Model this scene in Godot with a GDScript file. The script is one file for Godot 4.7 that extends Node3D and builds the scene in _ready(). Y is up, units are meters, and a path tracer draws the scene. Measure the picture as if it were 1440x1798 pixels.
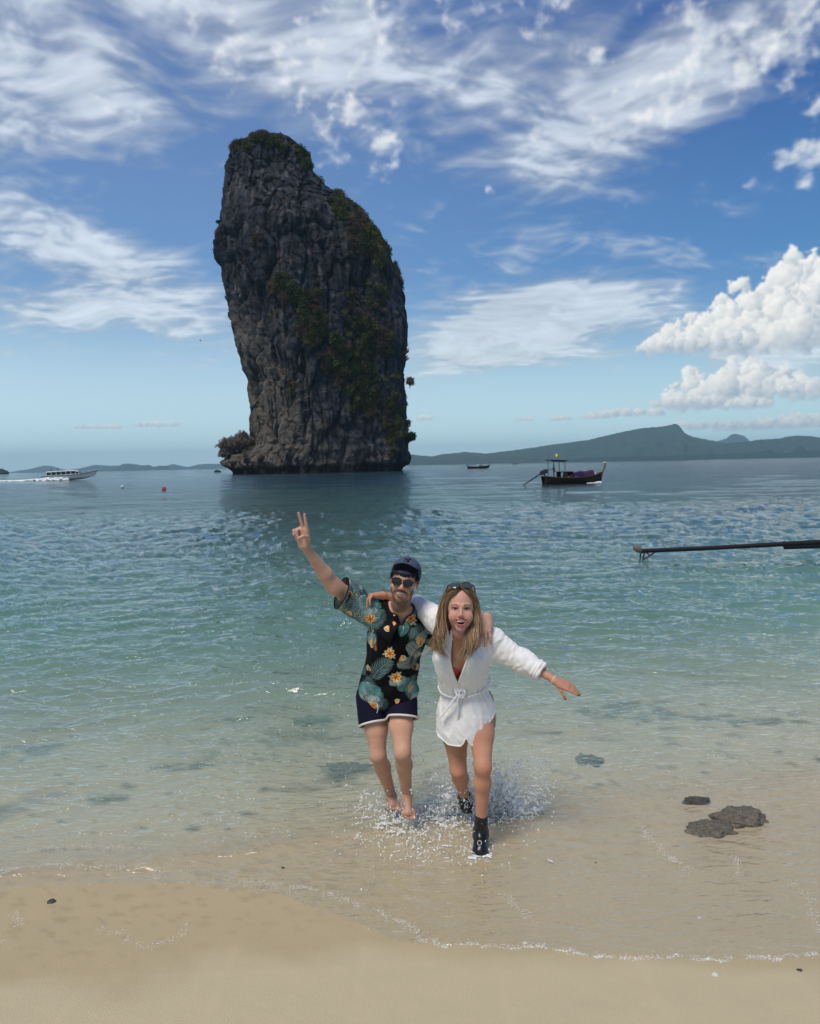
extends Node3D
# A beach with a limestone stack offshore and two people running out of the shallows.

const EYE := 2.4            # height of the camera over the sea, metres
const FOCAL := 1350.0       # pixels of a 1440 wide picture
var cam: Camera3D
var used_names := {}


func _ready() -> void:
	# --- camera
	cam = Camera3D.new()
	cam.name = "camera"
	add_child(cam)
	cam.position = Vector3(0, EYE, 0)
	cam.fov = rad_to_deg(2.0 * atan(899.0 / FOCAL))
	cam.basis = Basis(Vector3.RIGHT, deg_to_rad(-3.51)) * Basis(Vector3.BACK, deg_to_rad(-1.17))
	cam.near = 0.05
	cam.far = 60000.0
	cam.current = true
	# --- sky, exposure, air
	var we := WorldEnvironment.new()
	we.name = "world_environment"
	var env := Environment.new()
	env.background_mode = Environment.BG_SKY
	var sky := Sky.new()
	var pano := PanoramaSkyMaterial.new()
	pano.panorama = make_sky()
	sky.sky_material = pano
	env.sky = sky
	env.tonemap_mode = Environment.TONE_MAPPER_LINEAR
	env.tonemap_exposure = 1.15
	env.sdfgi_enabled = true
	env.ssao_enabled = true
	env.ssil_enabled = true
	env.fog_enabled = FOG > 0.0
	env.fog_light_color = Color(0.76, 0.93, 1.0)
	env.fog_density = FOG
	we.environment = env
	add_child(we)
	# --- sun, behind thin cloud, high on the left
	var sun := DirectionalLight3D.new()
	sun.name = "sun"
	sun.light_energy = SUN_ENERGY
	sun.light_angular_distance = 24.0
	sun.light_color = Color(1.0, 0.965, 0.91)
	sun.shadow_enabled = true
	add_child(sun)
	sun.look_at_from_position(SUN_DIR * 10.0, Vector3.ZERO, Vector3.UP)
	sun.position = Vector3.ZERO
	# --- large structure
	build_ground_and_sea()
	build_far_land()
	build_rock()
	# --- objects
	build_boats()
	build_shore_things()
	build_man()
	build_woman()
	build_splashes()


const FOG := 0.00007
const SUN_ENERGY := 0.85
var SUN_DIR := Vector3(-0.26, 0.86, 0.44).normalized()


# ------------------------------------------------------------------ helpers
func at(px: float, py: float, d: float) -> Vector3:      # the point that far ahead on a line of sight
	var v := cam.basis * Vector3((px - 720.0) / FOCAL, (899.0 - py) / FOCAL, -1.0)
	return cam.position + v * (d / -v.z)


func on_level(px: float, py: float, h: float) -> Vector3:   # where a line of sight meets a level
	var v := cam.basis * Vector3((px - 720.0) / FOCAL, (899.0 - py) / FOCAL, -1.0)
	return cam.position + v * ((h - cam.position.y) / v.y)


func numbered(n: String) -> String:
	if not used_names.has(n):
		used_names[n] = 0
		return n
	used_names[n] += 1
	return "%s_%03d" % [n, used_names[n]]


func thing(called: String, label: String, category: String, where := Vector3.ZERO, turn := 0.0, group := "") -> Node3D:
	var o := Node3D.new()
	o.name = numbered(called)
	add_child(o, true)
	o.position = where
	o.rotation.y = turn
	return tag(o, label, category, group)


func tag(o: Node3D, label: String, category: String, group := "") -> Node3D:
	o.set_meta("label", label)
	o.set_meta("category", category)
	if group:
		o.set_meta("group", group)
	return o


func part(parent: Node, called: String, mesh: Mesh, m: Material) -> MeshInstance3D:
	var o := MeshInstance3D.new()
	var n := called
	var k := 0
	while parent.has_node(n):
		k += 1
		n = "%s_%03d" % [called, k]
	o.name = n
	o.mesh = mesh
	o.material_override = m
	parent.add_child(o, true)
	return o


func structure(called: String, mesh: Mesh, m: Material) -> MeshInstance3D:
	var o := part(self, called, mesh, m)
	o.set_meta("kind", "structure")
	return o


func lin(r: float, g: float, b: float) -> Color:
	return Color(r, g, b).linear_to_srgb()


func mat(c: Color, rough := 0.8, metal := 0.0) -> StandardMaterial3D:     # c is a linear base colour
	var m := StandardMaterial3D.new()
	m.albedo_color = c.linear_to_srgb()
	m.roughness = rough
	m.metallic = metal
	return m


func vmat(rough := 0.8, spec := 0.5) -> StandardMaterial3D:               # colours from the vertices (linear)
	var m := StandardMaterial3D.new()
	m.vertex_color_use_as_albedo = true
	m.roughness = rough
	m.metallic_specular = spec
	return m


func noise(s: int, freq: float, oct := 4, kind := FastNoiseLite.TYPE_SIMPLEX_SMOOTH) -> FastNoiseLite:
	var n := FastNoiseLite.new()
	n.seed = s
	n.frequency = freq
	n.noise_type = kind
	n.fractal_type = FastNoiseLite.FRACTAL_FBM if oct > 1 else FastNoiseLite.FRACTAL_NONE
	n.fractal_octaves = oct
	return n


func noise_texture(n: FastNoiseLite, size: int, as_normal := false, strength := 4.0) -> ImageTexture:
	var im := n.get_seamless_image(size, size, false, false, 0.15)
	im.convert(Image.FORMAT_RGBA8)
	if as_normal:
		im.bump_map_to_normal_map(strength)
	return ImageTexture.create_from_image(im)


func rng(s: int) -> RandomNumberGenerator:
	var r := RandomNumberGenerator.new()
	r.seed = s
	return r


func ramp(x: float, pts: Array) -> float:                # piecewise linear, pts = [[x, y], ...]
	if x <= pts[0][0]:
		return pts[0][1]
	for i in range(1, pts.size()):
		if x <= pts[i][0]:
			return lerpf(pts[i - 1][1], pts[i][1], (x - pts[i - 1][0]) / (pts[i][0] - pts[i - 1][0]))
	return pts[pts.size() - 1][1]


class MB:                                                 # collects triangles (counter-clockwise from outside) into one mesh
	var v := PackedVector3Array()
	var c := PackedColorArray()
	var u := PackedVector2Array()
	var i := PackedInt32Array()
	var col := Color.WHITE

	func p(a: Vector3, uv := Vector2.ZERO) -> int:
		v.append(a)
		c.append(col)
		u.append(uv)
		return v.size() - 1

	func t(a: int, b: int, d: int) -> void:
		i.append(a)
		i.append(b)
		i.append(d)

	func q(a: int, b: int, d: int, e: int) -> void:
		t(a, b, d)
		t(a, d, e)

	func quad(a: Vector3, b: Vector3, d: Vector3, e: Vector3) -> void:
		q(p(a, Vector2(0, 1)), p(b, Vector2(1, 1)), p(d, Vector2(1, 0)), p(e, Vector2(0, 0)))

	func box(xf: Transform3D, s: Vector3, taper := 1.0) -> void:          # centred; taper shrinks the top
		var h := s / 2
		var k := [Vector3(-h.x, -h.y, -h.z), Vector3(h.x, -h.y, -h.z), Vector3(h.x, -h.y, h.z), Vector3(-h.x, -h.y, h.z),
			Vector3(-h.x * taper, h.y, -h.z * taper), Vector3(h.x * taper, h.y, -h.z * taper), Vector3(h.x * taper, h.y, h.z * taper), Vector3(-h.x * taper, h.y, h.z * taper)]
		for f in [[3, 2, 6, 7], [1, 0, 4, 5], [2, 1, 5, 6], [0, 3, 7, 4], [7, 6, 5, 4], [0, 1, 2, 3]]:
			quad(xf * k[f[0]], xf * k[f[1]], xf * k[f[2]], xf * k[f[3]])

	func tube(pts: Array, rad: Array, sides := 8, squash := 1.0, capped := true) -> void:
		var n := pts.size()
		var last := Vector3.ZERO
		var first := v.size()
		for k in n:
			var a: Vector3 = pts[max(0, k - 1)]
			var b: Vector3 = pts[min(n - 1, k + 1)]
			var d := (b - a).normalized()
			if last == Vector3.ZERO:
				last = d.cross(Vector3.UP if absf(d.y) < 0.9 else Vector3.RIGHT).normalized()
			last = (last - d * last.dot(d)).normalized()
			var w := d.cross(last)
			for s in sides:
				var an := TAU * s / sides
				p(pts[k] + (last * cos(an) + w * sin(an) * squash) * rad[k], Vector2(float(s) / sides, float(k) / (n - 1)))
		for k in n - 1:
			for s in sides:
				var s2 := (s + 1) % sides
				q(first + k * sides + s, first + k * sides + s2, first + (k + 1) * sides + s2, first + (k + 1) * sides + s)
		if capped:
			var c0 := p(pts[0])
			var c1 := p(pts[n - 1])
			for s in sides:
				var s2 := (s + 1) % sides
				t(c0, first + s2, first + s)
				t(c1, first + (n - 1) * sides + s, first + (n - 1) * sides + s2)

	func ball(xf: Transform3D, r: Vector3, rings := 8, segs := 12) -> void:
		var first := v.size()
		for a in rings + 1:
			for b in segs + 1:
				var th := PI * a / rings
				var ph := TAU * b / segs
				p(xf * (Vector3(sin(th) * cos(ph), cos(th), -sin(th) * sin(ph)) * r), Vector2(float(b) / segs, float(a) / rings))
		for a in rings:
			for b in segs:
				var k := first + a * (segs + 1) + b
				q(k, k + segs + 1, k + segs + 2, k + 1)

	func lathe(xf: Transform3D, prof: Array, segs := 16) -> void:         # profile [[radius, height], ...] from bottom to top
		var first := v.size()
		for a in prof.size():
			for b in segs:
				var ph := TAU * b / segs
				p(xf * Vector3(prof[a][0] * cos(ph), prof[a][1], -prof[a][0] * sin(ph)))
		for a in prof.size() - 1:
			for b in segs:
				var b2 := (b + 1) % segs
				q(first + a * segs + b, first + a * segs + b2, first + (a + 1) * segs + b2, first + (a + 1) * segs + b)

	func add(o: MB) -> void:
		var first := v.size()
		v.append_array(o.v)
		c.append_array(o.c)
		u.append_array(o.u)
		for k in o.i:
			i.append(k + first)

	func mesh(flat := false) -> ArrayMesh:
		var n := PackedVector3Array()
		var idx := PackedInt32Array()
		if flat:
			var v2 := PackedVector3Array()
			var c2 := PackedColorArray()
			var u2 := PackedVector2Array()
			for k in range(0, i.size(), 3):
				var m := (v[i[k + 1]] - v[i[k]]).cross(v[i[k + 2]] - v[i[k]]).normalized()
				for j in 3:
					v2.append(v[i[k + j]])
					c2.append(c[i[k + j]])
					u2.append(u[i[k + j]])
					n.append(m)
			v = v2
			c = c2
			u = u2
			i = PackedInt32Array(range(v.size()))
		else:
			n.resize(v.size())
			for k in range(0, i.size(), 3):
				var m := (v[i[k + 1]] - v[i[k]]).cross(v[i[k + 2]] - v[i[k]])
				n[i[k]] += m
				n[i[k + 1]] += m
				n[i[k + 2]] += m
			for k in n.size():
				n[k] = n[k].normalized() if n[k].length_squared() > 1e-20 else Vector3.UP
		idx.resize(i.size())
		for k in range(0, i.size(), 3):
			idx[k] = i[k]
			idx[k + 1] = i[k + 2]
			idx[k + 2] = i[k + 1]
		var arr := []
		arr.resize(Mesh.ARRAY_MAX)
		arr[Mesh.ARRAY_VERTEX] = v
		arr[Mesh.ARRAY_NORMAL] = n
		arr[Mesh.ARRAY_COLOR] = c
		arr[Mesh.ARRAY_TEX_UV] = u
		arr[Mesh.ARRAY_INDEX] = idx
		var m := ArrayMesh.new()
		m.add_surface_from_arrays(Mesh.PRIMITIVE_TRIANGLES, arr)
		return m


func scatter(parent: Node, called: String, mesh: Mesh, m: Material, places: Array, tints := []) -> MultiMeshInstance3D:
	var mm := MultiMesh.new()
	mm.transform_format = MultiMesh.TRANSFORM_3D
	mm.use_colors = tints.size() > 0
	mm.mesh = mesh
	mm.instance_count = places.size()
	for k in places.size():
		mm.set_instance_transform(k, places[k])
		if tints.size():
			mm.set_instance_color(k, tints[k])
	var o := MultiMeshInstance3D.new()
	var n := called
	var k2 := 0
	while parent.has_node(n):
		k2 += 1
		n = "%s_%03d" % [called, k2]
	o.name = n
	o.multimesh = mm
	o.material_override = m
	o.set_meta("kind", "stuff")
	parent.add_child(o, true)
	return o


# ------------------------------------------------------------------ sky
var k_warp: FastNoiseLite
var k_cir: FastNoiseLite
var k_fine: FastNoiseLite
var k_puff: FastNoiseLite
var k_edge: FastNoiseLite
var k_big: FastNoiseLite
var masses := []
var heaps := []
var rags := []


func az_el(px: float, py: float) -> Vector2:
	var v := (cam.basis * Vector3((px - 720.0) / FOCAL, (899.0 - py) / FOCAL, -1.0)).normalized()
	return Vector2(rad_to_deg(atan2(v.x, -v.z)), rad_to_deg(asin(v.y)))


func make_sky() -> ImageTexture:
	k_warp = noise(11, 1.0, 3)
	k_cir = noise(12, 1.0, 5)
	k_cir.fractal_gain = 0.55
	k_fine = noise(13, 1.0, 4)
	k_puff = noise(14, 1.0, 4, FastNoiseLite.TYPE_CELLULAR)
	k_puff.cellular_return_type = FastNoiseLite.RETURN_DISTANCE
	k_puff.fractal_gain = 0.5
	k_edge = noise(15, 1.0, 5)
	k_big = noise(16, 1.0, 2)
	# veils of high cloud: centre (seen from the beach), half width and height in degrees, tilt, thickness
	for m in [[60, 160, 15, 7, 10, .40], [250, 230, 12, 5, -14, .25], [560, 110, 9, 7, -50, .38], [420, 40, 6, 3, -40, .35], [700, 60, 14, 5, 0, .22],
			[960, 90, 10, 6, 20, .35], [1180, 150, 14, 4.0, 24, .6], [1350, 60, 8, 4, 20, .45], [120, 430, 9, 2.6, -12, .7], [250, 520, 10, 3.6, -10, .82], [60, 545, 8, 1.6, 0, .5],
			[960, 320, 6, 3, 10, .3], [860, 570, 9, 3.0, 6, .8], [1060, 470, 12, 5, 14, .42], [800, 640, 5, 1.2, 4, .7], [950, 630, 7, .8, 0, .5], [1400, 600, 6, 1.2, 8, .6],
			[380, 600, 8, 3.0, 0, .3], [1340, 650, 7, 2.6, 0, .6], [1040, 560, 9, 2.4, 8, .5], [110, 60, 12, 6, 20, .12], [200, 330, 14, 4, -8, .25], [1340, 390, 9, 2, 16, .25], [1110, 681, 2.6, .35, 6, .7], [735, 706, 1.4, .4, -10, .7], [280, 744, 2.6, .28, 2, .9], [160, 750, 3.0, .3, 4, .7], [210, 655, 1.0, .18, -4, .6],
			[10, 613, .9, .2, -5, .6], [850, 600, 6, 2, 0, .3]]:
		var o := az_el(m[0], m[1])
		masses.append([o.x, o.y, m[2], m[3], cos(deg_to_rad(m[4])), sin(deg_to_rad(m[4])), m[5]])
	# heaped clouds low on the right: centre, half width, height (degrees), lump size
	var pick := rng(17)
	for m in [[1405, 612, 5.0, 7.6, 1.25], [1310, 610, 4.2, 5.4, 1.05], [1225, 612, 3.4, 2.6, .8], [1180, 612, 2.2, .9, .5], [1445, 600, 3.6, 7.0, 1.1],
			[1245, 715, 2.8, 4.2, .8], [1330, 700, 3.4, 4.2, .9], [1215, 712, 2.5, 1.0, .5], [1313, 715, 1.4, 1.0, .4], [1100, 730, 2.5, .75, .36], [1040, 734, .9, .4, .24], [985, 737, .7, .35, .2], [920, 738, .6, .25, .16],
			[1405, 750, 2.6, 1.4, .42], [1384, 688, .5, .5, .26], [1340, 752, 3.4, .9, .36], [1240, 752, 3.0, .7, .34], [745, 737, .55, .42, .2], [275, 748, 1.5, .42, .2], [170, 752, 1.7, .3, .16]]:
		var o := az_el(m[0], m[1])
		var puffs := []
		for k in 46:
			var u := pick.randf_range(-1.0, 1.0)
			var top: float = m[3] * sqrt(1.0 - u * u) * (0.75 + 0.35 * k_edge.get_noise_1d(u * 1.7 + o.x))
			var t := pick.randf()
			var r: float = m[4] * pick.randf_range(0.45, 1.1) * lerpf(1.15, 0.7, t)
			puffs.append([o.x + u * m[2], o.y + maxf(top - r, 0.0) * t + r * 0.35, r, pick.randf_range(0.0, 0.5) * m[4] + (1.0 - t) * m[4]])
		heaps.append([o.x - m[2] - m[4], o.x + m[2] + m[4], o.y - m[4] * 0.5, o.y + m[3] * 1.2 + m[4], puffs, m[4], o.y])
	# ragged puffs above: centre, half width and height, tilt, thickness
	for m in [[590, 200, 2.0, 3.0, -30, .75], [672, 245, 1.2, 2.2, 0, .95], [530, 110, 2.4, 2.6, -40, .65], [640, 40, 2.8, 2.4, 0, .7], [390, 50, 2.0, 3.4, 40, .75], [1025, 118, 1.5, 1.2, 30, .75], [1110, 190, 3.2, 1.2, 20, .85], [1210, 130, 3.8, 1.9, 28, .95], [1320, 95, 3.6, 1.5, 25, .9], [1420, 75, 2.8, 1.6, 25, .95],
			[1415, 275, 2.0, 1.5, 10, .95], [1350, 310, 1.5, .4, 14, .7], [940, 233, .9, .5, 0, .75], [900, 228, .6, .3, 0, .5], [1435, 195, 1.2, 1.0, 20, .75], [200, 185, 1.8, .7, -20, .6], [1135, 295, .6, .3, 10, .5], [1105, 362, .6, .25, 10, .5], [860, 338, .35, .3, 0, .7], [945, 0, 3.0, 1.6, 0, .6], [1190, 20, 2.6, 1.2, 0, .6], [800, 10, 2.2, 1.4, 0, .5]]:
		var o := az_el(m[0], m[1])
		rags.append([o.x, o.y, m[2], m[3], cos(deg_to_rad(m[4])), sin(deg_to_rad(m[4])), m[5]])
	draw_masses()
	# fine in a wide sector ahead, coarser over the rest of the dome, one formula for both
	var w := 4096
	var h := 2048
	var sw := 720
	var sh := 360
	var data := PackedFloat32Array()
	data.resize(sw * sh * 3)
	for y in sh / 2 + 2:
		var el := 90.0 - (y + 0.5) * 180.0 / sh
		for x in sw:
			var c := sky_color(wrapf((x + 0.5) * 360.0 / sw, -180.0, 180.0), maxf(el, 0.0))
			var k := (y * sw + x) * 3
			data[k] = c.r
			data[k + 1] = c.g
			data[k + 2] = c.b
	var low := Color(0.20, 0.27, 0.30)
	for k in range((sh / 2 + 2) * sw * 3, data.size(), 3):
		data[k] = low.r
		data[k + 1] = low.g
		data[k + 2] = low.b
	var im := Image.create_from_data(sw, sh, false, Image.FORMAT_RGBF, data.to_byte_array())
	im.resize(w, h, Image.INTERPOLATE_BILINEAR)
	var a0 := -36.0
	var a1 := 36.0
	var e1 := 34.0
	var x0 := int(a0 / 360.0 * w)                           # the panorama begins straight ahead
	var x1 := int(a1 / 360.0 * w)
	var y0 := int((90.0 - e1) / 180.0 * h)
	var y1 := h / 2
	var fine := PackedFloat32Array()
	fine.resize((x1 - x0) * (y1 - y0) * 3)
	var at_k := 0
	for y in range(y0, y1):
		var el := 90.0 - (y + 0.5) * 180.0 / h
		for x in range(x0, x1):
			var c := sky_color((x + 0.5) * 360.0 / w, el)
			fine[at_k] = c.r
			fine[at_k + 1] = c.g
			fine[at_k + 2] = c.b
			at_k += 3
	var im2 := Image.create_from_data(x1 - x0, y1 - y0, false, Image.FORMAT_RGBF, fine.to_byte_array())
	im.blit_rect(im2, Rect2i(-x0, 0, x1, y1 - y0), Vector2i(0, y0))
	im.blit_rect(im2, Rect2i(0, 0, -x0, y1 - y0), Vector2i(w + x0, y0))
	return ImageTexture.create_from_image(im)


func sky_color(az: float, el: float) -> Color:
	var ra := deg_to_rad(az)
	var re := deg_to_rad(el)
	var d := Vector3(sin(ra) * cos(re), sin(re), -cos(ra) * cos(re))
	# clear air: pale towards the horizon and towards the sun on the left
	var t := clampf(el / 30.0, 0.0, 1.0)
	var zen := Color(0.032, 0.105, 0.335)
	var mid := Color(0.098, 0.265, 0.55)
	var hor := Color(0.56, 0.82, 0.87)
	var c := hor.lerp(mid, smoothstep(0.0, 0.42, t)).lerp(zen, smoothstep(0.30, 0.95, t))
	var toward := clampf(d.dot(Vector3(-0.80, 0.35, -0.48)) * 0.5 + 0.5, 0.0, 1.0)       # the sunny half of the sky
	c = c.lerp(Color(0.78, 1.04, 1.06), 0.9 * pow(toward, 2.0) * (1.0 - smoothstep(0.0, 0.5, t)))
	c = c.lerp(Color(0.35, 0.50, 0.74), 0.25 * smoothstep(0.55, 0.9, toward))
	# high veils, laid out on a level sheet
	var k := 1.0 / (d.y + 0.16)
	var qx := d.x * k
	var qz := d.z * k
	var w1 := k_warp.get_noise_2d(qx * 1.3, qz * 1.3)
	var w2 := k_warp.get_noise_2d(qx * 1.3 + 40.0, qz * 1.3)
	var big := k_big.get_noise_2d(qx * 0.6 + 7.0, qz * 0.6)
	var streak := k_cir.get_noise_2d(qx * 1.5 + w1 * 0.6 + qz * 0.5, qz * 3.0 + w2 * 0.7)
	var fine := k_fine.get_noise_2d(qx * 7.0 + w2 * 2.0, qz * 13.0 + w1 * 2.0)
	var bias := -0.21 + big * 0.50
	if absf(az) < 50.0 and el < 45.0:
		bias += map_at(bias_map, az, el)
	var veil := clampf((streak * 0.62 + fine * 0.30 + bias) * 1.05, 0.0, 1.0)
	veil = veil * veil * (3.0 - 2.0 * veil)
	veil = 0.70 * veil
	var bright := clampf(0.62 + 0.24 * streak + 0.18 * fine + 0.08 * toward, 0.4, 0.95)
	var vc := Color(0.80, 0.86, 0.91) * (bright + 0.22 * smoothstep(0.35, 0.66, veil))
	c = c.lerp(vc, veil)
	# ragged puffs
	var rag := map_at(rag_map, az, el) if absf(az) < 50.0 and el < 45.0 else -1.0
	if absf(az) > 44.0 or el > 39.0:                       # the rest of the dome: the same puffs by chance
		rag = maxf(rag, k_big.get_noise_2d(qx * 1.1 + 30.0, qz * 1.1 - 9.0) * 2.0 - 0.2)
	if rag > -0.9:
		var ax := az * 0.36 + w1 * 0.3
		var ay := el * 0.46
		var n0 := k_edge.get_noise_2d(ax, ay)
		var n1 := k_edge.get_noise_2d(ax - 0.12, ay + 0.16)
		var dens := rag * 0.70 + n0 * 1.05 + 0.42 * k_fine.get_noise_2d(az * 0.9 + w1, el * 1.1) - 0.05
		if dens > 0.0:
			var lit := clampf(0.70 + (n0 - n1) * 0.9 - 0.12 * dens, 0.0, 1.0)
			c = c.lerp(Color(0.42, 0.53, 0.66).lerp(Color(0.92, 0.93, 0.92), lit), smoothstep(0.0, 1.1, dens) * 0.78)
	# heaped cloud: lumps lit from the left and above
	for hp in heaps:
		if az < hp[0] or az > hp[1] or el < hp[2] or el > hp[3]:
			continue
		var sz: float = hp[5]
		var wx := k_edge.get_noise_2d(az * 0.8 / sz, el * 0.8 / sz) * sz * 0.55
		var wy := k_edge.get_noise_2d(az * 0.8 / sz + 60.0, el * 0.8 / sz) * sz * 0.55
		var x := az + wx
		var y := el + wy
		var best := -9.0
		var soft := 0.0
		var nrm := Vector3.ZERO
		for pf in hp[4]:
			var dx: float = x - pf[0]
			var dy: float = y - pf[1]
			var r: float = pf[2]
			var g: float = (dx * dx + dy * dy) / (r * r)
			if g < 1.0:
				var z := sqrt(1.0 - g)
				soft = maxf(soft, 1.0 - g)
				if z * r + pf[3] > best:
					best = z * r + pf[3]
					nrm = Vector3(dx / r, dy / r, z)
		if soft > 0.0:
			var fn := k_fine.get_noise_2d(az * 2.2 / sz, el * 2.2 / sz)
			var under := smoothstep(0.0, 1.0, (y - hp[6]) / (sz * 1.6))
			var lit := clampf(0.36 + 0.60 * nrm.dot(Vector3(-0.60, 0.66, 0.40)) + 0.16 * fn, 0.0, 1.0) * lerpf(0.62, 1.0, under)
			var hc := Color(0.34, 0.44, 0.54).lerp(Color(1.02, 1.0, 0.94), lit)
			hc = hc.lerp(Color(0.50, 0.64, 0.72), 0.6 * (1.0 - smoothstep(0.0, 5.0, el)))
			c = c.lerp(hc, smoothstep(0.0, 0.30, soft + 0.15 * fn) * smoothstep(-0.5, 0.25, (y - hp[6]) / sz) * 0.97)
	c = c * 0.90
	c.a = 1.0
	return c


var bias_map := PackedFloat32Array()
var rag_map := PackedFloat32Array()


func map_at(m: PackedFloat32Array, az: float, el: float) -> float:       # half-degree grid, 202 by 92
	var x := (az + 50.0) * 2.0
	var y := el * 2.0
	var k := int(y) * 202 + int(x)
	var fx := x - int(x)
	return lerpf(lerpf(m[k], m[k + 1], fx), lerpf(m[k + 202], m[k + 203], fx), y - int(y))


func draw_masses() -> void:
	bias_map.resize(202 * 92)
	rag_map.resize(202 * 92)
	for y in 92:
		for x in 202:
			var az := x * 0.5 - 50.0
			var el := y * 0.5
			var bias := 0.0
			for m in masses:
				var dx: float = az - m[0]
				var dy: float = el - m[1]
				var ex: float = (dx * m[4] + dy * m[5]) / m[2]
				var ey: float = (dy * m[4] - dx * m[5]) / m[3]
				bias += m[6] * exp(-(ex * ex + ey * ey) * 1.4)
			var rag := -1.0
			for m in rags:
				var dx: float = az - m[0]
				var dy: float = el - m[1]
				var ex: float = (dx * m[4] + dy * m[5]) / m[2]
				var ey: float = (dy * m[4] - dx * m[5]) / m[3]
				rag = maxf(rag, m[6] * (1.25 - (ex * ex + ey * ey) * 0.8) - 0.25)
			bias_map[y * 202 + x] = bias
			rag_map[y * 202 + x] = rag


# ------------------------------------------------------------------ beach, seabed and sea
var g_wave: FastNoiseLite
var g_ripple: FastNoiseLite
var g_big: FastNoiseLite
const SHORE := [[-9.0, 4.1], [-6.0, 4.25], [-2.4, 4.45], [-1.2, 4.62], [-0.1, 4.92], [0.9, 5.26], [1.9, 5.36], [3.0, 5.6], [6.0, 6.1], [9.0, 6.4]]
const SWASH := [[-9.0, 3.2], [-3.0, 3.30], [-1.9, 3.37], [-1.4, 3.39], [-0.8, 3.49], [-0.26, 3.58], [0.0, 3.59], [0.12, 3.53], [0.3, 3.50], [0.55, 3.46], [0.8, 3.37], [1.05, 3.33], [1.33, 3.29], [1.8, 3.30], [3.0, 3.25], [9.0, 3.1]]


var shore_line := PackedFloat32Array()
var swash_line := PackedFloat32Array()
var damp_line := PackedFloat32Array()
const FILM := [[-9.0, 3.95], [-3.0, 4.2], [-2.3, 4.30], [-1.8, 4.33], [-1.3, 4.28], [-0.95, 4.18], [-0.7, 4.06], [-0.45, 3.88], [-0.26, 3.73], [-0.1, 3.60], [0.0, 3.56]]


func shore(x: float) -> float:
	return shore_line[clampi(int(x * 50.0) + 3500, 0, 6999)]


func swash(x: float) -> float:
	return swash_line[clampi(int(x * 50.0) + 3500, 0, 6999)]


func damp(x: float) -> float:
	return damp_line[clampi(int(x * 50.0) + 3500, 0, 6999)]


func draw_shore() -> void:
	damp_line.resize(7000)
	shore_line.resize(7000)
	swash_line.resize(7000)
	for k in 7000:
		var x := (k - 3500) / 50.0
		shore_line[k] = ramp(x, SHORE) + 0.06 * g_big.get_noise_1d(x * 1.2)
		damp_line[k] = ramp(x, SWASH) + 0.035 * g_ripple.get_noise_1d(x * 0.8 + 3.0)
		swash_line[k] = damp_line[k] if x > 0.0 else ramp(x, FILM) + 0.035 * g_ripple.get_noise_1d(x * 0.8 + 3.0)


func sand_h(x: float, d: float) -> float:
	var s := shore(x) - d
	var h: float
	if s > 0.0:
		h = 0.052 * s + 0.014 * s * s
		h += 0.004 * g_big.get_noise_2d(x * 2.4, d * 2.4)
	else:
		var a := -s
		h = -(0.060 * a + 0.0045 * a * a) - 0.022 * smoothstep(0.0, 0.3, a)
		h = maxf(h, -5.0 - 0.02 * a)
		h += (0.03 * g_big.get_noise_2d(x * 1.2, d * 1.2) + 0.012 * g_ripple.get_noise_2d(x * 0.9, d * 2.2)) * smoothstep(0.1, 1.5, a)
	return h


func waves(x: float, d: float, step: float) -> float:
	# crests run roughly along the shore; each scale fades where the sheet is too coarse to carry it
	var a := d - shore(x)
	if a < -0.3:
		return 0.0
	var amp := (0.011 + 0.060 * smoothstep(0.3, 6.0, a) + 0.14 * smoothstep(4.0, 40.0, a)) * smoothstep(-0.3, 0.6, a)
	var turn := clampf(-x * 0.045, -0.32, 0.32) + 0.10 * sin(x * 0.11 + d * 0.05)
	var u := x * cos(turn) + d * sin(turn)
	var v := d * cos(turn) - x * sin(turn)
	var w := 0.25 * g_big.get_noise_2d(x * 0.5, d * 0.5)
	var h := 0.0
	var f1 := 1.0 - smoothstep(0.5, 1.2, step)
	if f1 > 0.0:
		h += f1 * (0.55 - absf(g_wave.get_noise_2d(u * 0.36 + 9.0, v * 0.80 + w * 2.0)) * 1.9)
	var f2 := 1.0 - smoothstep(0.2, 0.5, step)
	if f2 > 0.0:
		h += f2 * 0.70 * (0.5 - absf(g_wave.get_noise_2d(u * 0.62 + v * 0.2 + 50.0, v * 2.1 - u * 0.12 + w * 4.0)) * 1.8)
	var f3 := 1.0 - smoothstep(0.07, 0.22, step)
	if f3 > 0.0:
		h += f3 * 0.42 * (0.4 - absf(g_wave.get_noise_2d(u * 1.5 - v * 0.4, v * 4.4 + u * 0.45 + w * 6.0)) * 1.7)
	var swell := 0.10 * smoothstep(8.0, 60.0, a) * g_big.get_noise_2d(x * 0.06, d * 0.22)
	return amp * h + swell


func water_h(x: float, d: float, step: float) -> float:
	var sh := sand_h(x, d)
	var h := waves(x, d, step)
	var lip := shore(x)
	if x < 0.2:                                            # a small wave running up on the left
		var front := lip - 0.02 + 0.05 * g_ripple.get_noise_1d(x * 1.3)
		h += 0.034 * (1.0 - smoothstep(-0.9, 0.2, x)) * exp(-pow((d - front - 0.05) / 0.11, 2.0))
	var e := d - swash(x)
	var film := 0.0
	if e < 0.0:
		film = -0.02
	else:
		film = lerpf(0.0035, 0.009, smoothstep(-0.3, 0.3, x)) * smoothstep(0.0, 0.10, e) * (0.75 + 0.5 * g_ripple.get_noise_2d(x * 0.9, d * 1.6))
		film += 0.004 * exp(-pow((e - 0.05) / 0.03, 2.0)) * smoothstep(-0.3, 0.2, x)
	return maxf(h, sh + film)


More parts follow.
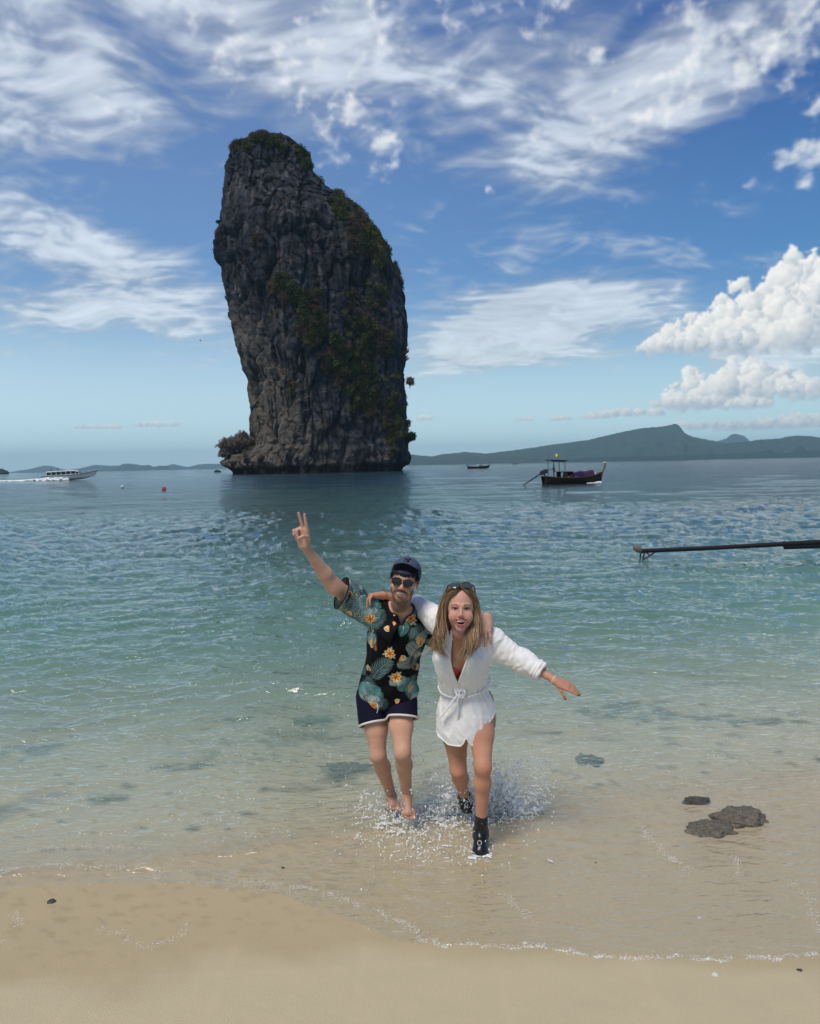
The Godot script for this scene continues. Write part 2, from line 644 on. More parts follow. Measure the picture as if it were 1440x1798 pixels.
func sheet(cols: int, rows: Array, fn: Callable) -> ArrayMesh:       # rows of distances ahead; fn gives [height, colour]
	var nr := rows.size()
	var v := PackedVector3Array()
	var c := PackedColorArray()
	var uv := PackedVector2Array()
	v.resize(cols * nr)
	c.resize(cols * nr)
	uv.resize(cols * nr)
	for r in nr:
		var d: float = rows[r]
		var half := 0.80 * d + 1.6
		var step := maxf(2.0 * half / cols, (rows[min(r + 1, nr - 1)] - rows[max(r - 1, 0)]) * 0.5)
		for k in cols:
			var x := half * (2.0 * k / (cols - 1) - 1.0)
			var got: Array = fn.call(x, d, step)
			var n := r * cols + k
			v[n] = Vector3(x, got[0], -d)
			c[n] = got[1]
			uv[n] = Vector2(x, -d)
	var n2 := PackedVector3Array()
	n2.resize(cols * nr)
	for r in nr:
		for k in cols:
			var dx := v[r * cols + min(k + 1, cols - 1)] - v[r * cols + max(k - 1, 0)]
			var dz := v[min(r + 1, nr - 1) * cols + k] - v[max(r - 1, 0) * cols + k]
			n2[r * cols + k] = dx.cross(dz).normalized()
	var idx := PackedInt32Array()
	idx.resize((cols - 1) * (nr - 1) * 6)
	var o := 0
	for r in nr - 1:
		for k in cols - 1:
			var a := r * cols + k
			idx[o] = a
			idx[o + 1] = a + cols
			idx[o + 2] = a + 1
			idx[o + 3] = a + 1
			idx[o + 4] = a + cols
			idx[o + 5] = a + cols + 1
			o += 6
	var arr := []
	arr.resize(Mesh.ARRAY_MAX)
	arr[Mesh.ARRAY_VERTEX] = v
	arr[Mesh.ARRAY_NORMAL] = n2
	arr[Mesh.ARRAY_COLOR] = c
	arr[Mesh.ARRAY_TEX_UV] = uv
	arr[Mesh.ARRAY_INDEX] = idx
	var m := ArrayMesh.new()
	m.add_surface_from_arrays(Mesh.PRIMITIVE_TRIANGLES, arr)
	return m


func depth_rows(from: float, to: float, per_row: float, most: float) -> Array:   # rows closer together near the beach
	var out := []
	var d := from
	while d < to:
		out.append(d)
		d += clampf(d * d * per_row, 0.012, most + d * 0.35)
	out.append(to)
	return out


func build_ground_and_sea() -> void:
	g_wave = noise(21, 1.0, 2)
	g_ripple = noise(22, 3.0, 3)
	g_big = noise(23, 1.0, 3)
	draw_shore()
	# sand: dry pale coral sand, darker where the swash wets it
	var sm := vmat(0.9, 0.3)
	sm.heightmap_enabled = true
	var grain := noise(24, 0.09, 4)
	sm.heightmap_texture = noise_texture(grain, 1024)
	sm.heightmap_scale = 0.22
	sm.uv1_scale = Vector3(1.6, 1.6, 1.6)
	var gi := noise(25, 0.16, 3).get_seamless_image(1024, 1024)
	gi.convert(Image.FORMAT_RGBA8)
	var speck := rng(5)
	for y in 1024:
		for x in 1024:
			var b := gi.get_pixel(x, y).r
			var s := 0.86 + 0.16 * b + speck.randf_range(-0.07, 0.07)
			gi.set_pixel(x, y, Color(s, s * (0.985 + 0.015 * b), s * 0.97))
	sm.albedo_texture = ImageTexture.create_from_image(gi)
	var dry := Color(0.61, 0.52, 0.345)
	var wet := Color(0.52, 0.43, 0.270)
	var under := Color(0.57, 0.50, 0.34)
	var seagrass := Color(0.085, 0.09, 0.06)
	var near_rows := depth_rows(1.2, 60.0, 0.0020, 2.0)
	var reefs := []                                         # drowned reef and weed beds: across, ahead, half sizes
	for q in [[1065, 1228, 0.50, 0.38], [1160, 1244, 0.42, 0.28], [1110, 1222, 0.5, 0.25], [340, 1336, 0.34, 0.14], [60, 1294, 0.34, 0.22], [415, 1232, 0.26, 0.2], [1335, 1262, 0.45, 0.2], [955, 1275, 0.26, 0.12], [1250, 1250, 0.3, 0.18], [610, 1352, 0.24, 0.13], [550, 1266, 0.22, 0.16], [180, 1400, 0.3, 0.08], [100, 1170, 0.6, 0.4]]:
		var p := on_level(q[0], q[1], -0.10)
		reefs.append(Vector4(p.x, -p.z, q[2], q[3]))
	var sand_fn := func(x: float, d: float, _step: float) -> Array:
		var h := sand_h(x, d)
		var e := d - damp(x)
		var blot := g_big.get_noise_2d(x * 0.9 + 20.0, d * 0.9)
		var c := dry.lerp(wet, smoothstep(-0.22, 0.05, e + blot * 0.25))
		var a := d - shore(x)
		c = c.lerp(under, smoothstep(0.0, 1.0, a))
		if a > 0.3:                                         # weed and rubble on the bottom
			var p := g_big.get_noise_2d(x * 0.55 + 3.0, d * 0.8 + 8.0) + 0.35 * g_ripple.get_noise_2d(x, d * 1.5)
			c = c.lerp(seagrass, 0.45 * smoothstep(0.28, 0.55, p) * smoothstep(0.3, 1.2, a))
			var reef := 0.0
			for q in reefs:
				var ex: float = (x - q.x) / q[2]
				var ez: float = (d - q.y) / q[3]
				reef = maxf(reef, 1.15 - (ex * ex + ez * ez) * 0.9)
			if reef > -0.6:
				var n1 := g_ripple.get_noise_2d(x * 1.1 + 7.0, d * 1.6) * 1.3 + g_big.get_noise_2d(x * 3.0, d * 4.0) * 0.5
				c = c.lerp(Color(0.075, 0.070, 0.045), 0.80 * smoothstep(0.0, 0.75, reef - 0.35 + n1))
		elif a > -1.3:
			var p := g_ripple.get_noise_2d(x * 2.0, d * 3.0)
			c = c.lerp(Color(0.33, 0.25, 0.16), 0.35 * smoothstep(0.15, 0.5, p) * smoothstep(-1.3, -0.6, a))
		return [h, c]
	structure("sand", sheet(440, near_rows, sand_fn), sm)
	# water body: the tint that depth gives, thin over the shallows
	var bm := vmat(1.0, 0.0)
	bm.specular_mode = BaseMaterial3D.SPECULAR_DISABLED
	bm.transparency = BaseMaterial3D.TRANSPARENCY_ALPHA
	var shallow := Color(0.40, 0.56, 0.42)
	var mid := Color(0.140, 0.275, 0.200)
	var deep := Color(0.024, 0.074, 0.064)
	var body_fn := func(x: float, d: float, _step: float) -> Array:
		var a := maxf(d - shore(x), 0.0)
		var depth := maxf(-sand_h(x, d), 0.0) if d < 60.0 else 6.0
		var c := shallow.lerp(mid, smoothstep(log(1.5), log(10.0), log(a + 0.1))).lerp(deep, smoothstep(log(4.5), log(42.0), log(a + 0.1)))
		var patch := g_big.get_noise_2d(x * 0.05, d * 0.02)
		c = c.lerp(Color(0.02, 0.055, 0.08), smoothstep(25.0, 150.0, a))
		c = c * (1.0 + 0.35 * patch)
		c.a = 1.0 - exp(-depth * 2.6)
		if d > 40.0:
			c.a = 1.0
		return [-minf(0.40 * depth, 0.12 + 0.05 * depth) if a > 0.0 else -0.03, c]
	var body_rows := depth_rows(4.2, 16000.0, 0.004, 3.0)
	structure("water_depth", sheet(160, body_rows, body_fn), bm)
	# the surface: a mirror by angle, clear otherwise
	var wm := StandardMaterial3D.new()
	wm.transparency = BaseMaterial3D.TRANSPARENCY_ALPHA
	wm.albedo_color = Color(0.75, 0.9, 0.9, 0.02)
	wm.roughness = 0.04
	wm.metallic_specular = 0.46
	wm.heightmap_enabled = true
	var rip := noise(26, 0.014, 5)
	rip.fractal_gain = 0.55
	rip.fractal_type = FastNoiseLite.FRACTAL_RIDGED
	wm.heightmap_texture = noise_texture(rip, 1024)
	wm.heightmap_scale = 1.9
	wm.uv1_scale = Vector3(0.20, 0.42, 1.0)
	var surf_rows := depth_rows(3.0, 16000.0, 0.00048, 0.5)
	var surf_fn := func(x: float, d: float, step: float) -> Array:
		return [water_h(x, d, step) if d < 400.0 else 0.0, Color.WHITE]
	structure("water", sheet(560, surf_rows, surf_fn), wm)


# ------------------------------------------------------------------ far land
func ridge(skyline: Array, d: float, thick: float, seed_no: int, c: Color, rough: float, cols := 160) -> ArrayMesh:
	# a range of hills whose crest stands that far away; slopes fall to the sea in front and behind
	var n := noise(seed_no, 1.0, 5)
	var m := MB.new()
	var rows := 22
	var x0: float = skyline[0][0]
	var x1: float = skyline[skyline.size() - 1][0]
	for r in rows + 1:
		var t := float(r) / rows
		for k in cols + 1:
			var px := lerpf(x0, x1, float(k) / cols)
			var top := at(px, ramp(px, skyline), d)
			var ht := maxf(top.y, 0.5)
			var up := 1.0 - absf(t - 0.62) / (0.62 if t < 0.62 else 0.38)
			var gul := n.get_noise_2d(top.x / ht0(d) * 1.7, t * 3.0)
			var y := ht * (pow(maxf(up, 0.0), 0.85)) * (1.0 + 0.22 * gul * (1.0 - up)) + rough * n.get_noise_2d(k * 0.7, t * 9.0) * (0.35 + 0.65 * up)
			var z := -d - (t - 0.62) * thick + gul * thick * 0.12 * (1.0 - up)
			var sx := (-z) / d
			if t <= 0.62:
				sx = lerpf(sx, 1.0, 0.5)
			var tone := 1.0 + 0.5 * n.get_noise_2d(k * 0.25 + 90.0, t * 12.0)
			m.col = Color(c.r * tone, c.g * tone, c.b * tone)
			m.p(Vector3(top.x * sx, y if r > 0 and r < rows else -2.0, z))
	for r in rows:
		for k in cols:
			var a := r * (cols + 1) + k
			m.q(a, a + 1, a + cols + 2, a + cols + 1)
	return m.mesh()


func ht0(d: float) -> float:
	return d * 0.06


func build_far_land() -> void:
	var m := vmat(0.95, 0.2)
	var forest := Color(0.030, 0.048, 0.024)
	structure("hills", ridge([[700, 800], [725, 798], [759, 801], [777, 797], [818, 793], [854, 796], [916, 788], [967, 780], [1034, 771], [1090, 757], [1126, 750], [1162, 747], [1185, 742], [1190, 746], [1197, 758], [1214, 766], [1255, 774], [1290, 781], [1340, 789], [1400, 796], [1440, 801]], 8000.0, 2400.0, 31, forest, 10.0, 260), m)
	structure("hills_001", ridge([[1225, 790], [1269, 778], [1312, 774], [1336, 771], [1367, 769], [1384, 765], [1400, 763.5], [1440, 767], [1520, 772], [1650, 782], [1760, 792]], 7300.0, 1500.0, 32, forest, 10.0), m)
	structure("distant_peak", ridge([[1245, 781], [1258, 774], [1275, 769], [1284, 761], [1291, 760], [1306, 764], [1315, 773], [1330, 780]], 12500.0, 2000.0, 33, forest, 8.0, 60), m)
	structure("wooded_shore", ridge([[985, 808], [1060, 803], [1130, 801], [1250, 797.5], [1330, 794], [1345, 790], [1356, 790], [1362, 796], [1392, 794], [1400, 785], [1408, 783], [1412, 792], [1440, 791], [1560, 790], [1700, 788]], 6000.0, 400.0, 34, Color(0.018, 0.030, 0.018), 8.0, 220), m)
	structure("near_islet_hills", ridge([[760, 812], [855, 812], [885, 810], [900, 801], [915, 799], [930, 803], [945, 809], [990, 811]], 6800.0, 600.0, 35, forest, 6.0, 60), m)
	structure("distant_islands", ridge([[196, 825], [207, 822], [217, 814], [229, 813.8], [242, 815.6], [250, 817], [262, 816], [271, 820], [279, 817.7], [292, 817.7], [297, 822], [303, 825]], 11500.0, 1400.0, 36, forest, 8.0, 90), m)
	structure("distant_islands_001", ridge([[118, 826], [142, 822], [167, 815.6], [192, 817.7], [208, 817], [250, 821], [296, 817], [302, 814], [317, 817], [330, 820], [350, 815], [367, 814], [390, 814], [440, 820]], 14000.0, 1500.0, 37, forest, 8.0, 120), m)
	structure("distant_islands_002", ridge([[20, 829], [34, 826], [50, 824], [66, 820], [78, 817], [92, 818], [104, 822], [122, 826]], 15200.0, 900.0, 38, forest, 8.0, 60), m)
	structure("headland", ridge([[-220, 800], [-90, 808], [-30, 819], [0, 822.5], [6, 823.5], [12, 825.5], [16, 829]], 1900.0, 200.0, 39, forest, 3.0, 80), m)


# ------------------------------------------------------------------ the limestone stack
const ROCK_D := 350.0
const ROCK_SIDES := [[238, 470, 500], [246, 446, 518], [254, 428, 528], [263, 412, 538], [280, 397, 545], [300, 391, 553], [327, 388, 574], [350, 386, 603], [377, 384, 641], [400, 381, 664], [425, 375, 679], [445, 374, 686], [462, 378, 690], [474, 389, 696], [500, 391, 706],
	[540, 397, 717], [570, 405, 722], [600, 414, 721], [640, 424, 717], [680, 434, 716], [720, 440, 718], [760, 441, 721], [782, 440, 722], [792, 425, 722], [800, 400, 722], [812, 391, 722], [820, 393, 722], [828, 404, 721], [840, 404, 721]]
const ROCK_PLAN := [[-1.0, -0.12], [-0.93, 0.28], [-0.66, 0.62], [-0.30, 0.88], [-0.08, 0.92], [0.16, 0.78], [0.56, 0.60], [0.86, 0.36], [1.0, 0.02], [0.90, -0.40], [0.50, -0.80], [-0.20, -0.90], [-0.75, -0.62]]
var r_n: FastNoiseLite
var r_v: FastNoiseLite
var r_c: FastNoiseLite
var r_f: FastNoiseLite
var r_p: FastNoiseLite
var rock_plan := []
var row_l: Vector3
var row_r: Vector3
var row_y := -1.0


func rock_side(py: float, which: int) -> float:
	for k in range(1, ROCK_SIDES.size()):
		if py <= ROCK_SIDES[k][0]:
			var t: float = (py - ROCK_SIDES[k - 1][0]) / (ROCK_SIDES[k][0] - ROCK_SIDES[k - 1][0])
			return lerpf(ROCK_SIDES[k - 1][which], ROCK_SIDES[k][which], clampf(t, 0.0, 1.0))
	return ROCK_SIDES[ROCK_SIDES.size() - 1][which]


func plan_at(s: float) -> Vector2:                        # s 0..1 round the stack, a rounded polygon
	var n := rock_plan.size()
	var f := fposmod(s, 1.0) * n
	var k := int(f)
	return (rock_plan[k] as Vector2).lerp(rock_plan[(k + 1) % n], f - k)


func rock_point(s: float, py: float) -> Vector3:           # before the fine relief
	if py != row_y:
		row_l = at(rock_side(py, 1), py, ROCK_D)
		row_r = at(rock_side(py, 2), py, ROCK_D)
		row_y = py
	var l := row_l
	var r := row_r
	var c := plan_at(s)
	var w := (r.x - l.x) * 0.5
	var deep := minf(w * 0.95, 36.0)
	var y := l.y * (0.5 - c.x * 0.5) + r.y * (0.5 + c.x * 0.5)
	return Vector3((l.x + r.x) * 0.5 + c.x * w, y, -ROCK_D + c.y * deep)


func relief(p: Vector3, top: float) -> float:              # metres, outwards
	var o := 2.8 * r_n.get_noise_3d(p.x * 0.045, p.y * 0.02, p.z * 0.045)
	var wx := 3.0 * r_f.get_noise_3d(p.x * 0.05, p.y * 0.05, p.z * 0.05)
	var where := smoothstep(-0.3, 0.4, r_n.get_noise_3d(p.x * 0.03, p.y * 0.03, p.z * 0.03 + 9.0))
	var flute := r_v.get_noise_3d(p.x * 0.20, p.y * 0.040, p.z * 0.20)
	o += (0.30 - absf(flute) * 1.7) * (0.10 + 0.65 * where)
	# plates that stand proud of or behind one another, parted by cracks: tall ones, then smaller
	o += 1.5 * r_p.get_noise_3d((p.x + wx) * 0.085, p.y * 0.032 + wx * 0.012, (p.z + wx) * 0.085)
	o += 0.75 * r_p.get_noise_3d((p.x - wx) * 0.21 + 50.0, p.y * 0.065 + wx * 0.02, (p.z + wx) * 0.21)
	var big := r_c.get_noise_3d((p.x + wx) * 0.085, p.y * 0.032 + wx * 0.012, (p.z + wx) * 0.085)
	o -= 1.5 * (1.0 - smoothstep(0.0, 0.16, big + 1.0))
	var mid := r_c.get_noise_3d((p.x - wx) * 0.21 + 50.0, p.y * 0.065 + wx * 0.02, (p.z + wx) * 0.21)
	o -= 0.7 * (1.0 - smoothstep(0.0, 0.2, mid + 1.0))
	# ledges
	var bed := p.y * 0.16 + 1.4 * r_n.get_noise_3d(p.x * 0.05, p.y * 0.03, p.z * 0.05)
	var saw := bed - floorf(bed)
	o += 0.75 * (1.0 - where) * (saw * saw - 0.3)
	o += 0.9 * r_f.get_noise_3d(p.x * 0.30, p.y * 0.22, p.z * 0.30)
	return o * top


func green_at(px: float, py: float) -> float:              # where plants grow on the side that faces the beach
	var g := 0.0
	for e in [[640, 430, 38, 60, .62, 1.0], [600, 380, 26, 40, .6, .8], [660, 520, 30, 70, .2, .7], [625, 570, 34, 46, .3, .8], [545, 590, 38, 56, .35, 1.0], [500, 540, 30, 40, .5, .8], [620, 660, 52, 56, .45, 1.1], [660, 620, 46, 60, .4, .8], [590, 640, 34, 40, .3, .9],
			[690, 730, 26, 52, .2, .8], [640, 720, 30, 34, .3, .8], [470, 262, 46, 16, -.2, 1.0], [420, 275, 20, 14, -.4, .9], [530, 280, 14, 34, .6, .8], [560, 330, 18, 34, .6, .5], [445, 440, 22, 44, -.1, .55], [425, 785, 20, 16, 0, 1.0], [515, 690, 9, 30, .1, .7], [700, 480, 12, 46, .2, .7], [690, 790, 30, 18, 0, .5], [620, 800, 22, 10, 0, .3]]:
		var dx: float = px - e[0]
		var dy: float = py - e[1]
		var c := cos(e[4] as float)
		var s := sin(e[4] as float)
		var a: float = (dx * c - dy * s * 0.6) / e[2]
		var b: float = (dy * c + dx * s * 0.6) / e[3]
		g = maxf(g, e[5] * exp(-(a * a + b * b) * 0.8))
	return g


func build_rock() -> void:
	r_n = noise(41, 1.0, 4)
	r_v = noise(42, 1.0, 3)
	r_c = noise(43, 1.0, 2, FastNoiseLite.TYPE_CELLULAR)
	r_c.cellular_return_type = FastNoiseLite.RETURN_DISTANCE2_SUB
	r_f = noise(44, 1.0, 4)
	r_p = noise(43, 1.0, 1, FastNoiseLite.TYPE_CELLULAR)
	r_p.cellular_return_type = FastNoiseLite.RETURN_CELL_VALUE
	r_c.fractal_type = FastNoiseLite.FRACTAL_NONE
	for k in ROCK_PLAN.size():
		rock_plan.append(Vector2(ROCK_PLAN[k][0], ROCK_PLAN[k][1]))
	var fineplan := []                                     # one pass of corner rounding
	for k in rock_plan.size():
		var a: Vector2 = rock_plan[k]
		var b: Vector2 = rock_plan[(k + 1) % rock_plan.size()]
		fineplan.append(a.lerp(b, 0.25))
		fineplan.append(a.lerp(b, 0.75))
	rock_plan = fineplan
	var root := thing("rock_stack", "tall dark limestone sea stack with hanging green scrub, rising alone from the sea", "rock", Vector3(0, 0, -ROCK_D))
	var m := MB.new()
	var cols := 420
	var rows := 360
	var y0 := 238.5
	var y1 := 840.0
	var base_w := -ROCK_D
	var spots := []
	var pick := rng(7)
	for r in rows + 1:
		var py := lerpf(y0, y1, pow(float(r) / rows, 0.97))
		var middle := rock_mid(py)
		row_l = at(rock_side(py, 1), py, ROCK_D)
		row_r = at(rock_side(py, 2), py, ROCK_D)
		row_y = py
		for k in cols + 1:
			var s := float(k) / cols
			s = s - 0.20 * sin(TAU * s - 0.9) / TAU * 1.6         # closer together on the beach side
			var p := rock_point(s, py)
			var c1 := plan_at(s + 0.012) - plan_at(s - 0.012)
			var out := Vector3(-c1.y * 0.9, 0, c1.x).normalized()
			out = -out if out.dot(Vector3(p.x - middle, 0, p.z + ROCK_D)) < 0.0 else out
			var edge := absf(plan_at(s).x)
			var fade := smoothstep(0.0, 10.0, r) * lerpf(1.0, 0.45, smoothstep(0.85, 1.0, edge))
			var o := relief(p, fade)
			var low := p.y
			if low < 9.0:                                      # the notch that the tide cuts, and the ledge over it
				var ledge := smoothstep(9.0, 5.0, low)
				o += ledge * (0.3 + 3.2 * r_n.get_noise_3d(p.x * 0.16, low * 0.12, p.z * 0.16)) * smoothstep(1.6, 4.2, low)
				o -= (2.2 + 2.0 * r_n.get_noise_3d(p.x * 0.10, 7.0, p.z * 0.10)) * smoothstep(4.2 + 2.5 * r_n.get_noise_3d(p.x * 0.12, 9.0, p.z * 0.12), 1.3, low)
			var v := p + out * o
			v.y += 0.5 * r_n.get_noise_3d(p.x * 0.2, p.y * 0.2, 4.0)
			# colour of the stone itself
			var px := 720.0
			var sc: Vector3 = cam.basis.inverse() * (v - cam.position)
			px = 720.0 + FOCAL * sc.x / -sc.z
			var streak := r_v.get_noise_3d(p.x * 0.35 + 70.0, p.y * 0.03, p.z * 0.35)
			var mott := r_n.get_noise_3d(p.x * 0.12, p.y * 0.10, p.z * 0.12 + 30.0)
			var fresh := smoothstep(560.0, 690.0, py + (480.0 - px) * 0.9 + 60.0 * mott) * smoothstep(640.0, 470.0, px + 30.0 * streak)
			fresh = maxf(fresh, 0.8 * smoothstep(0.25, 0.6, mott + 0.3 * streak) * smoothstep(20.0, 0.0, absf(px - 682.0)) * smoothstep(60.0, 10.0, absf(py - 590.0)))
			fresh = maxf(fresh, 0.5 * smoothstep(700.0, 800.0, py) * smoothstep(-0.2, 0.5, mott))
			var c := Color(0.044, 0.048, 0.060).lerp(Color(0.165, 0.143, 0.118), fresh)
			c = c.lerp(Color(0.014, 0.015, 0.019), 0.85 * smoothstep(0.05, 0.38, streak))
			c = c.lerp(Color(0.150, 0.148, 0.150), 0.7 * smoothstep(0.18, 0.50, -streak + 0.5 * mott))
			c = c.lerp(Color(0.070, 0.052, 0.040), 0.4 * smoothstep(0.1, 0.5, mott))
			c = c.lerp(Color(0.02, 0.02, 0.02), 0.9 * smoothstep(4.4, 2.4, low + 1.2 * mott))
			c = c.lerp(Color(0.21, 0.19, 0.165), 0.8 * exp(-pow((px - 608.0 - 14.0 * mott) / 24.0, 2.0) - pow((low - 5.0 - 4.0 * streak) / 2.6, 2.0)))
			var g := 0.0
			if v.z > -ROCK_D - 10.0:
				g = green_at(px, py) * 1.0 + 0.55 * mott - 0.30 + 0.25 * streak
			elif py < 300.0:
				g = 0.4 + mott
			var cover := smoothstep(0.08, 0.60, g)
			c = c.lerp(Color(0.045, 0.042, 0.026), 0.6 * cover)
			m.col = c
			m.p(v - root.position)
			if cover > 0.3 and pick.randf() < 0.34 * cover:
				spots.append([v, out, px, py, g])
	for r in rows:
		for k in cols:
			var a := r * (cols + 1) + k
			m.q(a, a + cols + 1, a + cols + 2, a + 1)
	var top := m.p(rock_point(0.0, y0) * 0.5 + rock_point(0.5, y0) * 0.5 - root.position + Vector3(0, 0.4, 0))
	for k in cols:
		m.t(top, k, k + 1)
	var sm := vmat(0.92, 0.3)
	sm.heightmap_enabled = true
	var hn := noise(45, 0.03, 5)
	sm.heightmap_texture = noise_texture(hn, 1024)
	sm.heightmap_scale = 90.0
	sm.uv1_triplanar = true
	sm.uv1_scale = Vector3(0.10, 0.045, 0.10)
	part(root, "stone", m.mesh(true), sm)
	# scrub: clumps of leaf-sized faces through each bush
	var clump := leaf_clump(51, 46, 1.0, 0.32)
	var twig := twig_clump(52)
	var leafy := vmat(0.75, 0.2)
	leafy.backlight_enabled = true
	leafy.backlight = Color(0.25, 0.28, 0.1)
	var places := []
	var tints := []
	var dry_places := []
	var dry_tints := []
	for e in spots:
		var size := pick.randf_range(0.6, 1.7)
		var b := Basis.from_euler(Vector3(pick.randf_range(-0.5, 0.5), pick.randf() * TAU, pick.randf_range(-0.5, 0.5))).scaled(Vector3(size, size * pick.randf_range(0.7, 1.2), size))
		var where: Vector3 = e[0] + e[1] * 0.35 * size
		var kind := r_n.get_noise_3d(where.x * 0.06, where.y * 0.06, 88.0) + pick.randf_range(-0.25, 0.25)
		if kind > 0.02:
			dry_places.append(Transform3D(b, where - root.position))
			var k := pick.randf_range(0.7, 1.3)
			dry_tints.append(Color(0.125 * k, 0.090 * k, 0.062 * k))
		else:
			places.append(Transform3D(b, where - root.position))
			var k := pick.randf_range(0.6, 1.5)
			var yel := pick.randf_range(0.0, 1.0)
			tints.append(Color(lerpf(0.034, 0.085, yel) * k, lerpf(0.060, 0.085, yel) * k, 0.024 * k))
	scatter(root, "scrub", clump, leafy, places, tints)
	scatter(root, "dry_scrub", twig, leafy, dry_places, dry_tints)
	# trees that stand out against the sky or the stone
	var tw := vmat(0.85, 0.2)
	for e in [[396, 808, 18, 34, "bare", "leafless grey shrub at the outer left tip of the sea stack's ledge", 22], [408, 803, 22, 50, "bare", "tallest leafless grey shrub on the low left ledge of the sea stack", 22], [421, 797, 22, 54, "bare", "leafless grey shrub in the middle of the left ledge's thicket on the sea stack", 20], [433, 790, 16, 48, "bare", "leafless grey shrub pressed against the sea stack's left wall", 18], [414, 806, 20, 22, "bush", "low green bush under the grey shrubs on the left ledge", 24],
			[434, 262, 12, 20, "bare", "bare twiggy tree on the upper left shoulder of the sea stack", 0], [466, 250, 14, 16, "bare", "bare twiggy tree on the very summit of the sea stack", 0],
			[718, 778, 9, 30, "bush", "leafy green tree hanging from the lower right edge of the sea stack", 10], [719, 682, 7, 26, "bare", "thin bare tree on the right edge halfway up the sea stack", 8], [696, 494, 6, 14, "bush", "small bush on the upper right edge of the sea stack", 8],
			[380, 442, 5, 12, "bush", "dark bush clinging to the left overhang of the sea stack", 6], [385, 394, 5, 12, "bush", "dark bush on the left edge above the sea stack's overhang", 6]]:
		var foot := at(e[0], e[1], ROCK_D - e[6] * 0.4)
		var lean := -0.22 if e[0] < 450 and e[6] > 0 else (0.25 if e[0] > 600 else 0.0)
		cliff_tree(e[4], e[5], foot, e[2] * 0.26, e[3] * 0.26, lean, pick)


func rock_mid(py: float) -> float:
	return (at(rock_side(py, 1), py, ROCK_D).x + at(rock_side(py, 2), py, ROCK_D).x) * 0.5


func leaf_clump(s: int, count: int, radius: float, leaf: float) -> ArrayMesh:
	var r := rng(s)
	var m := MB.new()
	for k in count:
		var d := Vector3(r.randfn(), r.randfn(), r.randfn()).normalized() * radius * pow(r.randf(), 0.45)
		var b := Basis.from_euler(Vector3(r.randf() * TAU, r.randf() * TAU, r.randf() * TAU))
		var l := leaf * r.randf_range(0.6, 1.3)
		var tone := r.randf_range(0.75, 1.25)
		m.col = Color(tone, tone, tone)
		var a := m.p(d + b * Vector3(-l, 0, 0))
		var c := m.p(d + b * Vector3(0, 0.15 * l, -0.45 * l))
		var e := m.p(d + b * Vector3(l, 0, 0))
		var f := m.p(d + b * Vector3(0, 0.15 * l, 0.45 * l))
		m.t(a, c, e)
		m.t(a, e, f)
	return m.mesh()


func twig_clump(s: int) -> ArrayMesh:
	var r := rng(s)
	var m := MB.new()
	for k in 26:
		var d := Vector3(r.randfn(), absf(r.randfn()) * 1.2 + 0.2, r.randfn()).normalized()
		var side := d.cross(Vector3(r.randfn(), r.randfn(), r.randfn())).normalized()
		var l := r.randf_range(0.6, 1.15)
		m.tube([Vector3.ZERO, d * l * 0.5 + side * 0.08, d * l], [0.05, 0.035, 0.012], 3, 1.0, false)
		for j in 2:
			var o := d * l * r.randf_range(0.4, 0.9)
			var d2 := (d + Vector3(r.randfn(), r.randfn(), r.randfn()) * 0.6).normalized()
			m.tube([o, o + d2 * 0.4], [0.03, 0.01], 3, 1.0, false)
	return m.mesh()


func cliff_tree(kind: String, label: String, foot: Vector3, wide: float, tall: float, lean: float, pick: RandomNumberGenerator) -> void:
	var root := thing("bare_tree" if kind == "bare" else "cliff_bush", label, "tree" if kind == "bare" else "bush", foot)
	var wood := MB.new()
	wood.col = Color(0.20, 0.175, 0.15) if kind == "bare" else Color(0.07, 0.055, 0.04)
	var tips := []
	grow(wood, Vector3.ZERO, Vector3(lean, 1.0, 0.15).normalized(), tall * (0.26 if kind == "bare" else 0.24), tall * 0.030, 0, 5 if kind == "bare" else 3, wide / tall, pick, tips)
	part(root, "trunk", wood.mesh(), vmat(0.9, 0.2))
	var leafy := vmat(0.75, 0.2)
	leafy.backlight_enabled = true
	leafy.backlight = Color(0.25, 0.28, 0.1)
	var places := []
	var tints := []
	for t in tips:
		for j in (3 if kind == "bare" else 3):
			var size := tall * (0.07 if kind == "bare" else 0.11) * pick.randf_range(0.7, 1.3)
			places.append(Transform3D(Basis.from_euler(Vector3(pick.randf() * 6.0, pick.randf() * 6.0, 0)).scaled(Vector3.ONE * size), t + Vector3(pick.randfn(), pick.randfn(), pick.randfn()) * size * 0.7))
			var k := pick.randf_range(0.6, 1.5)
			tints.append(Color(0.20 * k, 0.165 * k, 0.135 * k) if kind == "bare" else Color(0.026 * k, 0.045 * k, 0.018 * k))
	scatter(root, "crown", twig_clump(53) if kind == "bare" else leaf_clump(54, 30, 1.0, 0.35), leafy, places, tints)


func grow(m: MB, o: Vector3, d: Vector3, l: float, r: float, level: int, most: int, spread: float, pick: RandomNumberGenerator, tips: Array) -> void:
	var side := Vector3(pick.randfn(), pick.randfn() * 0.4, pick.randfn()).normalized()
	var e := o + d * l + side * l * 0.08
	m.tube([o, o + d * l * 0.5 + side * l * 0.1, e], [r, r * 0.82, r * 0.62], 5 if level < 2 else 3, 1.0, false)
	if level >= 1:
		tips.append(e)
		if level <= 2:
			tips.append(o.lerp(e, 0.6))
	if level >= most:
		return
	for k in (4 if level == 0 else 3) if level < 3 else 2:
		var d2 := (d + Vector3(pick.randfn() * 0.9, pick.randfn() * 0.35 + 0.1, pick.randfn() * 0.9) * (0.55 + 0.6 * spread)).normalized()
		grow(m, o.lerp(e, pick.randf_range(0.55, 1.0)), d2, l * pick.randf_range(0.55, 0.8), r * 0.6, level + 1, most, spread, pick, tips)


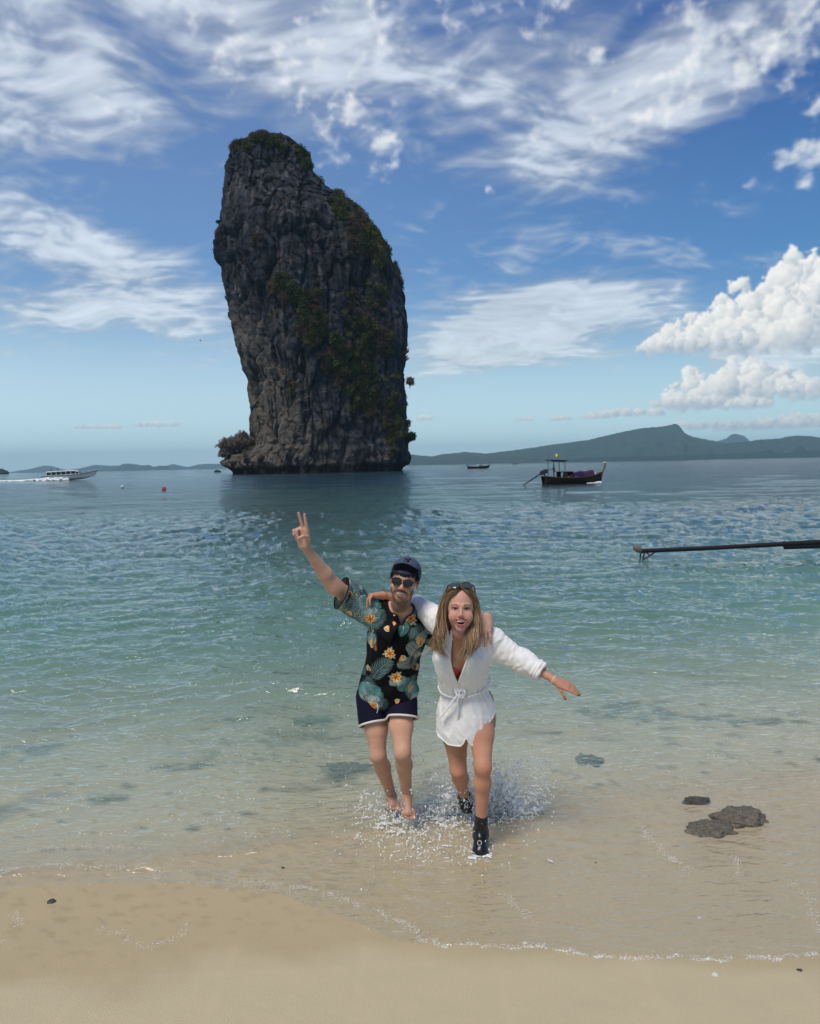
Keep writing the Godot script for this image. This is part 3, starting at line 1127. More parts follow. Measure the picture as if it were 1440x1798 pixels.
# ------------------------------------------------------------------ smooth bodies from joints
class Prim:
	var kind := 0                                          # 0 tapered capsule, 1 ellipsoid
	var a: Vector3
	var ba: Vector3
	var bb: float
	var ra: float
	var dr: float
	var inv: Transform3D
	var r: Vector3
	var ir: Vector3
	var least: float
	var k := 0.02
	var cut := false
	var mid: Vector3
	var reach: float

	static func cap(p: Vector3, q: Vector3, r0: float, r1: float, blend := 0.02) -> Prim:
		var o := Prim.new()
		o.a = p
		o.ba = q - p
		o.bb = maxf(o.ba.length_squared(), 1e-9)
		o.ra = r0
		o.dr = r1 - r0
		o.k = blend
		o.mid = (p + q) * 0.5
		o.reach = o.ba.length() * 0.5 + maxf(r0, r1)
		return o

	static func ell(c: Vector3, rad: Vector3, blend := 0.02, basis := Basis.IDENTITY) -> Prim:
		var o := Prim.new()
		o.kind = 1
		o.inv = Transform3D(basis, c).affine_inverse()
		o.r = rad
		o.ir = Vector3(1.0 / rad.x, 1.0 / rad.y, 1.0 / rad.z)
		o.least = minf(rad.x, minf(rad.y, rad.z))
		o.k = blend
		o.mid = c
		o.reach = maxf(rad.x, maxf(rad.y, rad.z))
		return o

	func minus() -> Prim:
		cut = true
		return self

	func dist(p: Vector3) -> float:
		if kind == 0:
			var pa := p - a
			var h := clampf(pa.dot(ba) / bb, 0.0, 1.0)
			return (pa - ba * h).length() - (ra + dr * h)
		var q := inv * p
		var k0 := (q * ir).length()
		if k0 < 0.05:
			return -least
		var k1 := (q * ir * ir).length()
		return k0 * (k0 - 1.0) / k1


func field(prims: Array, p: Vector3) -> float:
	var d := 9.0
	for q in prims:
		var e: float = q.dist(p)
		if q.cut:
			var h: float = maxf(q.k - absf(d + e), 0.0) / q.k
			d = maxf(d, -e) + h * h * q.k * 0.25
		else:
			var h: float = maxf(q.k - absf(d - e), 0.0) / q.k
			d = minf(d, e) - h * h * q.k * 0.25
	return d


# surface nets: one vertex in each cell that the surface crosses, one quad round each crossed edge
func nets(out: MB, prims: Array, h: float, colour: Callable, bump = null) -> void:
	var lo := Vector3(1e9, 1e9, 1e9)
	var hi := -lo
	for q in prims:
		if q.cut:
			continue
		lo = lo.min(q.mid - Vector3.ONE * q.reach)
		hi = hi.max(q.mid + Vector3.ONE * q.reach)
	nets_in(out, prims, h, colour, lo - Vector3.ONE * h * 3.0, hi + Vector3.ONE * h * 3.0, bump)


func nets_in(out: MB, prims: Array, h: float, colour: Callable, lo: Vector3, hi: Vector3, bump = null) -> void:
	var nb := Vector3i(((hi - lo) / (h * 4.0)).ceil()) + Vector3i.ONE
	var nx := nb.x * 4
	var ny := nb.y * 4
	var nz := nb.z * 4
	var val := PackedFloat32Array()
	val.resize(nx * ny * nz)
	val.fill(1.0)
	var half := h * 1.5 * 1.7321
	var live := PackedByteArray()
	live.resize(nb.x * nb.y * nb.z)
	for bz in nb.z:
		for by in nb.y:
			for bx in nb.x:
				var c := lo + Vector3(bx * 4 + 1.5, by * 4 + 1.5, bz * 4 + 1.5) * h
				var near := []
				var least := 9.0
				var ds := []
				for q in prims:
					var g: float = (c - q.mid).length() - q.reach
					if g > 0.25 and not q.cut:
						ds.append(g)
						continue
					var e: float = q.dist(c)
					ds.append(e)
					if not q.cut:
						least = minf(least, e - q.k * 0.3)
				var slack := half * 1.6 + 2.2 * h
				if least > slack:
					continue
				var d := field(prims, c)
				if d < -slack - 0.01:
					for z in range(bz * 4, bz * 4 + 4):
						for y in range(by * 4, by * 4 + 4):
							var o := (z * ny + y) * nx + bx * 4
							for x in 4:
								val[o + x] = -1.0
					continue
				for j in prims.size():
					if ds[j] < least + 2.0 * half * 1.5 + prims[j].k + 0.02 or (prims[j].cut and ds[j] < slack + prims[j].k):
						near.append(prims[j])
				live[(bz * nb.y + by) * nb.x + bx] = 1
				for z in range(bz * 4, bz * 4 + 4):
					for y in range(by * 4, by * 4 + 4):
						var o := (z * ny + y) * nx + bx * 4
						for x in 4:
							var p := lo + Vector3(bx * 4 + x, y, z) * h
							var f := field(near, p)
							if bump != null and absf(f) < 0.05:
								f += bump.call(p)
							val[o + x] = f
	var ids := PackedInt32Array()
	ids.resize(nx * ny * nz)
	ids.fill(-1)
	var sy := nx
	var sz := nx * ny
	var offs := [0, 1, sy, sy + 1, sz, sz + 1, sz + sy, sz + sy + 1]
	var corner := [Vector3(0, 0, 0), Vector3(1, 0, 0), Vector3(0, 1, 0), Vector3(1, 1, 0), Vector3(0, 0, 1), Vector3(1, 0, 1), Vector3(0, 1, 1), Vector3(1, 1, 1)]
	var edges := [[0, 1], [2, 3], [4, 5], [6, 7], [0, 2], [1, 3], [4, 6], [5, 7], [0, 4], [1, 5], [2, 6], [3, 7]]
	var cells := PackedInt32Array()
	for bz in nb.z:
		for by in nb.y:
			for bx in nb.x:
				if live[(bz * nb.y + by) * nb.x + bx] == 0:
					continue
				for z in range(bz * 4, mini(bz * 4 + 4, nz - 1)):
					for y in range(by * 4, mini(by * 4 + 4, ny - 1)):
						for x in range(bx * 4, mini(bx * 4 + 4, nx - 1)):
							var o := (z * ny + y) * nx + x
							var s := 0
							for j in 8:
								if val[o + offs[j]] < 0.0:
									s += 1
							if s == 0 or s == 8:
								continue
							var sum := Vector3.ZERO
							var n := 0
							for e in edges:
								var f0 := val[o + offs[e[0]]]
								var f1 := val[o + offs[e[1]]]
								if (f0 < 0.0) != (f1 < 0.0):
									sum += (corner[e[0]] as Vector3).lerp(corner[e[1]], f0 / (f0 - f1))
									n += 1
							var p := lo + (Vector3(x, y, z) + sum / n) * h
							out.col = colour.call(p)
							ids[o] = out.p(p)
							cells.append(o)
	for o in cells:
		var a := val[o] < 0.0
		# the three edges that start at this cell's first corner
		if a != (val[o + 1] < 0.0):
			net_quad(out, ids[o], ids[o - sy], ids[o - sy - sz], ids[o - sz], a)
		if a != (val[o + sy] < 0.0):
			net_quad(out, ids[o], ids[o - sz], ids[o - sz - 1], ids[o - 1], a)
		if a != (val[o + sz] < 0.0):
			net_quad(out, ids[o], ids[o - 1], ids[o - 1 - sy], ids[o - sy], a)


func net_quad(out: MB, a: int, b: int, c: int, d: int, inside: bool) -> void:
	if a < 0 or b < 0 or c < 0 or d < 0:
		return
	if inside:
		out.q(a, b, c, d)
	else:
		out.q(a, d, c, b)


# keeps the side of a surface where keep(p) > 0, with a clean edge
var rims := []                                             # the cut edges of the last trim, as closed or open lines


func trim(m: MB, keep: Callable) -> MB:
	var links := {}
	var val := PackedFloat32Array()
	val.resize(m.v.size())
	for k in m.v.size():
		val[k] = keep.call(m.v[k])
	var o := MB.new()
	var ids := PackedInt32Array()
	ids.resize(m.v.size())
	ids.fill(-1)
	var mids := {}
	for k in range(0, m.i.size(), 3):
		var loop := []
		var cut := []
		for j in 3:
			var a := m.i[k + j]
			var b := m.i[k + (j + 1) % 3]
			if val[a] > 0.0:
				if ids[a] < 0:
					o.col = m.c[a]
					ids[a] = o.p(m.v[a])
				loop.append(ids[a])
			if (val[a] > 0.0) != (val[b] > 0.0):
				var key := Vector2i(mini(a, b), maxi(a, b))
				if not mids.has(key):
					var t := val[a] / (val[a] - val[b])
					o.col = m.c[a].lerp(m.c[b], t)
					mids[key] = o.p(m.v[a].lerp(m.v[b], t))
				loop.append(mids[key])
				cut.append(mids[key])
		if cut.size() == 2 and cut[0] != cut[1]:
			for e in [[cut[0], cut[1]], [cut[1], cut[0]]]:
				if not links.has(e[0]):
					links[e[0]] = []
				links[e[0]].append(e[1])
		for j in range(2, loop.size()):
			o.t(loop[0], loop[j - 1], loop[j])
	rims = []
	var seen := {}
	for start in links:
		if seen.has(start):
			continue
		var line := []
		var at_v: int = start
		while true:
			seen[at_v] = true
			line.append(o.v[at_v])
			var onward := -1
			for n in links[at_v]:
				if not seen.has(n):
					onward = n
			if onward < 0:
				break
			at_v = onward
		if line.size() > 12:
			for again in 3:
				var soft := line.duplicate()
				for k in line.size():
					soft[k] = ((line[(k + line.size() - 1) % line.size()] as Vector3) + line[k] * 2.0 + line[(k + 1) % line.size()]) * 0.25
				if (line[0] as Vector3).distance_to(line[line.size() - 1]) > 0.05:
					soft[0] = line[0]
					soft[line.size() - 1] = line[line.size() - 1]
				line = soft
			rims.append(line)
	return o


func rim_tubes(lines: Array, r: float, c: Color) -> MB:
	var m := MB.new()
	m.col = c
	for line in lines:
		var pts := []
		var rr := []
		for k in range(0, line.size(), 2):
			if pts.is_empty() or (line[k] as Vector3).distance_to(pts[pts.size() - 1]) > 0.004:
				pts.append(line[k])
				rr.append(r)
		if pts.size() < 4:
			continue
		if (pts[0] as Vector3).distance_to(pts[pts.size() - 1]) < 0.04:
			pts.append(pts[0])
			rr.append(r)
		m.tube(pts, rr, 6)
	return m


func add_rims(parent: Node, called: String, lines: Array, r: float, c: Color, m: Material) -> void:
	for line in lines:
		var t := rim_tubes([line], r, c)
		if t.v.size():
			part(parent, called, t.mesh(), m)


# ------------------------------------------------------------------ boats
func hull(m: MB, length: float, beam: float, depth: float, sheer_bow: float, sheer_stern: float, rake: float, bow_power := 1.8, n := 24) -> void:
	# bow towards +x; the deck line rises to the ends; closed with a deck a little below the rail
	var rows := 7
	var first := m.v.size()
	for k in n + 1:
		var t := float(k) / n
		var x := (t - 0.5) * length
		var w := beam * 0.5 * pow(maxf(1.0 - pow(maxf(t - 0.35, 0.0) / 0.65, bow_power), 0.0), 0.8) * (0.62 + 0.38 * smoothstep(0.0, 0.35, t))
		w = maxf(w, 0.015)
		var top := depth + sheer_bow * pow(maxf(t - 0.5, 0.0) * 2.0, 2.4) + sheer_stern * pow(maxf(0.5 - t, 0.0) * 2.0, 2.0)
		var keel := -0.35 + (top * 0.5) * pow(t, 7.0)
		for s in 2 * rows + 1:
			var a := float(s - rows) / rows
			var v := absf(a)
			var z := signf(a) * w * pow(v, 0.55)
			var y := lerpf(keel, top, pow(v, 1.5))
			m.p(Vector3(x + rake * maxf(t - 0.6, 0.0) * maxf(y, 0.0), y, z))
	var c := 2 * rows + 1
	for k in n:
		for s in c - 1:
			var a := first + k * c + s
			m.q(a, a + 1, a + c + 1, a + c)
	var tr := m.p(m.v[first + rows] + Vector3(0, depth * 0.6, 0))
	for s in c - 1:
		m.t(tr, first + s + 1, first + s)
	for k in n:                                            # deck
		var d := Vector3(0, -0.18, 0)
		m.quad(m.v[first + k * c] + d, m.v[first + k * c + c - 1] + d, m.v[first + (k + 1) * c + c - 1] + d, m.v[first + (k + 1) * c] + d)


func rail_line(length: float, beam: float, depth: float, sheer_bow: float, sheer_stern: float, rake: float, side: float, bow_power := 1.8) -> Array:
	var out := []
	for k in 25:
		var t := k / 24.0
		var w := beam * 0.5 * pow(maxf(1.0 - pow(maxf(t - 0.35, 0.0) / 0.65, bow_power), 0.0), 0.8) * (0.62 + 0.38 * smoothstep(0.0, 0.35, t))
		var top := depth + sheer_bow * pow(maxf(t - 0.5, 0.0) * 2.0, 2.4) + sheer_stern * pow(maxf(0.5 - t, 0.0) * 2.0, 2.0)
		out.append(Vector3((t - 0.5) * length + rake * maxf(t - 0.6, 0.0) * top, top, side * maxf(w, 0.015)))
	return out


func xf(x: float, y: float, z: float, turn := Vector3.ZERO) -> Transform3D:
	return Transform3D(Basis.from_euler(turn), Vector3(x, y, z))


func small_person(m: MB, o: Vector3, h: float, shirt: Color, pants: Color, facing := 0.0) -> void:
	# one closed figure: legs, hips, chest, arms, neck and head run into each other
	var prims := []
	var k := h / 1.7
	var q := func(x: float, y: float, z: float) -> Vector3: return Vector3(x, y, z) * k
	for s in [-1.0, 1.0]:
		prims.append(Prim.cap(q.call(0.10 * s, 0.86, 0), q.call(0.11 * s, 0.46, 0.03), 0.085 * k, 0.06 * k, 0.03))
		prims.append(Prim.cap(q.call(0.11 * s, 0.46, 0.03), q.call(0.12 * s, 0.04, 0), 0.06 * k, 0.04 * k, 0.02))
		prims.append(Prim.cap(q.call(0.12 * s, 0.04, 0), q.call(0.13 * s, 0.03, 0.14), 0.04 * k, 0.03 * k, 0.02))
		prims.append(Prim.cap(q.call(0.19 * s, 1.38, 0), q.call(0.25 * s, 1.10, 0.03), 0.055 * k, 0.045 * k, 0.03))
		prims.append(Prim.cap(q.call(0.25 * s, 1.10, 0.03), q.call(0.22 * s, 0.90, 0.16), 0.045 * k, 0.032 * k, 0.02))
	prims.append(Prim.ell(q.call(0, 1.22, 0), Vector3(0.18, 0.27, 0.12) * k, 0.05))
	prims.append(Prim.ell(q.call(0, 0.92, 0), Vector3(0.16, 0.16, 0.12) * k, 0.05))
	prims.append(Prim.cap(q.call(0, 1.42, 0), q.call(0, 1.54, 0.01), 0.06 * k, 0.05 * k, 0.03))
	prims.append(Prim.ell(q.call(0, 1.62, 0.01), Vector3(0.085, 0.115, 0.10) * k, 0.02))
	var skin := Color(0.22, 0.12, 0.075)
	var colour := func(p: Vector3) -> Color:
		if p.y > 1.66 * k or (p.y > 1.56 * k and p.z < -0.01 * k):
			return Color(0.02, 0.016, 0.014)
		if p.y > 1.46 * k or absf(p.x) > 0.215 * k and p.y < 1.2 * k:
			return skin
		return shirt if p.y > 0.92 * k else (pants if p.y > 0.4 * k else skin)
	var b := MB.new()
	nets(b, prims, 0.05 * k, colour)
	var turn := Transform3D(Basis(Vector3.UP, facing), o)
	for j in b.v.size():
		b.v[j] = turn * b.v[j]
	m.add(b)


func longtail(label: String, where: Vector3, turn: float, length: float, group: String, rich: bool) -> Node3D:
	var root := thing("longtail_boat", label, "boat", where, turn, group)
	var wood := vmat(0.75, 0.3)
	var beam := length * 0.20
	var dep := length * 0.085
	var sb := length * 0.075
	var ss := length * 0.03
	var m := MB.new()
	m.col = Color(0.018, 0.012, 0.010)
	hull(m, length, beam, dep, sb, ss, 0.55)
	for k in m.v.size():
		var y := m.v[k].y
		if y > dep * 0.55:
			m.c[k] = Color(0.038, 0.024, 0.017)
		if y < 0.12:
			m.c[k] = Color(0.018, 0.014, 0.013)
	part(root, "hull", m.mesh(), wood)
	for s in [-1.0, 1.0]:
		var rm := MB.new()
		rm.col = Color(0.075, 0.048, 0.032)
		var line := rail_line(length, beam, dep, sb, ss, 0.55, s)
		var rads := []
		for k in line.size():
			rads.append(0.05)
		rm.tube(line, rads, 6)
		part(root, "rail", rm.mesh(), wood)
	# the tall stem post
	var st := MB.new()
	st.col = Color(0.16, 0.115, 0.075)
	var bow := Vector3(length * 0.5 + 0.55 * 0.4 * (dep + sb), dep + sb, 0)
	st.tube([bow + Vector3(-0.55, -0.65, 0), bow + Vector3(-0.05, -0.05, 0), bow + Vector3(0.22, 0.55, 0) * length * 0.11, bow + Vector3(0.40, 1.15, 0) * length * 0.11], [0.10, 0.11, 0.12, 0.15], 6, 1.0)
	part(root, "stem_post", st.mesh(), wood)
	var cap := MB.new()
	cap.col = Color(0.62, 0.62, 0.58)
	cap.box(Transform3D(Basis(Vector3.BACK, -0.33), bow + Vector3(0.40, 1.18, 0) * length * 0.11), Vector3(0.34, 0.10, 0.30))
	part(root, "stem_cap", cap.mesh(), wood)
	# engine on its pivot and the long propeller shaft over the stern
	var en := MB.new()
	en.col = Color(0.022, 0.022, 0.024)
	var stern := Vector3(-length * 0.5 + 0.15, dep + ss + 0.25, 0)
	en.box(Transform3D(Basis(Vector3.BACK, 0.32), stern + Vector3(-0.10, 0.22, 0)), Vector3(0.85, 0.42, 0.42), 0.85)
	en.tube([stern + Vector3(0.3, 0.35, 0), stern + Vector3(1.1, 0.62, 0.1)], [0.03, 0.025], 6)
	en.tube([stern + Vector3(0, -0.4, 0), stern + Vector3(0, 0.1, 0)], [0.08, 0.08], 8)
	part(root, "engine", en.mesh(), vmat(0.45, 0.5))
	var sh := MB.new()
	sh.col = Color(0.020, 0.020, 0.022)
	sh.tube([stern + Vector3(-0.4, 0.1, 0), stern + Vector3(-length * 0.37, -dep - ss - 0.30, 0)], [0.085, 0.06], 8)
	part(root, "propeller_shaft", sh.mesh(), vmat(0.5, 0.5))
	var bench := MB.new()
	bench.col = Color(0.10, 0.06, 0.04)
	for k in 3:
		bench.box(xf(length * (-0.30 + 0.09 * k), dep - 0.02, 0), Vector3(0.28, 0.05, beam * 0.8))
	part(root, "bench", bench.mesh(), wood)
	if rich:
		# low cabin of boards, with an opening
		var cb := MB.new()
		cb.col = Color(0.045, 0.024, 0.020)
		var cx := -length * 0.13
		for s in [-1.0, 1.0]:
			cb.box(xf(cx - 0.42, dep + 0.28, s * beam * 0.40), Vector3(0.55, 0.75, 0.05))
			cb.box(xf(cx + 0.42, dep + 0.16, s * beam * 0.40), Vector3(0.62, 0.5, 0.05))
		cb.box(xf(cx - 0.1, dep + 0.66, 0), Vector3(1.5, 0.06, beam * 0.88))
		part(root, "cabin", cb.mesh(), wood)
		# cloth stretched over hoops amidships: faded on top, purple at the sides
		var cl := MB.new()
		var c0 := length * -0.045
		var c1 := length * 0.33
		for r in 9:
			var a := r / 8.0 * PI
			for k in 13:
				var t := k / 12.0
				var x := lerpf(c0, c1, t)
				var sag := 0.05 * sin(t * PI * 4.0)
				var y := dep + 0.12 + (0.55 - sag + 0.18 * t) * pow(sin(a), 0.5)
				cl.col = Color(0.22, 0.195, 0.235) if r > 2 and r < 6 else (Color(0.040, 0.022, 0.085) if t < 0.5 else Color(0.055, 0.042, 0.085))
				cl.p(Vector3(x, y, cos(a) * beam * lerpf(0.44, 0.30, t)))
		for r in 8:
			for k in 12:
				var a := r * 13 + k
				cl.q(a, a + 1, a + 14, a + 13)
		part(root, "cover", cl.mesh(), vmat(0.85, 0.2))
		# roof over the helm on four posts
		var rf := MB.new()
		rf.col = Color(0.030, 0.034, 0.038)
		rf.box(xf(-length * 0.28, dep + 1.92, 0, Vector3(0, 0, -0.05)), Vector3(2.15, 0.07, beam * 0.85))
		rf.box(xf(-length * 0.25, dep + 1.84, 0, Vector3(0, 0, -0.05)), Vector3(1.1, 0.12, beam * 0.6))
		part(root, "helm_roof", rf.mesh(), wood)
		for p in [[-0.375, 1], [-0.375, -1], [-0.185, 1], [-0.185, -1]]:
			var ps := MB.new()
			ps.col = Color(0.05, 0.045, 0.04)
			ps.tube([Vector3(length * p[0], dep - 0.1, p[1] * beam * 0.34), Vector3(length * p[0], dep + 1.92, p[1] * beam * 0.36)], [0.035, 0.035], 6)
			part(root, "roof_post", ps.mesh(), wood)
		var rg := rng(61)
		var bd := MB.new()
		for k in 7:
			bd.col = [Color(0.45, 0.43, 0.42), Color(0.10, 0.09, 0.10), Color(0.35, 0.20, 0.10), Color(0.5, 0.42, 0.35)][k % 4]
			bd.ball(Transform3D(Basis.from_euler(Vector3(0.2 * k, k, 0)), Vector3(length * (0.36 + 0.012 * k), dep + 0.20 + 0.03 * k, rg.randf_range(-0.2, 0.2))), Vector3(0.20, 0.15, 0.17), 6, 8)
		part(root, "bundle", bd.mesh(), vmat(0.9, 0.2))
	return root


func build_boats() -> void:
	var lens := cam.basis
	# longtail boat with the purple cover
	var w0 := on_level(1006, 849, 0.0)
	var a := longtail("dark wooden longtail boat with purple awning and tall prow, heading right", w0, 0.42, 7.6, "longtail boats", true)
	var helm := thing("person", "person standing at the helm under the longtail boat's small roof, dark shirt and pale trousers", "person", w0 + Basis(Vector3.UP, 0.42) * Vector3(-2.55, 0.42, 0.1), 0.42)
	var pm := MB.new()
	small_person(pm, Vector3.ZERO, 1.68, Color(0.05, 0.07, 0.08), Color(0.30, 0.29, 0.29), 1.3)
	part(helm, "body", pm.mesh(), vmat(0.8, 0.2))
	var seat := thing("person", "seated passenger in a pale top near the bow of the purple-covered longtail boat", "person", w0 + Basis(Vector3.UP, 0.42) * Vector3(2.55, 0.05, 0.15), 0.42)
	var pm2 := MB.new()
	small_person(pm2, Vector3.ZERO, 1.40, Color(0.42, 0.40, 0.40), Color(0.10, 0.10, 0.12), 1.5)
	part(seat, "body", pm2.mesh(), vmat(0.8, 0.2))
	var flag := thing("flag", "small bright yellow flag on a thin staff over the longtail boat's roof", "flag", w0 + Basis(Vector3.UP, 0.42) * Vector3(-2.0, 2.5, 0), 0.42)
	var fs := MB.new()
	fs.col = Color(0.10, 0.10, 0.09)
	fs.tube([Vector3(0, -0.05, 0), Vector3(0, 0.85, 0)], [0.02, 0.015], 5)
	part(flag, "staff", fs.mesh(), vmat(0.6))
	var fc := MB.new()
	fc.col = Color(0.85, 0.70, 0.05)
	for r in 5:
		for k in 7:
			fc.p(Vector3(0.02 - 0.06 * k, 0.45 + 0.07 * r + 0.03 * sin(k * 0.9), 0.06 * sin(k * 1.1 + 0.3 * r)))
	for r in 4:
		for k in 6:
			fc.q(r * 7 + k, r * 7 + k + 1, (r + 1) * 7 + k + 1, (r + 1) * 7 + k)
	part(flag, "cloth", fc.mesh(), vmat(0.8, 0.2))
	wake("bow_wave", "white bow wave curling under the purple-covered longtail boat's prow", w0 + Basis(Vector3.UP, 0.42) * Vector3(2.4, 0, 0.55), 0.42, 2.0, 0.35, 0.20, 71)
	# farther longtail
	var w1 := on_level(840, 822.6, 0.0)
	longtail("small dark longtail boat with upswept prow, far off beside the rock stack", w1, 0.10, 10.5, "longtail boats", false)
	for e in [[-3.7, 1.5, "first", "helmsman bent over the stern engine of the far longtail boat"], [-2.9, 1.55, "", "person in dark clothes just ahead of the far longtail boat's helmsman"], [-1.9, 1.75, "", "person standing tallest in the stern of the far longtail boat"], [1.5, 1.6, "", "person wearing a wide hat amidships in the far longtail boat"]]:
		var o := thing("person", e[3], "person", w1 + Basis(Vector3.UP, 0.10) * Vector3(e[0], 0.75, 0), 0.10)
		var b := MB.new()
		small_person(b, Vector3.ZERO, e[1], Color(0.06, 0.07, 0.09), Color(0.05, 0.05, 0.06), 1.4)
		if e[0] > 0.0:
			b.col = Color(0.04, 0.04, 0.05)
			b.lathe(xf(0, e[1] - 0.10, 0), [[0.34, 0.0], [0.15, 0.06], [0.12, 0.16], [0.01, 0.19]], 10)
		part(o, "body", b.mesh(), vmat(0.8, 0.2))
	var cargo := thing("cargo_pile", "brown pile of cargo amidships on the far longtail boat", "cargo", w1 + Basis(Vector3.UP, 0.10) * Vector3(1.6, 0.9, 0), 0.10)
	var cg := MB.new()
	cg.col = Color(0.10, 0.07, 0.055)
	cg.box(xf(-0.6, 0.3, 0), Vector3(1.1, 0.7, 1.0), 0.9)
	cg.box(xf(0.6, 0.22, 0), Vector3(1.3, 0.5, 1.0), 0.85)
	part(cargo, "boxes", cg.mesh(), vmat(0.9, 0.2))
	var w2 := on_level(905, 814.6, 0.0)
	w2 = Vector3(w2.x / -w2.z * 1300.0, 0, -1300.0)
	longtail("tiny dark boat on the horizon right of the far longtail, almost a speck", w2, 0.0, 8.5, "longtail boats", false)
	speedboat()
	# mooring buoys
	for e in [[288, 860.5, 0.28, Color(0.42, 0.030, 0.022), "round red mooring buoy floating left of the rock stack"], [215, 856.5, 0.25, Color(0.50, 0.52, 0.53), "white mooring buoy floating between speedboat and red buoy"]]:
		var o := thing("mooring_buoy", e[4], "buoy", on_level(e[0], e[1], 0.0), 0.0, "mooring buoys")
		var b := MB.new()
		var r: float = e[2]
		b.col = e[3]
		b.ball(xf(0, r * 0.55, 0), Vector3(r, r * 0.92, r), 12, 18)
		part(o, "float", b.mesh(), vmat(0.45, 0.5))
		var c := MB.new()
		c.col = Color(0.55, 0.35, 0.28) if e[0] > 250 else Color(0.5, 0.5, 0.5)
		c.tube([Vector3(0, r * 1.45, 0), Vector3(0.05, r * 1.62, 0), Vector3(0, r * 1.72, 0)], [0.05, 0.04, 0.05], 6)
		var ring := []
		var rr := []
		for k in 17:
			ring.append(Vector3(cos(TAU * k / 16.0) * r * 1.005, r * 0.36, sin(TAU * k / 16.0) * r * 1.005))
			rr.append(r * 0.05)
		c.tube(ring, rr, 5)
		part(o, "collar", c.mesh(), vmat(0.6, 0.4))
	# islet rock beside the stack
	var o := thing("islet_rock", "low black rock awash just left of the tall sea stack", "rock", on_level(382, 829.2, 0.0))
	var b := rock_lump(81, Vector3(2.3, 1.5, 1.6), 0.35, Color(0.02, 0.02, 0.022), 16)
	part(o, "stone", b.mesh(), vmat(0.8, 0.4))


func rock_lump(s: int, size: Vector3, rough: float, c: Color, seg := 24) -> MB:
	var n := noise(s, 1.0, 4)
	var b := MB.new()
	b.ball(Transform3D.IDENTITY, Vector3.ONE, seg, seg * 2)
	for k in b.v.size():
		var p := b.v[k]
		var o := 1.0 + rough * (n.get_noise_3dv(p * 1.3) * 1.6 + 0.5 * n.get_noise_3dv(p * 4.0)) - 0.25 * rough * absf(n.get_noise_3dv(p * 2.6 + Vector3.ONE * 9.0))
		b.v[k] = p * o * size
		var tone := 1.0 + 0.8 * n.get_noise_3dv(p * 5.0 + Vector3.ONE * 5.0)
		b.c[k] = Color(c.r * tone, c.g * tone, c.b * tone)
	return b


func wake(called: String, label: String, where: Vector3, turn: float, length: float, wide: float, high: float, s: int) -> void:
	# broken white water: a low ragged ridge of foam lumps
	var root := thing(called, label, "water", where, turn)
	var r := rng(s)
	var b := MB.new()
	b.ball(Transform3D.IDENTITY, Vector3.ONE, 5, 7)
	var lump := b.mesh()
	var places := []
	for k in int(140 * length / 3.0):
		var t := r.randf()
		var size := high * r.randf_range(0.12, 0.45) * (1.0 - 0.5 * t)
		places.append(Transform3D(Basis.from_euler(Vector3(0, r.randf() * TAU, 0)).scaled(Vector3(size * 2.2, size, size * 1.6)), Vector3((0.5 - t) * length, r.randf() * r.randf() * high * (1.0 - t), (0.15 + t) * wide * r.randf_range(-0.7, 0.7))))
	scatter(root, "foam", lump, mat(Color(0.82, 0.84, 0.84), 0.6), places)


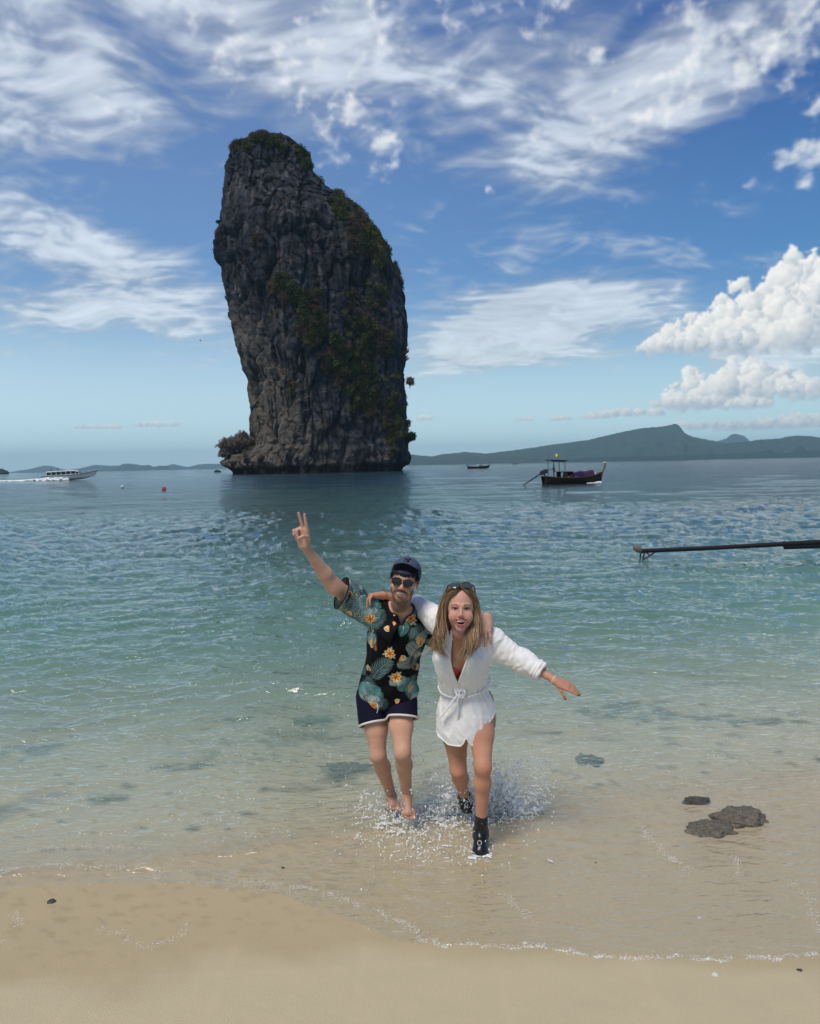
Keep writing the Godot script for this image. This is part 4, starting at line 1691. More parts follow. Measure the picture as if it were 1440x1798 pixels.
func speedboat() -> void:
	var L := 13.6
	var w := on_level(122, 843.0, 0.0)
	var root := thing("speedboat", "white cabin speedboat racing to the right on the far left, throwing up spray", "boat", w, 0.10)
	var white := vmat(0.35, 0.5)
	var m := MB.new()
	m.col = Color(0.62, 0.62, 0.60)
	hull(m, L, 3.3, 1.25, 0.85, 0.0, 1.6, 2.2)
	for k in m.v.size():
		if m.v[k].y < 0.22:
			m.c[k] = Color(0.30, 0.28, 0.24)
		m.v[k].y += 0.045 * (m.v[k].x + 4.0) + 0.12
	part(root, "hull", m.mesh(), white)
	for s in [-1.0, 1.0]:
		var st := MB.new()
		st.col = Color(0.020, 0.022, 0.03)
		var line := rail_line(L, 3.34, 1.25, 0.85, 0.0, 1.6, s, 2.2)
		var rr := []
		for k in line.size():
			line[k] += Vector3(0, -0.12 + 0.045 * (line[k].x + 4.0) + 0.12, 0)
			rr.append(0.10)
		st.tube(line, rr, 6)
		part(root, "stripe", st.mesh(), white)
	var tilt := Transform3D(Basis(Vector3.BACK, 0.045), Vector3(-1.6, 1.55, 0))
	var roof := MB.new()
	roof.col = Color(0.66, 0.66, 0.64)
	for k in 13:
		var t := k / 12.0
		for s in 7:
			var a := s / 6.0 * PI
			roof.p(tilt * Vector3(-4.4 + 9.0 * t, 1.02 + 0.22 * sin(a) - 0.45 * pow(maxf(t - 0.75, 0) / 0.25, 2.0), cos(a) * 1.35 * (1.0 - 0.35 * pow(t, 6.0))))
	for k in 12:
		for s in 6:
			var a := k * 7 + s
			roof.q(a, a + 7, a + 8, a + 1)
	part(root, "roof", roof.mesh(), white)
	var glass := mat(Color(0.012, 0.016, 0.02), 0.12)
	for k in 6:
		for s in [-1.0, 1.0]:
			var wm := MB.new()
			wm.box(tilt * xf(-3.6 + 1.35 * k, 0.52, s * 1.25, Vector3(s * 0.06, 0, 0)), Vector3(1.12, 0.72, 0.05))
			part(root, "window", wm.mesh(), glass)
	for k in 7:
		for s in [-1.0, 1.0]:
			var pm := MB.new()
			pm.col = Color(0.60, 0.60, 0.58)
			pm.box(tilt * xf(-4.27 + 1.35 * k, 0.52, s * 1.25, Vector3(s * 0.06, 0, -0.25 if k == 6 else 0.0)), Vector3(0.13, 1.05, 0.08))
			part(root, "pillar", pm.mesh(), white)
	var ws := MB.new()
	ws.box(tilt * xf(4.75, 0.42, 0, Vector3(0, 0, 0.75)), Vector3(0.05, 1.1, 2.0))
	part(root, "windscreen", ws.mesh(), glass)
	var rail := MB.new()
	rail.col = Color(0.5, 0.5, 0.5)
	for s in [-1.0, 1.0]:
		var line := []
		var rr := []
		for k in 7:
			line.append(Vector3(3.6 + 0.75 * k, 2.35 + 0.10 * k, s * (1.35 - 0.03 * k * k)))
			rr.append(0.03)
			rail.tube([line[k], line[k] + Vector3(0, -0.6, 0)], [0.025, 0.025], 5)
		rail.tube(line, rr, 5)
	part(root, "bow_rail", rail.mesh(), vmat(0.3, 0.6))
	for k in 2:
		var ob := MB.new()
		ob.col = Color(0.03, 0.03, 0.035)
		ob.box(xf(-L * 0.5 - 0.35, 0.85, -0.5 + k, Vector3(0, 0, 0.12)), Vector3(0.6, 0.75, 0.45), 0.75)
		ob.box(xf(-L * 0.5 - 0.3, 0.3, -0.5 + k), Vector3(0.22, 0.8, 0.2))
		part(root, "outboard_engine", ob.mesh(), vmat(0.35, 0.5))
	for k in 2:
		var o := thing("person", ["person in dark clothes on the speedboat's roof, nearer its stern", "person in dark clothes on the speedboat's roof, nearer its middle"][k], "person", w + Basis(Vector3.UP, 0.10) * Vector3(-4.9 + 1.9 * k, 2.55 + 0.05 * k, 0.2), 0.1)
		var b := MB.new()
		small_person(b, Vector3(0, -0.3, 0), 1.25, Color(0.05, 0.05, 0.06), Color(0.04, 0.04, 0.05), 1.5)
		part(o, "body", b.mesh(), vmat(0.8, 0.2))
	var pick := rng(63)
	for k in 5:
		var o := thing("person", ["passenger at the front of the speedboat's open bow deck", "passenger second from the front on the speedboat's bow deck", "passenger in the middle of the five on the speedboat's bow deck", "passenger fourth from the front on the speedboat's bow deck", "passenger on the bow deck closest to the speedboat's windscreen"][k], "person", w + Basis(Vector3.UP, 0.10) * Vector3(6.4 - 0.62 * k, 1.55 - 0.05 * k, pick.randf_range(-0.4, 0.6)), 0.1)
		var b := MB.new()
		small_person(b, Vector3.ZERO, 1.15 + 0.1 * pick.randf(), [Color(0.05, 0.05, 0.07), Color(0.25, 0.24, 0.22), Color(0.04, 0.05, 0.06)][k % 3], Color(0.05, 0.05, 0.06), 1.5)
		part(o, "body", b.mesh(), vmat(0.8, 0.2))
	# its wake: spray at the quarter and a long white trail
	var wk := thing("speedboat_wake", "long white wake trailing left behind the speedboat", "water", w + Vector3(-4, 0, 0.8), 0.02)
	var r := rng(64)
	var b := MB.new()
	b.ball(Transform3D.IDENTITY, Vector3.ONE, 5, 7)
	var places := []
	for k in 900:
		var t := pow(r.randf(), 1.3)
		var size := r.randf_range(0.10, 0.32) * (1.0 - 0.5 * t)
		var hump := 1.1 * exp(-pow((t - 0.12) / 0.12, 2.0)) + 0.28
		places.append(Transform3D(Basis.from_euler(Vector3(0, r.randf() * TAU, 0)).scaled(Vector3(size * 2.6, size, size * 1.8)), Vector3(4.0 - 34.0 * t, r.randf() * r.randf() * hump, r.randf_range(-1.0, 1.0) * (0.9 + 1.6 * t))))
	scatter(wk, "foam", b.mesh(), mat(Color(0.84, 0.86, 0.86), 0.6), places)


# ------------------------------------------------------------------ people
func skin_mat() -> StandardMaterial3D:
	var m := vmat(0.55, 0.42)
	m.subsurf_scatter_enabled = true
	m.subsurf_scatter_strength = 0.12
	return m


func hand(prims: Array, w: Vector3, d: Vector3, n: Vector3, size: float, fingers: Array, thumb_side := 1.0) -> Array:
	# w wrist, d towards the knuckles, n out of the palm; fingers = thumb, index .. little: [curl, curl, curl, splay]
	d = d.normalized()
	n = (n - d * n.dot(d)).normalized()
	var s := d.cross(n) * thumb_side
	var b := Basis(s, d, n)
	prims.append(Prim.ell(w + d * 0.048 * size, Vector3(0.040, 0.054, 0.017) * size, 0.012, b))
	prims.append(Prim.cap(w + s * 0.008 * size, w + d * 0.04 * size + s * 0.012 * size, 0.024 * size, 0.020 * size, 0.014))
	prims.append(Prim.cap(w - s * 0.008 * size, w + d * 0.05 * size - s * 0.018 * size, 0.022 * size, 0.018 * size, 0.014))
	var tips := []
	for k in 5:
		var f: Array = fingers[k]
		var base: Vector3
		var dir: Vector3
		var lens: Array
		var r := 0.0092 * size
		var axis: Vector3
		if k == 0:
			base = w + (d * 0.026 + s * 0.026 + n * 0.006) * size
			dir = (d * 0.62 + s * (0.75 + f[3]) + n * 0.30).normalized()
			lens = [0.040, 0.032, 0.026]
			r = 0.0112 * size
			axis = dir.cross((n * 0.8 - s * 0.5).normalized()).normalized()
		else:
			var off: float = [0.0, 0.030, 0.010, -0.010, -0.029][k]
			base = w + (d * (0.086 - 0.10 * absf(off - 0.008)) + s * off) * size
			dir = (d + s * f[3]).normalized()
			var l: float = [0.0, 0.078, 0.087, 0.080, 0.064][k]
			lens = [l * 0.46, l * 0.31, l * 0.27]
			axis = dir.cross(n).normalized()
			prims.append(Prim.cap(w + (d * 0.03 + s * off * 0.7) * size, base, r * 1.3, r * 1.15, 0.010))
		var p := base
		for j in 3:
			dir = Basis(axis, f[j]) * dir
			var q: Vector3 = p + dir * lens[j] * size
			prims.append(Prim.cap(p, q, r, r * 0.91, 0.004 if k > 0 else 0.007))
			p = q
			r *= 0.91
		tips.append([p, dir, r])
	return tips


func foot(prims: Array, ankle: Vector3, toe: Vector3, up: Vector3, size: float, toes := true) -> void:
	var d := (toe - ankle)
	d = (d - up * d.dot(up)).normalized()
	var s := up.cross(d).normalized()
	var heel := ankle - up * 0.062 * size - d * 0.035 * size
	var ball := toe - d * 0.035 * size
	prims.append(Prim.cap(ankle, heel, 0.036 * size, 0.032 * size, 0.02))
	prims.append(Prim.cap(ankle + d * 0.02, ball + up * 0.012 * size, 0.034 * size, 0.022 * size, 0.025))
	prims.append(Prim.cap(heel, ball, 0.030 * size, 0.020 * size, 0.025))
	prims.append(Prim.cap(ball - s * 0.030 * size, ball + s * 0.030 * size, 0.017 * size, 0.019 * size, 0.015))
	if toes:
		for k in 5:
			var o: float = -0.038 + 0.018 * k
			var l: float = [0.018, 0.026, 0.032, 0.036, 0.040][k]
			var r: float = [0.0085, 0.009, 0.0095, 0.010, 0.0135][k]
			var b := ball + s * o * size
			prims.append(Prim.cap(b, b + (d * l - up * 0.006) * size, r * size * 1.1, r * size, 0.004))


func head_prims(prims: Array, o: Transform3D, female: bool) -> void:
	var k := o.basis.x.length()
	var b := o.basis.orthonormalized()
	var e := func(c: Vector3, r: Vector3, blend: float) -> void: prims.append(Prim.ell(o * c, r * k, blend, b))
	var c := func(p: Vector3, q: Vector3, r0: float, r1: float, blend: float) -> void: prims.append(Prim.cap(o * p, o * q, r0 * k, r1 * k, blend))
	var j := 1.05 if female else 1.04
	e.call(Vector3(0, 0.038, -0.014), Vector3(0.075, 0.086, 0.094), 0.02)
	e.call(Vector3(0, -0.030, 0.020), Vector3(0.060 * j, 0.080, 0.064), 0.03)
	e.call(Vector3(0, -0.062, 0.018), Vector3(0.054 * j, 0.046, 0.056), 0.02)
	e.call(Vector3(0, -0.104, 0.056), Vector3(0.024 * j, 0.020, 0.020), 0.02)
	for s in [-1.0, 1.0]:
		e.call(Vector3(s * 0.037, -0.034, 0.056), Vector3(0.024, 0.022, 0.024), 0.02)
		c.call(Vector3(s * 0.012, 0.020, 0.080), Vector3(s * 0.042, 0.019, 0.066), 0.007 if female else 0.010, 0.007, 0.016)
		e.call(Vector3(s * (0.0085 if female else 0.0105), -0.034 if female else -0.037, 0.090), Vector3(0.0078 if female else 0.0095, 0.007, 0.010), 0.006)
		e.call(Vector3(s * 0.075, -0.004, -0.012), Vector3(0.008, 0.026, 0.017), 0.006)
		prims.append(Prim.ell(o * Vector3(s * 0.031, 0.000, 0.099), Vector3(0.021, 0.010, 0.016) * k, 0.012, b).minus())
		if female:
			prims.append(Prim.ell(o * Vector3(s * 0.031, -0.0002, 0.084), Vector3(0.0145, 0.0026, 0.016) * k, 0.002, b).minus())
	c.call(Vector3(0, 0.008, 0.080), Vector3(0, -0.028 if female else -0.031, 0.099), 0.006 if female else 0.0075, 0.0088 if female else 0.0112, 0.010)
	# lips, then the open mouth
	var drop := -0.0056 if female else 0.0
	for s in [-1.0, 1.0]:
		c.call(Vector3(0, -0.0575, 0.0895), Vector3(s * 0.033, -0.0535, 0.074), 0.0058, 0.0035, 0.004)
		c.call(Vector3(0, -0.075 + drop * 1.7, 0.0850), Vector3(s * 0.018, -0.071 + drop * 1.4, 0.081), 0.0066, 0.006, 0.004)
		c.call(Vector3(s * 0.018, -0.071 + drop * 1.4, 0.081), Vector3(s * 0.033, -0.055, 0.073), 0.006, 0.0035, 0.004)
		e.call(Vector3(s * 0.045, -0.046, 0.056), Vector3(0.016, 0.022, 0.018), 0.020)
	prims.append(Prim.ell(o * Vector3(0, -0.0655 + drop * 0.8, 0.090), Vector3(0.0245, 0.0062 - drop * 0.90, 0.024) * k, 0.003, b).minus())
	for s in [-1.0, 1.0]:
		prims.append(Prim.cap(o * Vector3(s * 0.008, -0.0635 + drop * 0.4, 0.089), o * Vector3(s * 0.0305, -0.0565, 0.076), (0.0052 - drop * 0.5) * k, 0.0028 * k, 0.003).minus())


func neck_prims(prims: Array, o: Transform3D, base: Vector3, r: float) -> void:
	prims.append(Prim.cap(o * Vector3(0, -0.05, -0.012), base, r * 0.94, r * 1.08, 0.03))


func face_colour(q: Vector3, skin: Color, female: bool, n: FastNoiseLite) -> Color:
	var c := skin
	var t := n.get_noise_3dv(q * 60.0)
	c = c.lerp(Color(skin.r * 1.02, skin.g * 0.80, skin.b * 0.74), 0.6 * exp(-(pow(absf(q.x) - 0.036, 2.0) + pow(q.y + 0.034, 2.0)) / 0.00065) * smoothstep(0.03, 0.06, q.z))
	c = c.lerp(Color(skin.r * 1.02, skin.g * 0.80, skin.b * 0.74), 0.5 * exp(-(q.x * q.x + pow(q.y + 0.034, 2.0)) / 0.0003) * smoothstep(0.08, 0.09, q.z))
	c = Color(c.r * (1.0 + 0.05 * t), c.g * (1.0 + 0.05 * t), c.b * (1.0 + 0.05 * t))
	var drop := -0.0056 if female else 0.0
	var my := -0.0655 + drop * 0.8
	var cy := q.y - my - 6.0 * q.x * q.x
	var g := pow(q.x / 0.031, 2.0) + pow(cy / (0.0066 - drop * 0.95), 2.0)
	if q.z > 0.058:
		var lip := pow(q.x / 0.038, 2.0) + pow((cy - 0.001) / (0.0150 - drop * 1.1), 2.0)
		var lipc := Color(0.44, 0.105, 0.095) if female else Color(0.34, 0.15, 0.125)
		c = c.lerp(lipc, 0.85 * (1.0 - smoothstep(0.75, 1.1, lip)))
		if g < 1.2 and q.z < 0.0835 - 13.0 * q.x * q.x:
			c = Color(0.07, 0.018, 0.018)
	if female:
		# lash lines and brows
		for s in [-1.0, 1.0]:
			var ex: float = q.x * s - 0.031
			if q.z > 0.05:
				var brow := exp(-pow((q.y - 0.0235 + 12.0 * ex * ex) / 0.0034, 2.0)) * smoothstep(0.020, 0.015, absf(ex - 0.003))
				c = c.lerp(Color(0.13, 0.072, 0.042), 0.65 * brow)
				var lash := exp(-pow((q.y - 0.0085 + 16.0 * ex * ex) / 0.0034, 2.0)) * smoothstep(0.021, 0.015, absf(ex))
				c = c.lerp(Color(0.05, 0.028, 0.02), 0.9 * lash)
				var lowl := exp(-pow((q.y + 0.0075 - 14.0 * ex * ex) / 0.0025, 2.0)) * smoothstep(0.019, 0.014, absf(ex))
				c = c.lerp(Color(0.14, 0.07, 0.05), 0.6 * lowl)
	else:
		var stub := Color(0.060, 0.036, 0.025)
		var moust := exp(-pow((q.y + 0.0475 + 0.25 * absf(q.x) * absf(q.x) / 0.03) / 0.0062, 2.0)) * smoothstep(0.042, 0.032, absf(q.x)) * smoothstep(0.06, 0.075, q.z)
		var jaw := smoothstep(-0.078, -0.092, q.y + 0.018 * t) * smoothstep(-0.03, 0.03, q.z) * (0.55 + 0.45 * smoothstep(-0.09, -0.105, q.y))
		var side := smoothstep(0.043, 0.055, absf(q.x) + 0.006 * t) * smoothstep(-0.025, -0.05, q.y) * smoothstep(-0.03, -0.01, q.z)
		var under := exp(-pow((q.y + 0.088) / 0.006, 2.0)) * smoothstep(0.014, 0.008, absf(q.x)) * smoothstep(0.06, 0.07, q.z)
		var corner := exp(-(pow(absf(q.x) - 0.037, 2.0) / 0.00006 + pow(q.y + 0.068, 2.0) / 0.0004)) * smoothstep(0.05, 0.06, q.z)
		if not (g < 1.0):
			c = c.lerp(stub, clampf(0.85 * moust + 0.78 * maxf(jaw, side) + 0.5 * under + 0.6 * corner, 0.0, 0.9))
		# hair above the ears and under the cap
		if (q.z < 0.045 and q.y > 0.0 + 0.4 * q.z and absf(q.x) > 0.04 and q.z > -0.005) or (q.y > 0.045) or (q.z < -0.025 and q.y > -0.055):
			c = Color(0.022, 0.015, 0.011)
	return c


func eyes(root: Node3D, o: Transform3D, iris: Color) -> void:
	for s in [-1.0, 1.0]:
		var m := MB.new()
		m.ball(Transform3D(o.basis, o * Vector3(s * 0.0298, -0.0002, 0.0632)), Vector3.ONE * 0.0132, 24, 32)
		for k in m.v.size():
			var q := o.affine_inverse() * m.v[k] - Vector3(s * 0.0298, -0.0002, 0.0)
			var r := Vector2(q.x, q.y).length()
			m.c[k] = Color(0.012, 0.010, 0.010) if r < 0.0036 else (iris if r < 0.0074 else Color(0.40, 0.35, 0.33))
		part(root, "eye", m.mesh(), vmat(0.12, 0.5))


func teeth(root: Node3D, o: Transform3D, female: bool) -> void:
	var m := MB.new()
	m.col = Color(0.80, 0.71, 0.60)
	var y := -0.0640 if female else -0.0640
	var hgt := 0.0105 if female else 0.0095
	for k in 10:
		var a := (k - 4.5) * 0.185
		var x := sin(a) * 0.0345
		var z := 0.0800 - (1.0 - cos(a)) * 0.036
		m.box(o * Transform3D(Basis(Vector3.UP, a * 0.8), Vector3(x, y + 5.5 * x * x, z)), Vector3(0.0063, hgt * (1.0 if absf(k - 4.5) < 1.0 else 0.88), 0.006))
	part(root, "teeth", m.mesh(), vmat(0.25, 0.5))


func shades(parent: Node3D, o: Transform3D, where: Transform3D, frame_c: Color, lens_c: Color, wide := 0.031, rx := 0.0255, ry := 0.0235) -> void:
	var t := o * where
	var g := part(parent, "sunglasses", frame_mesh(t, wide, rx, ry, frame_c), vmat(0.25, 0.5))
	for s in [-1.0, 1.0]:
		var m := MB.new()
		m.col = lens_c
		var first := m.p(t * Vector3(s * wide, 0, 0.0035))
		var back := m.p(t * Vector3(s * wide, 0, -0.001))
		for k in 25:
			var a := TAU * k / 24.0
			var p := Vector3(s * wide + cos(a) * rx * 0.97, sin(a) * ry * (1.0 if sin(a) < 0 else 0.88), -0.10 * pow(absf(s * wide + cos(a) * rx), 2.0) / 0.05)
			m.p(t * (p + Vector3(0, 0, 0.001)))
			m.p(t * (p - Vector3(0, 0, 0.001)))
		for k in 24:
			m.t(first, first + 2 + 2 * k, first + 4 + 2 * k)
			m.t(back, first + 5 + 2 * k, first + 3 + 2 * k)
		part(g, "lens", m.mesh(), vmat(0.10, 0.5))


func frame_mesh(t: Transform3D, wide: float, rx: float, ry: float, c: Color) -> ArrayMesh:
	var m := MB.new()
	m.col = c
	var k1 := t.basis.x.length()
	for s in [-1.0, 1.0]:
		var ring := []
		var rr := []
		for k in 25:
			var a := TAU * k / 24.0
			ring.append(t * Vector3(s * wide + cos(a) * rx, sin(a) * ry * (1.0 if sin(a) < 0 else 0.88), -0.10 * pow(absf(s * wide + cos(a) * rx), 2.0) / 0.05))
			rr.append((0.0026 if sin(a) < 0.3 else 0.0036) * k1)
		m.tube(ring, rr, 6, 1.0, false)
		var ox := wide + rx
		m.tube([t * Vector3(s * (ox - 0.002), 0.009, -0.006), t * Vector3(s * 0.071, 0.010, -0.022), t * Vector3(s * 0.080, 0.009, -0.065), t * Vector3(s * 0.081, 0.004, -0.100), t * Vector3(s * 0.079, -0.012, -0.118)], [0.0036 * k1, 0.0034 * k1, 0.0024 * k1, 0.0024 * k1, 0.0028 * k1], 6)
	m.tube([t * Vector3(-wide + rx * 0.9, 0.008, 0.0), t * Vector3(0, 0.012, 0.003), t * Vector3(wide - rx * 0.9, 0.008, 0.0)], [0.003 * k1, 0.0026 * k1, 0.003 * k1], 6)
	return m.mesh()


func strands(m: MB, curves: Array, n: int, r: float, spread: float, tones: Array, pick: RandomNumberGenerator, wave := 0.012) -> void:
	# each curve is a guide of points; hairs run beside it in tapering locks
	for g in curves:
		for k in n:
			var off := Vector3(pick.randfn(), pick.randfn(), pick.randfn()) * spread * 0.45
			var ph := pick.randf() * TAU
			var f := pick.randf_range(0.7, 1.3)
			var pts := []
			var rad := []
			var steps := 13
			var stop := pick.randf_range(0.70, 1.0)
			for j in steps + 1:
				var t := float(j) / steps * stop
				var x: float = t * (g.size() - 1)
				var a := mini(int(x), g.size() - 2)
				var p: Vector3 = (g[a] as Vector3).cubic_interpolate(g[a + 1], g[maxi(a - 1, 0)], g[mini(a + 2, g.size() - 1)], x - a)
				var w := wave * smoothstep(0.25, 0.9, t)
				p += off * (0.35 + 0.65 * sin(minf(t * 1.6, 1.0) * PI * 0.5)) + Vector3(sin(ph + t * 9.0 * f), 0, cos(ph + t * 8.0 * f)) * w
				pts.append(p)
				rad.append(r * (0.7 + 0.5 * sin(t * PI)) * (1.0 - 0.85 * pow(t / stop, 6.0)))
			var tone: Color = tones[pick.randi() % tones.size()]
			var first := m.v.size()
			m.col = tone
			m.tube(pts, rad, 4, 0.6, false)


# ---- the printed shirt: palm fronds, broad leaves and lilies on near-black
func blade(im: Image, a: Vector2, b: Vector2, w: float, c0: Color, c1: Color, bend := 0.0, power := 0.7) -> void:
	var d := b - a
	var l := d.length()
	if l < 1.0:
		return
	d /= l
	var s := Vector2(-d.y, d.x)
	var n := im.get_width()
	var steps := int(l * 1.6)
	for k in steps:
		var t := float(k) / steps
		var wid := w * pow(maxf(sin(PI * (0.06 + 0.94 * t)), 0.0), power)
		var p := a + d * l * t + s * bend * sin(t * PI) * l
		var m := maxi(int(wid * 3.0), 1)
		for j in range(-m, m + 1):
			var q := p + s * wid * j / m
			var c := c0.lerp(c1, clampf(absf(float(j) / m), 0.0, 1.0))
			im.set_pixel(posmod(int(q.x), n), posmod(int(q.y), n), c)


func frond(im: Image, a: Vector2, ang: float, l: float, c: Color, pick: RandomNumberGenerator, curl := 0.5) -> void:
	var p := a
	var steps := 15
	for k in steps:
		var t := float(k) / steps
		var dir := Vector2(cos(ang + curl * t), sin(ang + curl * t))
		for s in [-1.0, 1.0]:
			var la: float = ang + curl * t + s * (1.05 - 0.55 * t)
			var ll := l * 0.42 * sin(PI * (0.22 + 0.72 * t)) * pick.randf_range(0.9, 1.1)
			var tone := pick.randf_range(0.75, 1.15)
			blade(im, p, p + Vector2(cos(la), sin(la)) * ll, l * 0.0155, Color(c.r * tone, c.g * tone, c.b * tone), Color(c.r * 0.75, c.g * 0.8, c.b * 0.8), 0.06 * s)
		blade(im, p, p + dir * l / steps * 1.3, l * 0.010, c, c)
		p += dir * l / steps


func broad_leaf(im: Image, a: Vector2, ang: float, l: float, pick: RandomNumberGenerator) -> void:
	var teal := Color(0.24, 0.46, 0.45)
	for k in 15:
		var t := (k + 0.5) / 15.0
		for s in [-1.0, 1.0]:
			var p := a + Vector2(cos(ang), sin(ang)) * l * t
			var la: float = ang + s * (1.15 - 0.5 * t)
			var ll := l * 0.46 * sin(PI * (0.12 + 0.86 * t))
			var tone := pick.randf_range(0.8, 1.2)
			blade(im, p, p + Vector2(cos(la), sin(la)) * ll, l * 0.050, Color(0.42 * tone, 0.64 * tone, 0.62 * tone), Color(teal.r * tone, teal.g * tone, teal.b * tone), 0.0, 0.5)
			blade(im, p, p + Vector2(cos(la), sin(la)) * ll * 0.9, l * 0.008, Color(0.08, 0.20, 0.20), Color(0.08, 0.2, 0.2))
	blade(im, a, a + Vector2(cos(ang), sin(ang)) * l, l * 0.014, Color(0.55, 0.74, 0.70), Color(0.4, 0.6, 0.58))


func lily(im: Image, c: Vector2, r: float, turn: float, bud := false) -> void:
	if not bud:
		for k in 3:
			var a := turn + TAU * k / 3.0 + 0.5
			blade(im, c, c + Vector2(cos(a), sin(a)) * r * 1.35, r * 0.24, Color(0.72, 0.78, 0.72), Color(0.50, 0.62, 0.60))
	for k in (3 if bud else 6):
		var a := turn + (TAU * k / 6.0 if not bud else (k - 1) * 0.42)
		var e := c + Vector2(cos(a), sin(a)) * r * (1.0 if k % 2 else 1.08)
		blade(im, c, e, r * 0.29, Color(0.93, 0.60, 0.20), Color(0.99, 0.86, 0.60), 0.05, 0.8)
		blade(im, c, c.lerp(e, 0.8), r * 0.15, Color(0.88, 0.45, 0.10), Color(0.93, 0.60, 0.20), 0.05, 0.9)
		blade(im, c, c.lerp(e, 0.85), r * 0.045, Color(0.72, 0.27, 0.07), Color(0.80, 0.36, 0.10))
	if not bud:
		for k in 6:
			var a := turn + 0.3 + TAU * k / 6.0
			blade(im, c, c + Vector2(cos(a), sin(a)) * r * 0.34, r * 0.03, Color(0.45, 0.16, 0.04), Color(0.45, 0.16, 0.04))
	else:
		blade(im, c - Vector2(cos(turn), sin(turn)) * r * 0.15, c + Vector2(cos(turn + 0.9), sin(turn + 0.9)) * r * 0.8, r * 0.16, Color(0.78, 0.82, 0.78), Color(0.55, 0.66, 0.64))


func floral() -> ImageTexture:
	var n := 1024
	var im := Image.create(n, n, false, Image.FORMAT_RGBA8)
	im.fill(Color(0.030, 0.034, 0.062))
	var pick := rng(91)
	for k in 17:
		var c := Vector2(pick.randf() * n, pick.randf() * n)
		frond(im, c, pick.randf() * TAU, pick.randf_range(220, 340), [Color(0.70, 0.77, 0.74), Color(0.46, 0.56, 0.56), Color(0.80, 0.83, 0.80), Color(0.36, 0.50, 0.50)][k % 4], pick, pick.randf_range(-0.8, 0.8))
	var spots := [Vector2(300, 140), Vector2(820, 230), Vector2(200, 640), Vector2(640, 560), Vector2(900, 800)]
	for k in spots.size():
		broad_leaf(im, spots[k], pick.randf() * TAU, pick.randf_range(140, 190), pick)
	for k in 6:
		var c := Vector2(pick.randf() * n, pick.randf() * n)
		frond(im, c, pick.randf() * TAU, pick.randf_range(180, 260), [Color(0.66, 0.72, 0.70), Color(0.50, 0.60, 0.60)][k % 2], pick, pick.randf_range(-0.8, 0.8))
	for e in [[150, 120, 66], [560, 210, 74], [905, 470, 62], [330, 480, 66], [720, 760, 70], [90, 850, 64], [430, 720, 56]]:
		lily(im, Vector2(e[0], e[1]), e[2], pick.randf() * TAU)
	for e in [[350, 250, 70], [700, 380, 66], [520, 560, 62], [180, 400, 50], [880, 640, 64], [260, 930, 66], [840, 60, 66], [600, 960, 58], [40, 560, 54]]:
		lily(im, Vector2(e[0], e[1]), e[2], pick.randf() * TAU, true)
	return ImageTexture.create_from_image(im)


